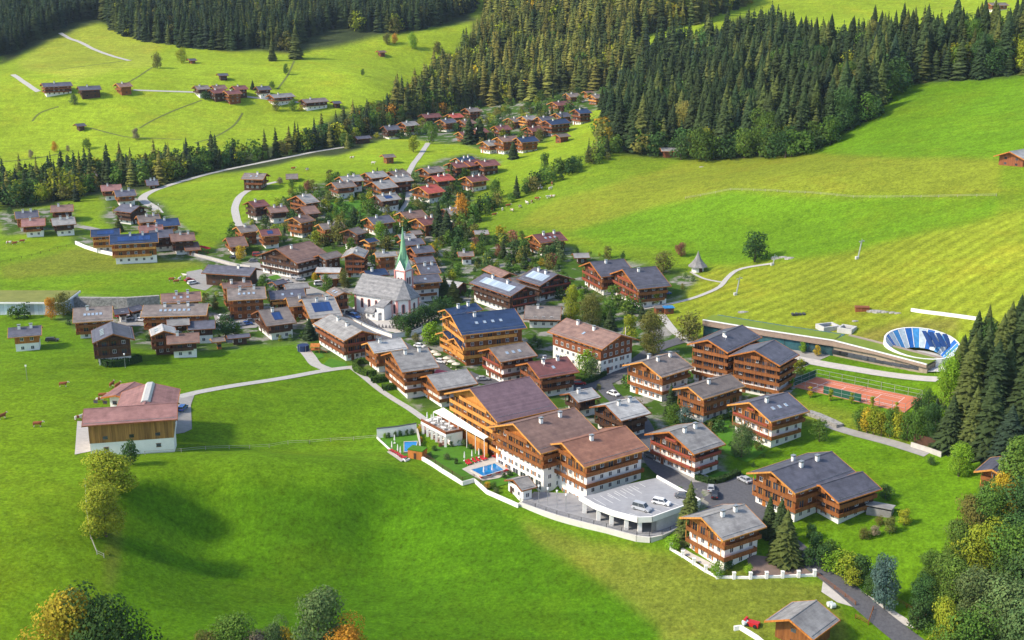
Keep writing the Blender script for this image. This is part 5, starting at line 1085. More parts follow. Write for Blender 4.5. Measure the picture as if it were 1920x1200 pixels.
# terrace between block and hotel
T2 = [wz(x, y, tz + 3.0) for x, y in ((822, 783), (868, 811), (914, 838), (916, 826), (835, 775))]; c0 = T2[0]
rt = empty('restaurant_terrace', tuple(c0), 0, 'raised restaurant terrace with orange timber parapet under the white awning', 'terrace'); b = MB(); b.prism([(p.x - c0.x, p.y - c0.y) for p in T2], -4, 0, 'z'); b.obj('terrace_base', WOODS['o'], rt)
b = MB()
for (a, c) in ((0, 1), (1, 2)):
    p, q = T2[a] - c0, T2[c] - c0; b.quad([p, q, q + Vector((0, 0, 1)), p + Vector((0, 0, 1))]); b.bar(p + Vector((0, 0, 1)), q + Vector((0, 0, 1)), .08)
b.obj('parapet', WOODS['y'], rt)
# ---- furniture
def lounger_mesh(m_):
    b = MB(); b.box(-.35, .35, -.95, .35, .28, .42, 0); b.quad([(-.35, .35, .42), (.35, .35, .42), (.35, .95, .95), (-.35, .95, .95)], 0); b.quad([(-.35, .95, .87), (.35, .95, .87), (.35, .35, .32), (-.35, .35, .32)], 0)
    for x in (-.28, .28):
        for y in (-.8, .3): b.box(x - .04, x + .04, y - .04, y + .04, 0, .28, 1)
    return b.mesh('lounger', [m_, M_WHITEPAINT])
ML = {'r': lounger_mesh(M_RED), 'w': lounger_mesh(M_WHITEPAINT)}
def umb_mesh():
    b = MB(); b.cyl(0, 0, 0, .9, .04); b.cyl(0, 0, .9, 2.4, .24, .12, 8); b.cyl(0, 0, 2.4, 2.75, .12, .02, 8); b.cyl(0, 0, 0, .1, .35); return b.mesh('parasol', M_WHITEPAINT)
MU = umb_mesh()
def umb_open(m_):
    b = MB(); b.cyl(0, 0, 0, 2.4, .04); b.cyl(0, 0, 2.2, 2.8, 1.5, .05, 8); b.cyl(0, 0, 2.12, 2.2, 1.45, 1.5, 8); b.cyl(0, 0, 0, .1, .35); return b.mesh('open_parasol', m_)
def place(me_, name, px, py, rzz, label, cat, group=None, dz=0.3, z=None):
    p = at1(px, py) if z is None else wz(px, py, z); return link(me_, name, None, (p[0], p[1], p[2] + (dz if z is None else 0)), R(rzz), label, cat, group)
for i, (x, y) in enumerate(((731, 848), (736, 850.5), (741, 853), (746, 856), (750, 859), (754, 862), (757, 861))):
    place(ML['r'], 'lounger', x, y, 110, 'red sun lounger in the row on the pale deck by the meadow edge', 'sun lounger', 'red loungers on the small deck', .35)
for i, (x, y) in enumerate(((876, 872), (881, 870.5), (889, 868), (896, 866), (904, 864), (909, 862.5))):
    place(ML['r'], 'lounger', x, y, 30, 'red sun lounger in the row above the blue pool', 'sun lounger', 'red loungers above the pool')
for i, (x, y) in enumerate(((903, 899), (913, 896), (918, 895), (930, 891), (935, 890), (946, 887), (951, 886))):
    place(ML['r'], 'lounger', x, y, 200, 'red sun lounger in the row below the blue pool', 'sun lounger', 'red loungers below the pool')
for i, (x, y) in enumerate(((890, 836), (897, 840), (904, 843), (910, 847), (925, 859), (931, 862), (939, 868), (944, 871))):
    place(ML['r'], 'lounger', x, y, 120, 'red sun lounger against the white hotel front by the pool', 'sun lounger', 'red loungers along the hotel front')
for i in range(9):
    place(ML['w'], 'lounger', 801 + i * 4.1, 812 + i * 2.4, 140, 'white sun lounger in the row before the white terrace block', 'sun lounger', 'white loungers by the terrace block', .35)
for i, (x, y, lb) in enumerate(((735, 846, 'left of the three'), (746, 852, 'middle of the three'), (751, 856, 'right of the three'))):
    place(MU, 'parasol', x, y, 0, 'closed white parasol on the small red lounger deck, ' + lb, 'parasol', None, .35)
for x, y, lb in ((871, 866, 'at the upper left corner of the pool'), (885, 863, 'above the middle of the pool'), (898, 860, 'at the upper right end of the pool lawn'), (907, 893, 'at the lower left of the pool'), (923, 889, 'at the lower right of the pool'), (740, 833, 'over the table beside the small pool')):
    place(MU, 'parasol', x, y, 0, 'closed white parasol ' + lb, 'parasol', None, .35)
for i, (x, y) in enumerate(((801, 789), (809, 793), (813, 788), (821, 797), (828, 800), (842, 806))): place(MU, 'parasol', x, y, 0, 'closed white parasol among the tables on the terrace block roof', 'parasol', 'parasols on the terrace block', z=tz + 4.3)
bt = MB(); bt.cyl(0, 0, .7, .76, .7, .7, 12); bt.cyl(0, 0, 0, .7, .06); bt.cyl(0, 0, 0, .05, .3); MT = bt.mesh('round_table', M_WHITEPAINT)
for i, (x, y) in enumerate(((804, 793), (812, 797), (817, 790), (829, 794), (837, 799), (832, 806), (846, 803), (823, 787))): place(MT, 'round_table', x, y, 0, 'round white table on the terrace block roof', 'table', 'tables on the terrace block', z=tz + 4.3)
# ---- parking court, deck and long white wall
zl = -3.4; zd = zl + 3.8
lot = [wz(x, y, zl) for x, y in ((975, 943), (1002, 922), (1075, 925), (1150, 945), (1312, 955), (1272, 990), (1219, 1009), (1137, 991), (1044, 967))]
b = MB(); b.prism([(p.x, p.y) for p in lot], zl - .3, zl, 'z'); o = b.obj('lower_car_park', mat('pale_asphalt', (0.30, 0.30, 0.31), (0.24, 0.24, 0.25), .85, .5)); tag(o, kind='structure')
wt = [lot[0], lot[8], lot[7], lot[6], lot[5]]
W4 = smooth_line([Vector((p.x, p.y, 0)) for p in wt], 3); b = MB()
for i in range(len(W4) - 1):
    p, q = W4[i], W4[i + 1]; d = (q - p).normalized(); n = Vector((d.y, -d.x, 0)) * .45; zb0 = h1(p.x, p.y) - 3; zb1 = h1(q.x, q.y) - 3; P_, Q_ = p + n, q + n; zt = zl + .35
    b.quad([(P_.x, P_.y, zb0), (Q_.x, Q_.y, zb1), (Q_.x, Q_.y, zt), (P_.x, P_.y, zt)]); b.quad([(P_.x, P_.y, zt), (Q_.x, Q_.y, zt), (q.x, q.y, zt), (p.x, p.y, zt)]); b.quad([(p.x, p.y, zt), (q.x, q.y, zt), (q.x, q.y, zl - 1), (p.x, p.y, zl - 1)])
o = b.obj('retaining_wall', mat('white_concrete', (0.66, 0.63, 0.57), (0.56, 0.53, 0.48), .8, .4)); tag(o, 'long curved white retaining wall below the parking deck', 'wall')
railfence('rail_fence', None, 'dark steel railing along the top of the long curved white wall', m_=M_DARK, world=[(p.x, p.y, zl + .3) for p in W4[::2]], gap=3)
dk = [wz(x, y, zd) for x, y in ((1087, 932), (1116, 949), (1150, 962), (1196, 974), (1222, 973), (1312, 941), (1231, 896), (1175, 908), (1120, 925))]
c0 = dk[0]; deck = empty('parking_deck', (c0.x, c0.y, zl), 0, 'white concrete parking deck on pillars with painted stalls beside the hotel', 'parking deck'); D2 = [(p.x - c0.x, p.y - c0.y) for p in dk]; dh = zd - zl
b = MB(); b.prism(D2, dh - .7, dh, 'z'); b.obj('deck_slab', mat('deck_asphalt', (0.34, 0.34, 0.35), (0.28, 0.28, 0.29), .85, .5), deck)
b = MB()
for i in range(6):
    p, q = Vector(D2[i] + (0,)), Vector(D2[i + 1] + (0,)); d = (q - p).normalized(); n = Vector((d.y, -d.x, 0)) * .3
    b.quad([p + n + Vector((0, 0, dh - .75)), q + n + Vector((0, 0, dh - .75)), q + n + Vector((0, 0, dh + .7)), p + n + Vector((0, 0, dh + .7))]); b.quad([p + n + Vector((0, 0, dh + .7)), q + n + Vector((0, 0, dh + .7)), q - n * .2 + Vector((0, 0, dh + .7)), p - n * .2 + Vector((0, 0, dh + .7))]); b.quad([q - n * .2 + Vector((0, 0, dh + .7)), p - n * .2 + Vector((0, 0, dh + .7)), p - n * .2 + Vector((0, 0, dh)), q - n * .2 + Vector((0, 0, dh))])
b.obj('deck_parapet', M_WHITE, deck)
for i, t in ((0, .3), (1, .2), (1, .95), (2, .6), (3, .3)):
    x, y = mid(D2[i], D2[i + 1], t); b = MB(); b.box(-.5, .5, -.5, .5, -.5, dh - .7); b.obj('pillar', M_WHITE, deck).location = (x * .96 + .2, y * .96 + .6, 0)
x, y = mid(D2[5], D2[4], .1); b = MB(); b.prism([D2[4], D2[5], D2[6], mid(D2[5], D2[4], .9)], -1, dh - .72, 'z'); b.obj('deck_ramp_wall', M_CONC, deck)
b = MB()
def stall(p, q, w_=.13):
    p = wz(p[0], p[1], zd + .012); q = wz(q[0], q[1], zd + .012); d = (q - p).normalized(); n = Vector((-d.y, d.x, 0)) * w_ / 2; b.quad([v - Vector((c0.x, c0.y, zl)) for v in (p + n, q + n, q - n, p - n)])
for k in range(6): stall((1112 + k * 13.5, 934 - k * 4.6), (1136 + k * 13.5, 948 - k * 4.6)); 
for k in range(6): stall((1139 + k * 12, 928 - k * 4.3), (1150 + k * 12, 934 - k * 4.3)); 
for k in range(6): stall((1180 + k * 17, 962 - k * 6.0), (1205 + k * 17, 971 - k * 6.0))
b.obj('stall_lines', M_WHITEPAINT, deck)
BOXES += [(dk[2].x + 10, dk[2].y + 8, 0, 26, 16), (lot[8].x + 10, lot[8].y + 6, 0, 22, 10)]
def lamp(px, py, label, h_=5, z=None):
    p = at1(px, py) if z is None else wz(px, py, z); root = empty('street_lamp', tuple(p), 0, label, 'street lamp'); b = MB(); b.cyl(0, 0, -.5, h_, .09, .06); b.obj('lamp_post', M_STEEL, root); b = MB(); b.cyl(0, 0, h_, h_ + .45, .25, .16, 8); b.cyl(0, 0, h_ + .45, h_ + .55, .34, .05, 8); b.obj('lamp_head', M_WHITEPAINT, root)
for x, y, z, lb in ((1010, 943, zl, 'white post lamp in the lower car park, leftmost of four'), (1027, 948, zl, 'white post lamp in the lower car park, second from the left of four'), (1044, 953, zl, 'white post lamp in the lower car park, third from the left of four'), (1061, 960, zl, 'white post lamp in the lower car park, rightmost of four'),
                    (51, 713, None, 'single lamp post on the crest of the left meadow'), (235, 690, None, 'lamp post at the hedge of the slate-roofed chalet'), (298, 400, None, 'lamp post at the hairpin road end')): lamp(x, y, lb, 4.5, z)
# ---- lone house garden wall with posts
GW = [(1256, 1030), (1283, 1046), (1322, 1072), (1346, 1084), (1400, 1085), (1460, 1083), (1528, 1080)]
wallpath('garden_wall', GW, .55, .4, M_WHITE, 'low white wall with square posts round the lone chalet garden', 'wall')
for i, (x, y) in enumerate(((1258, 1030), (1280, 1044), (1301, 1058), (1323, 1072), (1345, 1084), (1376, 1085), (1407, 1085), (1437, 1084), (1467, 1083), (1497, 1082), (1527, 1080))):
    p = at1(x, y); b = MB(); b.box(-.35, .35, -.35, .35, -.3, 1.5); b.box(-.42, .42, -.42, .42, 1.5, 1.62); o = b.obj('gate_post', M_WHITE); o.location = tuple(p); tag(o, 'square white post standing in the low garden wall of the lone chalet', 'post', 'posts of the lone chalet garden wall')
drape('brick_yard', [(1400, 1040), (1440, 1045), (1490, 1052), (1525, 1078), (1405, 1082)], mat('brown_pavers', (0.22, 0.15, 0.12), (0.15, 0.11, 0.09), .85, .5), .1)
drape('house_terrace', [(1275, 1025), (1300, 1040), (1360, 1070), (1350, 1078), (1282, 1040)], M_LIGHTPAVE, .1)
railfence('rail_fence', [(1530, 1080), (1565, 1106), (1604, 1136)], 'grey wooden rail fence beside the asphalt road at the bottom', m_=WOODS['b'])
railfence('rail_fence', [(1604, 1160), (1628, 1172), (1637, 1145)], 'short wooden pasture fence corner right of the bottom barn', m_=WOODS['b'])
railfence('rail_fence', [(1676, 1125), (1700, 1140), (1720, 1150)], 'wooden fence between bushes and pale verge at the bottom right', m_=WOODS['b'])
railfence('wire_fence', [(272, 853), (340, 848), (430, 842), (540, 833), (620, 828), (706, 822)], 'thin pasture fence crossing the near meadow from barn to hotel garden', gap=6, rails=(.5, 1.0), m_=mat('pale_post', (0.42, 0.38, 0.32), None, .8, 2))
railfence('wire_fence', [(1285, 373), (1370, 357), (1480, 362), (1600, 371), (1760, 370), (1868, 368)], 'thin pasture fence on the boundary line across the right slope', gap=7, rails=(.5, 1.0), m_=MATS['pale_post'])
railfence('wire_fence', [(160, 905), (163, 960), (170, 1010), (182, 1040), (195, 1046)], 'thin wire fence down the meadow left of the two meadow trees', gap=5, rails=(.5, 1.0), m_=MATS['pale_post'])
railfence('wire_fence', [(0, 494), (60, 480), (140, 459)], 'low fence across the left meadow to the solar-roofed hotel', gap=5, rails=(.5, 1.0), m_=WOODS['d'])
wallpath('hotel_terrace_wall', [(142, 458), (160, 466), (185, 474), (232, 484), (262, 478), (295, 468)], 1.6, .5, M_WHITE, 'white terrace wall at the foot of the solar-roofed hotel', 'wall')
wallpath('roadside_wall', [(298, 463), (345, 475), (400, 488), (430, 497), (470, 503)], 1.2, .5, M_LIGHTPAVE, 'pale stone wall along the road above the stable', 'wall')
wallpath('stone_bank', [(1515, 776), (1535, 783), (1560, 794), (1575, 802)], 1.0, 2.5, M_RUBBLE, 'bank of grey boulders behind the crimson-flowered chalet', 'rock wall')
wallpath('concrete_wall', [(1708, 838), (1740, 848), (1765, 857)], 1.4, .4, M_LIGHTPAVE, 'pale low wall below the wattle fence at the right path', 'wall')
wallpath('wattle_fence', [(1713, 830), (1745, 838), (1772, 846)], 2.6, .3, WOODS['d'], 'brown wattle fence above the pale low wall at the right path', 'fence')
# ---- ski lift pylons
for x, y, h_, lb in ((1380, 553, 6.5, 'lower ski lift pylon near the path on the mown slope'), (1608, 485, 7.0, 'upper ski lift pylon on the mown slope'), (1449, 497, 3.5, 'short lift pylon beside the big dark slope tree')):
    p = at1(x, y); root = empty('lift_pylon', tuple(p), R(15), lb, 'lift pylon'); b = MB(); b.bar((0, 0, -.5), (h_ * .18, 0, h_), .28, n=6); b.obj('mast', M_STEEL, root); b = MB(); b.bar((h_ * .18 - 1.1, -.3, h_), (h_ * .18 + 1.1, .3, h_ + .1), .12); b.cyl(h_ * .18 - 1.1, -.3, h_ - .3, h_ + .1, .25); b.cyl(h_ * .18 + 1.1, .3, h_ - .3, h_ + .2, .25); b.bar((h_ * .18, 0, h_), (h_ * .18 + .1, 0, h_ + 1.0), .08); b.obj('cross_arm', M_STEEL, root); b = MB(); b.box(-.9, .3, -.5, .5, -.5, .9); b.obj('mast_base', M_CONC, root)
# ---- kiosk pair at the slope foot
for lb, x, y, m_ in (('small flat-roofed timber ticket hut at the slope foot, left of the blue-topped one', 1236, 587, ROOFS['n']), ('small flat-roofed timber hut with blue roof cover at the slope foot', 1253, 587, mat('blue_tarp', (0.03, 0.22, 0.5), None, .5, 1))):
    p = at1(x, y); root = empty('ticket_hut', tuple(p), R(8), lb, 'hut'); b = MB(); b.box(-1.7, 1.7, -1.5, 1.5, -.6, 2.3); b.obj('hut_wall', WOODS['r'], root); b = MB(); b.box(-2.0, 2.0, -2.0, 1.8, 2.3, 2.5); b.obj('flat_roof', m_, root); b = MB(); b.box(-.5, .5, -1.54, -1.5, .9, 1.7); b.obj('window', M_GLASS, root)
p = at1(1118, 704); drape('pond', [(1100, 698), (1118, 692), (1134, 700), (1122, 710), (1104, 707)], mat('green_water', (0.02, 0.11, 0.10), (0.02, 0.09, 0.08), .1, 1, spec=.6), .3)
# rose sun awning on a roof terrace
p = wz(838, 705, zfor(*at1(838, 735)[:2], 708)); b = MB(); b.quad([(-4.5, -1.6, .5), (4.5, -1.6, .5), (4.5, 1.2, 1.2), (-4.5, 1.2, 1.2)]); b.quad([(-4.5, -1.6, .42), (4.5, -1.6, .42), (4.5, 1.2, 1.12), (-4.5, 1.2, 1.12)])
o = b.obj('sun_awning', mat('rose_cloth', (0.75, 0.12, 0.14), (0.68, 0.10, 0.12), .8, 1)); 
o.location = (p.x, p.y, p.z); o.rotation_euler = (0, 0, R(-30)); tag(o, 'rose-coloured sun awning over the roof terrace of a grey-roofed chalet', 'awning')
b = MB(); [b.bar((sx, sy, -1.6), (sx, sy, .6), .07) for sx in (-4, 4) for sy in (-1.4, 1.0)]; b.box(-4.2, 4.2, -1.5, 1.1, -1.7, -1.55); b.obj('awning_frame', M_STEEL, o)
# ================================================================ trees
def foliage(name, rough=.85):
    m = bpy.data.materials.new(name); m.use_nodes = True; t = m.node_tree; b = t.nodes['Principled BSDF']; b.inputs['Roughness'].default_value = rough; b.inputs['Specular IOR Level'].default_value = .12
    a = N(t, 'ShaderNodeAttribute', attribute_name='tint'); oi = N(t, 'ShaderNodeObjectInfo')
    mx = N(t, 'ShaderNodeMix', data_type='RGBA', blend_type='MULTIPLY'); mx.inputs[0].default_value = 1; t.links.new(a.outputs['Color'], mx.inputs[6]); t.links.new(oi.outputs['Color'], mx.inputs[7])
    t.links.new(mx.outputs[2], b.inputs['Base Color'])
    tr = N(t, 'ShaderNodeBsdfTranslucent'); t.links.new(mx.outputs[2], tr.inputs[0]); ms = N(t, 'ShaderNodeMixShader'); ms.inputs[0].default_value = .25
    out = t.nodes['Material Output']; t.links.new(b.outputs[0], ms.inputs[1]); t.links.new(tr.outputs[0], ms.inputs[2]); t.links.new(ms.outputs[0], out.inputs[0]); return m
M_LEAF = foliage('foliage'); M_BARK = mat('bark', (0.12, 0.085, 0.06), (0.07, 0.05, 0.035), .9, 3, stretch=(1, 1, .3))
def spruce_np(tiers, br, rs, fat=.19, droop=.35, seg=2, gap=.06, zj=.012):
    V, Fc, T = [], [], []; pw = rs.uniform(.6, 1.0)
    for i in range(tiers):
        t = i / (tiers - 1.0); z = gap + (1 - gap) * (t ** .92); R0 = fat * (1 - t) ** pw * rs.uniform(.82, 1.12) + .008
        nb = max(4, int(br * (1 - t * .55))); a0 = rs.uniform(0, 6.28)
        for k in range(nb):
            a = a0 + 2 * math.pi * k / nb + rs.uniform(-.2, .2); r = R0 * rs.uniform(.68, 1.15); w_ = r * rs.uniform(.38, .55) * (9.0 / max(nb, 6)) + .006
            ca, sa = math.cos(a), math.sin(a); zz = z + rs.uniform(-zj, zj); dz = -r * droop * rs.uniform(.7, 1.3); tc = rs.uniform(.72, 1.22)
            i0 = len(V); pts_ = [(0, 0, zz + .035), (r * .55 * ca - w_ * sa, r * .55 * sa + w_ * ca, zz + dz * .55 - .01), (r * ca, r * sa, zz + dz), (r * .55 * ca + w_ * sa, r * .55 * sa - w_ * ca, zz + dz * .55 - .01)]
            V += pts_; Fc.append((i0, i0 + 3, i0 + 2, i0 + 1)); T.append((tc, tc, tc * .95))
            if seg > 1:
                i0 = len(V); w2 = w_ * .6; V += [(r * .15 * ca, r * .15 * sa, zz - .005), (r * .6 * ca - w2 * sa, r * .6 * sa + w2 * ca, zz + dz - .035), (r * .93 * ca, r * .93 * sa, zz + dz - .015), (r * .6 * ca + w2 * sa, r * .6 * sa - w2 * ca, zz + dz - .035)]
                Fc.append((i0, i0 + 3, i0 + 2, i0 + 1)); T.append((tc * .85,) * 3)
    i0 = len(V); V += [(-.008, 0, .9), (.008, 0, .9), (.002, 0, 1.02), (-.002, 0, 1.02)]; Fc.append((i0, i0 + 1, i0 + 2, i0 + 3)); T.append((1, 1, 1))
    return np.array(V), np.array(Fc), np.array(T)
def leafy_np(n, size, rs, lobes=None, rnd=.5, w_=.38, base=.22, two=None, shape='round'):
    """leaf clumps spread through several overlapping lobes; unit height 1"""
    if lobes is None:
        lobes = []
        for k in range(12):
            a = rs.uniform(0, 6.28); t = rs.uniform(0, 1); zz = base + .14 + (.78 - base) * t
            rad = w_ * (1.0 - .55 * abs(t - .35) / .65) * rs.uniform(.35, .68)
            if shape == 'col': rad *= .75
            lobes.append((rad * math.cos(a), rad * math.sin(a), zz, rs.uniform(.13, .20) * (w_ / .38) ** .7))
        lobes += [(0, 0, .36, .26 * w_ / .40), (0, 0, .55, .24 * w_ / .40), (0, 0, .76, .16 * w_ / .40), (0, 0, .87, .09 * w_ / .40)]
    L_ = np.array(lobes); pr_ = L_[:, 3] ** 2; pr_ /= pr_.sum(); li = rs.choice(len(L_), n, p=pr_)
    d = rs.normal(size=(n, 3)); d /= np.linalg.norm(d, axis=1)[:, None]; rr_ = L_[li, 3] * rs.uniform(.55, 1.08, n) ** .6
    C_ = L_[li, :3] + d * rr_[:, None] * np.array([1, 1, .85])
    lump = 1 + .12 * np.sin(C_[:, 0] * 31 + 1) * np.sin(C_[:, 1] * 27) * np.sin(C_[:, 2] * 33); C_[:, :2] *= lump[:, None]
    nn = d + rs.normal(size=(n, 3)) * rnd + np.array([0, 0, .35]); nn /= np.linalg.norm(nn, axis=1)[:, None]
    u = np.cross(nn, rs.normal(size=(n, 3))); u /= np.linalg.norm(u, axis=1)[:, None]; v = np.cross(nn, u); s = size * rs.uniform(.6, 1.4, n)[:, None]
    V = np.stack([C_ + u * s, C_ + v * s * .75, C_ - u * s, C_ - v * s * .75], 1).reshape(-1, 3)
    Fc = np.arange(4 * n).reshape(-1, 4); lt = rs.uniform(.8, 1.15, len(L_)); T = (1.35 * lt[li] * rs.uniform(.82, 1.18, n))[:, None] * np.ones((1, 3)); T[:, 0] *= rs.uniform(.9, 1.15, n)
    if two is not None: msk = (C_[:, 0] * .8 + C_[:, 2] * .6) < two[0] + rs.normal(size=n) * .05; T[msk] *= np.array(two[1])
    return V, Fc, T
def trunk_np(h_, r, n=6, limbs=0, rs=None):
    b = MB(); b.cyl(0, 0, -.04, h_, r, r * .45, n)
    for k in range(limbs):
        a = rs.uniform(0, 6.28); z = h_ * rs.uniform(.35, .8); q = Vector((.22 * math.cos(a), .22 * math.sin(a), z + .2)); b.bar((0, 0, z), q, r * .3, n=4)
    return b
rs = np.random.RandomState(5)
def crown_mesh(data, name): V, Fc, T = data; return np_mesh(name, V, Fc, [M_LEAF], attrs={'tint': ('FACE', T)})
SPL = [spruce_np(17, 8, rs, fat=rs.uniform(.17, .28), seg=1, zj=.028) for _ in range(9)]              # far
SPM = [spruce_np(24, 12, rs, zj=.02, fat=rs.uniform(.17, .28)) for _ in range(8)]             # middle
SPH = [spruce_np(46, 20, rs, fat=f_, droop=.45) for f_ in (.21, .24, .27, .19)]       # close
DCL = [leafy_np(300, .056, rs, w_=rs.uniform(.40, .54), base=.02) for _ in range(6)]
DCM = [leafy_np(1500, .029, rs, w_=rs.uniform(.42, .54), base=.04) for _ in range(7)]
DCH = [leafy_np(8000, .0155, rs, w_=w_, base=.04, rnd=.38) for w_ in (.44, .50, .54, .47)]
COLM = [leafy_np(900, .026, rs, w_=.20, base=.05, shape='col') for _ in range(3)]
MEC = {'SPM': [crown_mesh(d, 'crown') for d in SPM], 'SPH': [crown_mesh(d, 'crown') for d in SPH], 'DCM': [crown_mesh(d, 'crown') for d in DCM], 'DCH': [crown_mesh(d, 'crown') for d in DCH], 'COL': [crown_mesh(d, 'crown') for d in COLM]}
METS = trunk_np(.9, .014).mesh('trunk', M_BARK); METD = trunk_np(.6, .028, 7, 5, np.random.RandomState(3)).mesh('trunk', M_BARK)
SPC = [(0.040, 0.066, 0.026), (0.052, 0.080, 0.028), (0.10, 0.125, 0.033), (0.038, 0.064, 0.038), (0.20, 0.20, 0.045)]
DEC = {'green': (0.075, 0.135, 0.020), 'dark': (0.040, 0.085, 0.022), 'bright': (0.15, 0.26, 0.018), 'olive': (0.12, 0.125, 0.028), 'yellow': (0.36, 0.27, 0.02), 'orange': (0.38, 0.19, 0.022), 'ygreen': (0.20, 0.23, 0.018), 'grey': (0.080, 0.125, 0.040), 'red': (0.17, 0.075, 0.045), 'bare': (0.19, 0.16, 0.10), 'blue': (0.07, 0.12, 0.10)}
TREES = []     # kind('s'/'d'/'c'), x, y, z, height m, colour, label, cat, group, name, width factor, sort px
def add_tree(kind, px, py, hpx, color, label, cat='tree', group=None, name=None, wf=1.0, two=None):
    p = at1(px, py); s = scale_at(p); TREES.append([kind, p[0], p[1], p[2], hpx / s, color, label, cat, group, name, wf, hpx, two])
def instantiate(T):
    kind, x, y, z, h_, color, label, cat, group, name, wf, hpx, two = T
    near = hpx > 62
    key = ('SPH' if near else 'SPM') if kind == 's' else ('COL' if kind == 'c' else ('DCH' if near else 'DCM'))
    nm = name or ('spruce_tree' if kind == 's' else 'broadleaf_tree'); root = empty(nm, (x, y, z - .1), rng.uniform(0, 6.28), label, cat, group)
    cm = rng.choice(MEC[key]) if two is None else crown_mesh(two, 'crown')
    c = link(cm, 'crown', root); c.color = tuple(color) + (1,)
    t_ = link(METS if kind == 's' else METD, 'trunk', root)
    for o in (c, t_): o.scale = (h_ * wf, h_ * wf, h_)
def vcol(c, k=.18): f = rng.uniform(1 - k, 1 + k); return (c[0] * f * rng.uniform(.9, 1.12), c[1] * f, c[2] * f)
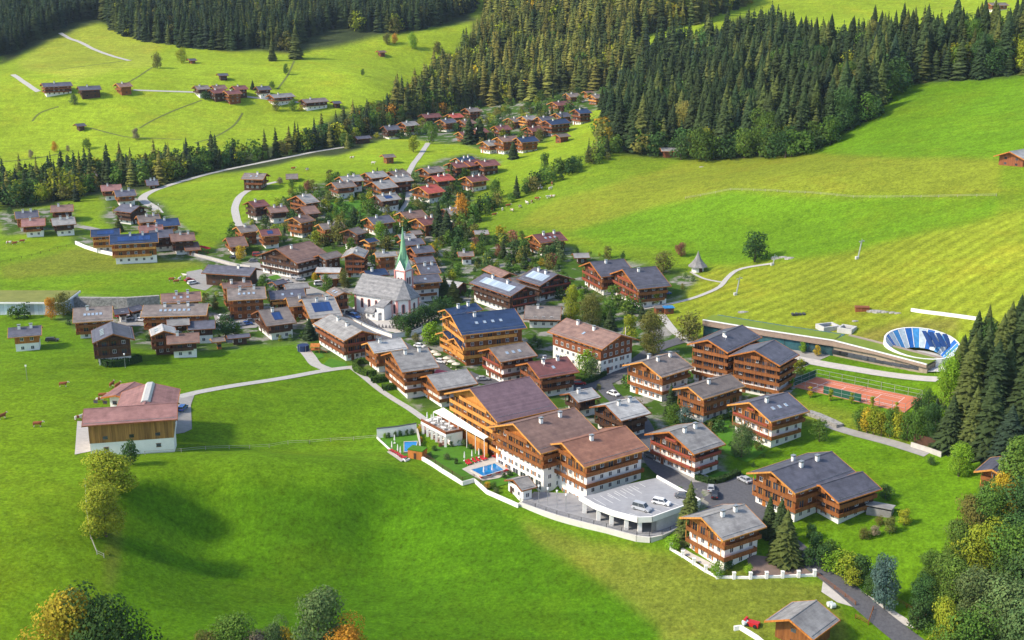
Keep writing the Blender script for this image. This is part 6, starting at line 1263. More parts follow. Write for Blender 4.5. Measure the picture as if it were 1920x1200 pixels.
# ---- single trees
ST = [('d', 207, 928, 88, 'ygreen', 'yellow-green leafy tree just below the barn, upper of two in the meadow', 1.45), ('d', 199, 1006, 100, 'ygreen', 'leafy tree with orange-tinged crown, lower of two in the meadow', 1.1),
 ('d', 245, 872, 54, 'dark', 'dark rounded bush tree before the white barn wall', .8), ('d', 600, 1262, 165, 'grey', 'tall grey-green tree at the bottom edge left of the orange one', .85), ('d', 440, 1262, 120, 'green', 'rounded green tree cut by the bottom edge', 1.0),
 ('d', 395, 1262, 90, 'olive', 'olive tree cut by the bottom edge, leftmost of the group', 1.0), ('d', 658, 1275, 120, 'orange', 'bright orange autumn tree at the bottom edge', 1.0), ('d', 522, 1262, 110, 'grey', 'pale thin tree between the two bottom groups', .6), ('d', 540, 1240, 70, 'yellow', 'small yellow tree behind the pale thin one at the bottom edge', .7), ('d', 490, 1262, 85, 'bare', 'low greyish bush tree at the bottom edge', 1.1),
 ('d', 1415, 491, 62, 'dark', 'big dark solitary tree on the foot of the slope', 1.05), ('d', 1277, 481, 28, 'red', 'small reddish autumn tree above the chapel', 1.1), ('d', 1390, 858, 72, 'grey', 'grey-green tree between the flowered chalets and the paved yard', .8), ('d', 1536, 828, 44, 'green', 'round green tree at the corner of the terrace chalet', .95),
 ('d', 1265, 792, 40, 'green', 'round green tree, left of two behind the flower-box chalet', 1), ('d', 1283, 796, 38, 'blue', 'blue-green tree, right of two behind the flower-box chalet', 1), ('d', 1098, 702, 52, 'bright', 'bright green tree beside the white gable of the hall', .9), ('d', 1110, 712, 48, 'grey', 'grey-green tree right of the bright green one at the pond', .8),
 ('d', 1224, 668, 84, 'olive', 'olive-brown tree on the street corner, nearest the hall', .85), ('d', 1180, 640, 52, 'ygreen', 'olive-green tree left of the street corner tree', .9), ('d', 1292, 640, 58, 'olive', 'round olive tree left of the half-buried hall', 1.05), ('d', 1110, 612, 66, 'olive', 'tall olive tree behind the brown-roofed hall', .8), ('d', 1070, 606, 72, 'ygreen', 'tall pale green poplar-like tree behind the brown-roofed hall', .55),
 ('d', 1088, 570, 30, 'bright', 'small light green tree in the hotel garden', .9), ('d', 1230, 572, 30, 'ygreen', 'yellow-green bush at the entrance of the dark slate-roofed hotel', .9), ('d', 806, 645, 46, 'bright', 'round bright yellow-green tree left of the yellow timber hotel', 1.15), ('d', 868, 415, 52, 'orange', 'orange autumn tree beside the giant spruces', .9),
 ('d', 423, 632, 46, 'dark', 'big round dark tree beside the courtyard parking', 1.05), ('d', 495, 546, 36, 'green', 'round green tree above the grey low houses', 1), ('d', 645, 540, 36, 'olive', 'olive-yellow tree behind the skylit dark chalet', .8), ('d', 613, 548, 36, 'green', 'slim green tree left of the olive-yellow one', .8), ('d', 590, 526, 18, 'yellow', 'little yellow tree on the square', .9),
 ('d', 636, 460, 62, 'olive', 'tall olive-brown tree in the village centre left of the spruces', .75), ('d', 714, 460, 48, 'bright', 'tall bright green tree left of the spire', .7), ('d', 452, 488, 28, 'yellow', 'yellow autumn tree by the bus lay-by', .95), ('d', 120, 590, 46, 'olive', 'large olive-gold tree in front of the turf-roofed hall', 1.1), ('d', 96, 600, 44, 'orange', 'orange-brown tree in front of the turf-roofed hall', .8),
 ('s', 223, 434, 30, 2, 'single dark conifer behind the solar-roofed hotel', 1.7), ('s', 228, 665, 36, 1, 'conifer in front of the slate-roofed gable chalet', 1.5), ('s', 581, 636, 42, 0, 'dark conifer beside the broad grey-roofed inn', 1.5), ('s', 822, 442, 66, 0, 'giant dark spruce above the spire, left one', 1.3), ('s', 838, 448, 56, 0, 'giant dark spruce above the spire, right one', 1.3),
 ('s', 833, 560, 48, 1, 'dark spruce above the churchyard hedge, left of two', 1.6), ('s', 850, 566, 42, 2, 'dark spruce above the churchyard hedge, right of two', 1.7), ('s', 1154, 512, 20, 0, 'small spruce at the meadow edge, right of two', 1.3), ('s', 1130, 508, 16, 0, 'small spruce at the meadow edge, left of two', 1.3), ('s', 1143, 620, 44, 1, 'dark conifer between the olive trees behind the hall', 1.6),
 ('s', 1292, 1010, 115, 2, 'slender ragged spruce between parking deck and lone chalet', 1.15), ('s', 1441, 1005, 82, 1, 'spruce, left of three behind the lone chalet', 1.25), ('s', 1462, 1020, 92, 1, 'spruce, middle of three behind the lone chalet', 1.3), ('s', 1472, 1052, 104, 2, 'lighter green spruce, right and nearest of three behind the lone chalet', 1.3),
 ('d', 1658, 1142, 112, 'blue', 'broad blue-green tree beside the asphalt road', .72), ('d', 1768, 1262, 150, 'ygreen', 'yellow-green feathery tree at the bottom right corner', .55), ('d', 1797, 893, 64, 'bright', 'round yellow-green tree below the right wood', 1.0), ('d', 1778, 770, 110, 'bright', 'tall bright green tree at the left edge of the right wood', .6),
 ('s', 1754, 790, 46, 3, 'small blue spruce in the shrubs by the tennis court', 1.4), ('d', 1880, 975, 95, 'yellow', 'golden-yellow tree at the right edge before the blue-grey roof', .8), ('d', 1655, 640 + 0, 1, 'green', '', 1),
 ('d', 103, 285, 20, 'orange', 'small orange tree on the left pasture', .75), ('d', 163, 279, 20, 'green', 'round green tree on the left pasture', 1.1), ('d', 58, 296, 16, 'bare', 'bare pale tree on the left pasture', .9), ('d', 128, 284, 12, 'bare', 'tiny bare tree between orange and green pasture trees', .8), ('d', 255, 262, 22, 'bare', 'grey bare tree in the middle of the left pasture', .95),
 ('d', 340, 118, 28, 'ygreen', 'yellow-green maple under the far forest edge', 1), ('d', 295, 128, 30, 'olive', 'olive tree at the end of the hedge under the far forest', .8), ('s', 511, 114, 40, 2, 'lone spruce on the pasture before the far forest', 1.3), ('s', 556, 110, 62, 2, 'tall ragged spruce pushing out from the far forest', 1.4), ('d', 726, 84, 22, 'olive', 'round olive tree at the hill hut', 1), ('d', 740, 82, 20, 'orange', 'orange maple at the hill hut', .8), ('d', 773, 92, 32, 'bright', 'light green tree on the hill pasture', .7), ('d', 820, 102, 26, 'olive', 'olive tree on the hill pasture right of the light green one', .9),
 ('d', 536, 140, 22, 'green', 'green tree on the boundary of the hill pasture', .7), ('d', 680, 142, 14, 'green', 'tiny tree by the bare hollow on the hill pasture', .8), ('d', 518, 208, 20, 'olive', 'fruit tree left below the long farm building', .9), ('d', 548, 208, 22, 'green', 'fruit tree right below the long farm building', .9), ('d', 385, 187, 16, 'dark', 'dark bush at the left end of the middle pasture hamlet', 1.2), ('s', 474, 168, 18, 1, 'small spruce in the middle pasture hamlet', 1.4), ('d', 510, 166, 14, 'green', 'round tree right of the middle pasture hamlet', 1.1), ('d', 140, 196, 20, 'grey', 'grey orchard tree below the dark farm barn', 1.1),
 ('d', 578, 360, 24, 'red', 'dark red tree at the upper village rim', .9), ('d', 548, 353, 18, 'green', 'orchard tree by the lone farmhouse', 1.1), ('d', 525, 345, 14, 'bare', 'pale orchard tree right of the lone farmhouse', 1.2), ('d', 1243, 512, 44, 'olive', 'olive tree behind the dark slate-roofed hotel', 1.1), ('d', 935, 482, 26, 'red', 'dark red garden tree below the tiny grey hut', .9),
 ('d', 775, 285, 34, 'ygreen', 'leafy tree left of the village lane, far hamlet', .9), ('d', 810, 270, 44, 'green', 'tall leafy tree right of the village lane, far hamlet', .6), ('s', 880, 270, 50, 1, 'very dark tall spruce in the far hamlet, left one', 1.3), ('s', 900, 268, 46, 1, 'very dark tall spruce in the far hamlet, right one', 1.3), ('s', 962, 298, 34, 1, 'spruce before the front row of the far hamlet', 1.4), ('d', 1012, 268, 28, 'olive', 'olive tree at the right end of the far hamlet front row', .8), ('s', 1128, 205, 40, 1, 'dark spruce beside the bright yellow far chalet', 1.3), ('d', 1021, 328, 42, 'green', 'tall bushy tree on the slope hedge', .7), ('d', 928, 372, 38, 'green', 'bushy tree at the lower end of the slope hedge', .95), ('d', 1280, 92, 0.5, 'green', '', 1)]
for k_, x, y, h_, c, lb, wf in ST:
    if not lb: continue
    cc = SPC[c] if k_ == 's' else DEC[c]; two = None
    add_tree(k_, x, y, h_, cc, lb, wf=wf)
# big pair cut by the lower left corner
add_tree('d', 128, 1310, 215, (0.27, 0.22, 0.02), 'large golden-yellow tree at the bottom left corner', wf=.85); add_tree('d', 205, 1315, 230, (0.035, 0.07, 0.016), 'large dark green tree at the bottom left corner, right of the golden one', wf=.8)
# right wood
for i, (x, y, h_, c, wf) in enumerate(((1812, 800, 205, 2, 1.15), (1838, 790, 215, 1, 1.1), (1868, 740, 175, 2, 1.2), (1905, 730, 175, 1, 1.2), (1793, 760, 150, 2, 1.2), (1780, 840, 120, 1, 1.3), (1822, 850, 150, 2, 1.2), (1850, 850, 170, 1, 1.2), (1888, 868, 130, 3, 1.5), (1915, 800, 160, 1, 1.3), (1930, 700, 150, 1, 1.3), (1890, 660, 110, 2, 1.2), (1850, 640, 80, 2, 1.2), (1830, 650, 80, 1, 1.2), (1925, 650, 110, 1, 1.2), (1910, 620, 80, 0, 1.2), (1858, 800, 190, 0, 1.3), (1880, 790, 180, 1, 1.2), (1800, 730, 120, 0, 1.3), (1825, 740, 150, 1, 1.3))):
    add_tree('s', x, y, h_ * .88, SPC[c], 'tall spruce in the dense wood at the right edge above the tennis court level', group='spruces of the right wood', wf=wf)
for i, (x, y, h_, c, wf) in enumerate(((1915, 960, 150, 'green', 1), (1920, 1040, 150, 'dark', 1), (1860, 1030, 120, 'green', 1), (1820, 1030, 105, 'olive', .9), (1795, 1080, 110, 'green', .9), (1840, 1100, 130, 'ygreen', .9), (1890, 1130, 150, 'green', 1), (1930, 1170, 160, 'dark', 1), (1780, 1150, 110, 'green', 1), (1830, 1200, 140, 'grey', .9), (1880, 1240, 160, 'grey', 1), (1735, 1150, 80, 'dark', 1), (1750, 1100, 70, 'green', 1.1), (1925, 900, 90, 'green', 1), (1810, 1280, 150, 'green', 1), (1925, 1290, 170, 'grey', 1), (1860, 960, 70, 'dark', 1), (1720, 1180, 60, 'dark', 1.1), (1905, 1080, 120, 'dark', 1.1))):
    add_tree('d', x, y, h_, vcol(DEC[c]), 'leafy green tree in the mixed wood filling the bottom right corner', group='leafy trees of the bottom right wood', wf=wf)
for i, (x, y, h_, c) in enumerate(((1610, 808, 46, 'green'), (1625, 812, 50, 'yellow'), (1638, 815, 55, 'ygreen'), (1652, 818, 52, 'ygreen'), (1668, 820, 58, 'green'), (1684, 822, 55, 'ygreen'), (1700, 826, 58, 'green'), (1716, 828, 62, 'green'), (1735, 826, 70, 'green'), (1750, 830, 75, 'dark'), (1720, 790, 50, 'dark'), (1740, 770, 45, 'dark'))):
    add_tree('d', x, y, h_, vcol(DEC[c]), 'tall dense shrub in the row between tennis court and right path', 'shrub', 'shrub row below the tennis court', 'shrub', .8)
for i, (x, y, c) in enumerate(((1483, 728, 'bright'), (1519, 746, 'yellow'), (1557, 752, 'ygreen'), (1596, 757, 'ygreen'), (1635, 765, 'ygreen'), (1680, 775, 'ygreen'))):
    add_tree('c', x, y, 24, DEC[c], 'slim columnar hornbeam in the row along the near side of the tennis court', 'tree', 'columnar trees by the tennis court', 'columnar_tree', 1.3)
for x, y, c, lb in ((1380, 640, 'yellow', 'small orange-yellow tree before the glass hall front, leftmost'), (1468, 650, 'bright', 'small green tree before the glass hall front'), (1505, 662, 'bright', 'larger green tree before the glass hall front'), (1532, 668, 'yellow', 'small yellow tree before the glass hall front, rightmost')): add_tree('d', x, y, 24, DEC[c], lb, wf=.8)
for i, (x, y, h_, c) in enumerate(((1515, 1060, 36, 'dark'), (1540, 1062, 46, 'dark'), (1565, 1075, 50, 'bright'), (1585, 1082, 52, 'ygreen'), (1612, 1090, 54, 'dark'), (1530, 1035, 40, 'dark'), (1555, 1045, 40, 'green'), (1600, 1100, 40, 'ygreen'), (1635, 1115, 40, 'dark'), (1520, 1010, 30, 'dark'), (1620, 1010, 24, 'olive'), (1640, 1005, 24, 'bare'), (1668, 1000, 34, 'olive'), (1648, 985, 20, 'olive'), (1695, 985, 34, 'ygreen'), (1262, 1030, 30, 'bright'), (1345, 1080, 32, 'bright'), (1365, 1068, 24, 'dark'), (1403, 1078, 22, 'bright'), (1745, 872, 18, 'dark'), (1660, 935, 30, 'dark'), (1850, 930, 36, 'green'))):
    add_tree('d', x, y, h_, vcol(DEC[c]), 'garden shrub around the lone chalet and the slate-roofed chalet', 'shrub', 'garden shrubs at the bottom right', 'shrub', 1.15)
for i, (x, y, h_, c) in enumerate(((745, 617, 30, 'dark'), (757, 622, 34, 'dark'), (770, 618, 36, 'dark'), (783, 612, 38, 'dark'), (796, 606, 38, 'dark'), (810, 600, 36, 'dark'), (822, 592, 36, 'dark'), (838, 588, 34, 'dark'), (765, 632, 20, 'green'), (780, 640, 18, 'olive'))):
    add_tree('d', x, y, h_, vcol(DEC[c]), 'dark dense shrub in the belt between churchyard and yellow timber hotel', 'shrub', 'dark shrubs right of the churchyard', 'shrub', 1.1)
for i, (x, y, h_, c) in enumerate(((722, 822, 12, 'bright'), (729, 822, 13, 'dark'), (741, 820, 13, 'dark'), (750, 819, 14, 'dark'), (763, 818, 14, 'dark'), (773, 816, 14, 'dark'), (786, 812, 16, 'yellow'), (789, 830, 14, 'orange'), (815, 845, 12, 'dark'), (826, 838, 10, 'red'), (846, 838, 12, 'dark'), (858, 834, 14, 'dark'), (870, 836, 14, 'grey'), (882, 842, 12, 'dark'), (838, 862, 14, 'grey'), (855, 870, 12, 'dark'), (900, 852, 12, 'dark'), (913, 860, 10, 'yellow'), (914, 916, 16, 'yellow'), (925, 917, 15, 'green'), (946, 897, 12, 'dark'), (956, 892, 13, 'dark'), (990, 932, 12, 'dark'), (930, 925, 12, 'grey'), (790, 852, 10, 'dark'), (806, 858, 12, 'grey'))):
    add_tree('d', x, y, h_, vcol(DEC[c]), 'small ornamental shrub in the hotel garden', 'shrub', 'shrubs of the hotel garden', 'shrub', 1.2 if i > 7 else .8)
# ---- filling: village gardens, belts, hedges and forests, spread on a jittered grid over the ground
cell = 6.2; gx = np.arange(-620, 640, cell); gy = np.arange(250, 2500, cell); GXX, GYY = np.meshgrid(gx, gy)
GXX = GXX + nr.uniform(-.45, .45, GXX.shape) * cell; GYY = GYY + nr.uniform(-.45, .45, GYY.shape) * cell
GZZ = np.where(GYY < 2300, hh(GXX, GYY), tps(GXX, GYY)); FPX, FPY = proj(GXX, GYY, GZZ); GXX, GYY, GZZ, FPX, FPY = [a.ravel() for a in (GXX, GYY, GZZ, FPX, FPY)]
RP = []
for o in bpy.data.objects:
    if o.get('kind') == 'structure' and o.type == 'MESH' and o.name.split('.')[0] in ('road', 'path', 'promenade', 'paved_yard', 'brick_yard', 'concrete_terrace', 'hotel_lawn', 'pool_terrace', 'pond', 'lower_car_park', 'churchyard', 'pale_verge'):
        a = np.empty(len(o.data.vertices) * 3, np.float32); o.data.vertices.foreach_get('co', a); RP.append(a.reshape(-1, 3)[:, :2])
RP = np.concatenate(RP); blocked = set(zip((RP[:, 0] // 2.5).astype(int), (RP[:, 1] // 2.5).astype(int)))
def free(x, y, m_=1.0, roads=True):
    for (bx, by, rz_, hl, hw_) in BOXES:
        dx, dy = x - bx, y - by
        if abs(dx) > 40 or abs(dy) > 40: continue
        c_, s_ = math.cos(rz_), math.sin(rz_); u = dx * c_ + dy * s_; v = -dx * s_ + dy * c_
        if abs(u) < hl + m_ and abs(v) < hw_ + m_: return False
    return (int(x // 2.5), int(y // 2.5)) not in blocked if roads else True
FILL = []      # kind, x, y, z, h, colour, px height, region
def fill(poly, dens, mix, hr, tagn, hmul=1.0, avoid=True):
    ids = np.nonzero(in_poly(FPX, FPY, poly))[0]
    for i in ids:
        if rng.random() > dens: continue
        x, y, z = float(GXX[i]), float(GYY[i]), float(GZZ[i])
        if avoid and not free(x, y, .3): continue
        r = rng.random(); acc = 0
        for kd, c, pr_ in mix:
            acc += pr_
            if r <= acc: break
        h_ = rng.uniform(*hr) * (1.0 if kd == 's' else .72) * hmul; cc = vcol(SPC[rng.randrange(5)] if kd == 's' and c is None else (SPC[c] if kd == 's' else DEC[c]), .34)
        FILL.append((kd, x, y, z, h_, cc, h_ * float(scale_at((x, y, z))), tagn))
MF = [('s', 0, .3), ('s', 1, .3), ('s', 3, .2), ('s', 2, .13), ('d', 'olive', .04), ('d', 'ygreen', .03)]
ML_ = [('s', 4, .42), ('s', 2, .32), ('s', 1, .10), ('d', 'olive', .05), ('d', 'ygreen', .09), ('d', 'green', .01), ('d', 'yellow', .01)]  # middle slope: warm sunlight painted into the yellower, lighter tree tints
MX = [('s', None, .35), ('d', 'green', .25), ('d', 'dark', .15), ('d', 'olive', .13), ('d', 'ygreen', .10), ('d', 'orange', .02)]
MG = [('d', 'green', .30), ('d', 'dark', .22), ('d', 'olive', .15), ('d', 'ygreen', .10), ('d', 'grey', .09), ('s', 1, .07), ('d', 'yellow', .02), ('d', 'grey', .03), ('d', 'red', .02)]
fill([(185, -90), (185, 25), (225, 68), (310, 84), (420, 96), (455, 92), (500, 92), (545, 98), (575, 72), (640, 50), (660, 58), (745, 64), (830, 45), (888, 20), (890, -90)], .95, MF, (17, 31), 'far')
fill([(-40, 125), (20, 100), (60, 78), (130, 45), (188, 32), (188, -90), (-40, -90)], .95, [('s', 0, .6), ('s', 3, .4)], (19, 27), 'far')
fill([(917, -90), (915, 60), (905, 75), (870, 100), (850, 130), (800, 168), (780, 190), (735, 205), (725, 225), (800, 212), (900, 200), (1000, 190), (1060, 170), (1165, 165), (1185, 120), (1190, 70), (1290, 50), (1400, 10), (1400, -90)], .92, ML_, (14, 32), 'mid')
fill([(620, 262), (660, 232), (720, 205), (790, 168), (850, 140), (900, 180), (860, 205), (780, 222), (715, 240), (650, 268)], .8, MX, (12, 21), 'mid')
fill([(1172, 288), (1128, 250), (1165, 205), (1200, 180), (1190, 120), (1290, 96), (1400, 84), (1480, 78), (1500, 108), (1620, 104), (1700, 98), (1800, 88), (1940, 78), (1940, 138), (1690, 158), (1640, 215), (1560, 262), (1490, 290), (1330, 300), (1290, 285)], .82, [('s', 0, .3), ('s', 1, .35), ('s', 2, .15), ('s', 3, .08), ('d', 'dark', .06), ('d', 'olive', .02), ('d', 'green', .04)], (15, 34), 'right')
fill([(1170, 288), (1290, 280), (1490, 288), (1560, 258), (1640, 212), (1690, 158), (1700, 164), (1650, 224), (1565, 270), (1495, 296), (1330, 304), (1175, 292)], .6, [('d', 'green', .45), ('d', 'dark', .42), ('d', 'ygreen', .10), ('d', 'olive', .03)], (17, 25), 'right')
fill([(1115, 262), (1130, 235), (1180, 200), (1230, 250), (1250, 280), (1190, 288), (1130, 285)], .55, [('d', 'green', .4), ('d', 'dark', .3), ('d', 'olive', .25), ('d', 'yellow', .05)], (14, 22), 'right')
fill([(1380, 150), (1940, 110), (1940, 136), (1690, 156)], .12, [('d', 'ygreen', 1)], (20, 26), 'right')
fill([(-20, 395), (-20, 355), (60, 345), (140, 335), (250, 322), (300, 318), (420, 305), (480, 298), (560, 280), (640, 258), (640, 273), (560, 288), (480, 302), (400, 320), (330, 338), (280, 352), (262, 350), (180, 350), (150, 380), (130, 376), (80, 382), (20, 390)], .85, [('s', None, .5), ('d', 'dark', .15), ('d', 'green', .15), ('d', 'olive', .09), ('d', 'ygreen', .09), ('d', 'orange', .02)], (12, 22), 'stream')
fill([(560, 285), (620, 262), (640, 268), (640, 274), (600, 281), (560, 289), (480, 304), (400, 321), (330, 340), (325, 334), (400, 316), (480, 298)], .8, [('d', 'dark', .5), ('d', 'green', .5)], (4, 8), 'stream')
fill([(640, 285), (655, 250), (720, 225), (800, 210), (880, 205), (870, 215), (790, 222), (720, 240), (690, 262), (660, 275)], .35, MX, (9, 15), 'mid')
fill([(868, 412), (900, 392), (960, 372), (1010, 342), (1060, 315), (1110, 295), (1150, 270), (1175, 290), (1110, 312), (1060, 335), (1000, 362), (940, 392), (885, 420)], 1.0, [('d', 'green', .4), ('d', 'dark', .3), ('d', 'olive', .2), ('s', 1, .1)], (7, 14), 'hedge')
fill([(872, 410), (905, 390), (962, 368), (1012, 338), (1062, 311), (1112, 292), (1150, 278), (1160, 286), (1112, 304), (1062, 326), (1004, 354), (944, 384), (888, 412)], .9, [('d', 'green', .6), ('d', 'dark', .4)], (5, 9), 'hedge')
fill([(760, 470), (760, 430), (800, 395), (870, 400), (890, 440), (960, 440), (980, 470), (1090, 470), (1180, 480), (1170, 492), (1080, 490), (1050, 520), (950, 520), (900, 510), (840, 540), (820, 510)], .52, MG, (5, 11), 'garden')
fill([(830, 400), (900, 430), (1000, 470), (1080, 480), (1060, 500), (960, 505), (870, 500), (830, 460)], .45, MG, (5, 11), 'garden')
fill([(1040, 560), (1140, 540), (1210, 560), (1240, 590), (1180, 610), (1080, 610)], .62, MG, (6, 13), 'garden')
fill([(430, 430), (560, 355), (620, 335), (760, 322), (800, 395), (760, 480), (700, 500), (620, 470), (540, 455), (470, 470), (420, 470)], .42, MG, (5, 11), 'garden')
fill([(540, 425), (640, 430), (650, 470), (600, 470), (540, 450)], .5, MG, (7, 11), 'garden')
fill([(770, 330), (900, 300), (905, 330), (870, 395), (780, 400)], .36, MG, (5, 10), 'garden')
fill([(700, 260), (740, 225), (870, 205), (1060, 175), (1160, 175), (1080, 225), (1000, 280), (960, 290), (900, 280), (820, 250), (760, 262)], .28, MG, (6, 12), 'hamlet')
fill([(380, 530), (420, 520), (430, 570), (500, 580), (480, 640), (400, 650), (330, 660), (280, 650), (255, 640), (255, 610), (380, 600)], .38, MG, (4, 9), 'garden')
fill([(-10, 575), (130, 592), (140, 640), (100, 600), (-10, 600)], .6, MG, (6, 10), 'garden')
fill([(500, 540), (560, 510), (660, 505), (660, 560), (560, 600), (500, 620), (480, 590)], .22, MG, (4, 8), 'garden')
fill([(0, 400), (130, 385), (150, 440), (0, 440)], .15, MG, (3.5, 7), 'hamlet')
fill([(190, 350), (260, 360), (320, 395), (360, 460), (290, 450), (250, 410), (200, 400)], .2, MG, (4, 8), 'hamlet')
fill([(880, 655), (1010, 640), (1060, 670), (1080, 730), (960, 735), (900, 715)], .34, MG, (4, 9), 'garden')
fill([(1150, 720), (1500, 690), (1500, 740), (1530, 800), (1420, 880), (1340, 880), (1220, 780)], .2, MG, (3, 8), 'garden')
fill([(1250, 505), (1290, 512), (1310, 525), (1260, 560), (1220, 575), (1200, 600), (1180, 590), (1240, 545)], .35, MG, (3, 6), 'garden')
fill([(1330, 495), (1370, 487), (1372, 494), (1340, 503)], .8, [('d', 'dark', 1)], (2.5, 4), 'garden')
fill([(1180, 180), (1270, 75), (1290, 75), (1230, 130), (1210, 170)], .35, [('d', 'ygreen', .6), ('d', 'yellow', .2), ('d', 'green', .2)], (9, 14), 'mid')
fill([(1830, 640), (1930, 640), (1930, 720), (1830, 720)], .3, [('s', 1, .4), ('s', 2, .3), ('d', 'dark', .3)], (13, 18), 'rwood')
fill([(1290, 645), (1300, 560), (1300, 560)], .0, MG, (3, 6), 'garden')
fill([(560, 205), (640, 192), (650, 198), (600, 210), (560, 212)], .3, MG, (4, 8), 'hamlet')
fill([(215, 1030), (212, 1060), (205, 1095), (198, 1040)], .5, [('d', 'olive', .5), ('d', 'ygreen', .5)], (1.5, 3.5), 'bush')
_keep = (GXX, GYY, GZZ, FPX, FPY); cell = 3.6; gx = np.arange(-260, 260, cell); gy = np.arange(280, 760, cell); GXX, GYY = np.meshgrid(gx, gy); GXX = (GXX + nr.uniform(-.45, .45, GXX.shape) * cell).ravel(); GYY = (GYY + nr.uniform(-.45, .45, GYY.shape) * cell).ravel(); GZZ = hh(GXX, GYY); FPX, FPY = proj(GXX, GYY, GZZ)
MS = [('d', 'green', .34), ('d', 'dark', .34), ('d', 'olive', .12), ('d', 'grey', .12), ('d', 'ygreen', .05), ('d', 'red', .03)]
for poly, dn in (([(430, 430), (560, 355), (620, 335), (760, 322), (860, 300), (905, 320), (870, 400), (960, 440), (1090, 470), (1180, 485), (1150, 560), (1230, 590), (1200, 615), (1060, 610), (980, 560), (860, 590), (830, 560), (850, 500), (760, 480), (700, 500), (620, 470), (540, 455), (470, 470), (420, 470)], .22),
                 ([(380, 530), (500, 520), (640, 560), (660, 600), (700, 640), (600, 640), (480, 640), (330, 655), (180, 640), (100, 600), (380, 600)], .20), ([(680, 650), (860, 690), (1010, 640), (1060, 670), (1300, 640), (1500, 690), (1490, 740), (1530, 800), (1420, 880), (1330, 880), (1220, 780), (1000, 740), (800, 760)], .14)):
    fill(poly, dn, MS, (2.2, 5.2), 'garden')
GXX, GYY, GZZ, FPX, FPY = _keep
LBS = {'far': ('tall spruce at the edge of the far forest above the left pastures', 'spruces of the far forest'), 'mid': ('spruce on the wooded slope behind the far hamlet', 'spruces of the middle slope'), 'right': ('dark spruce in the forest on the right slope', 'spruces of the right forest'),
       'stream': ('spruce in the tree belt along the stream and upper road', 'spruces of the stream belt'), 'hedge': ('conifer in the hedge line climbing the right slope', 'conifers of the slope hedge'), 'garden': ('garden conifer among the village chalets', 'conifers in the village gardens'), 'hamlet': ('conifer among the far chalets', 'conifers of the far hamlet'), 'rwood': ('tall spruce at the back of the wood on the right edge', 'spruces behind the right wood')}
LBD = {'far': ('leafy tree at the edge of the far forest', 'leafy trees of the far forest'), 'mid': ('autumn leafy tree on the wooded slope behind the far hamlet', 'leafy trees of the middle slope'), 'right': ('leafy tree along the lower edge of the right forest', 'leafy trees of the right forest'),
       'stream': ('leafy tree in the belt along the stream and upper road', 'leafy trees of the stream belt'), 'hedge': ('leafy tree in the hedge line climbing the right slope', 'leafy trees of the slope hedge'), 'garden': ('leafy garden tree among the village chalets', 'leafy trees in the village gardens'), 'hamlet': ('leafy tree among the far chalets', 'leafy trees of the far hamlet'), 'bush': ('small bush in the overgrown strip between the two meadow halves', 'bushes of the meadow strip')}
for T in TREES: instantiate(T)
ns = sum(1 for T in TREES if T[0] == 's'); nd = len(TREES) - ns
for kd, n0, low, LB_, cap in (('s', ns, SPL, LBS, 297), ('d', nd, DCL, LBD, 297)):
    L_ = sorted([f_ for f_ in FILL if f_[0] == kd], key=lambda f_: -(f_[6] * (1 if -40 < proj(f_[1], f_[2], f_[3])[0] < 1960 and proj(f_[1], f_[2], f_[3])[1] > 0 else 0)))
    top, rest = L_[:cap - n0], L_[cap - n0:]
    for (k_, x, y, z, h_, c, hp, tg) in top:
        lb, gp = LB_.get(tg, LB_['garden']); instantiate(['s' if kd == 's' else 'd', x, y, z, h_, c, lb, 'spruce' if kd == 's' else 'tree', gp, None, 1.0 if kd == 's' else rng.uniform(.9, 1.15), hp, None])
    VV, FF, TT = [], [], []; off = 0
    for (k_, x, y, z, h_, c, hp, tg) in rest:
        px_, py_ = proj(x, y, z)
        if not (-120 < px_ < 2040 and py_ > -70): continue
        V, Fc, T = low[rng.randrange(len(low))]; a = rng.uniform(0, 6.28); c_, s_ = math.cos(a), math.sin(a); wf = rng.uniform(.9, 1.2)
        W3 = np.stack([(V[:, 0] * c_ - V[:, 1] * s_) * h_ * wf + x, (V[:, 0] * s_ + V[:, 1] * c_) * h_ * wf + y, V[:, 2] * h_ + z - .3], -1)
        VV.append(W3); FF.append(Fc + off); TT.append(T * np.array(c)); off += len(V)
    me = np_mesh('wood', np.concatenate(VV), np.concatenate(FF), [M_LEAF], attrs={'tint': ('FACE', np.concatenate(TT))})
    o = link(me, 'spruce_forest' if kd == 's' else 'broadleaf_wood', kind='stuff'); tag(o, 'dense spruce forest covering the far and right slopes' if kd == 's' else 'mixed leafy trees filling woods, hedges and far gardens', 'forest' if kd == 's' else 'wood')
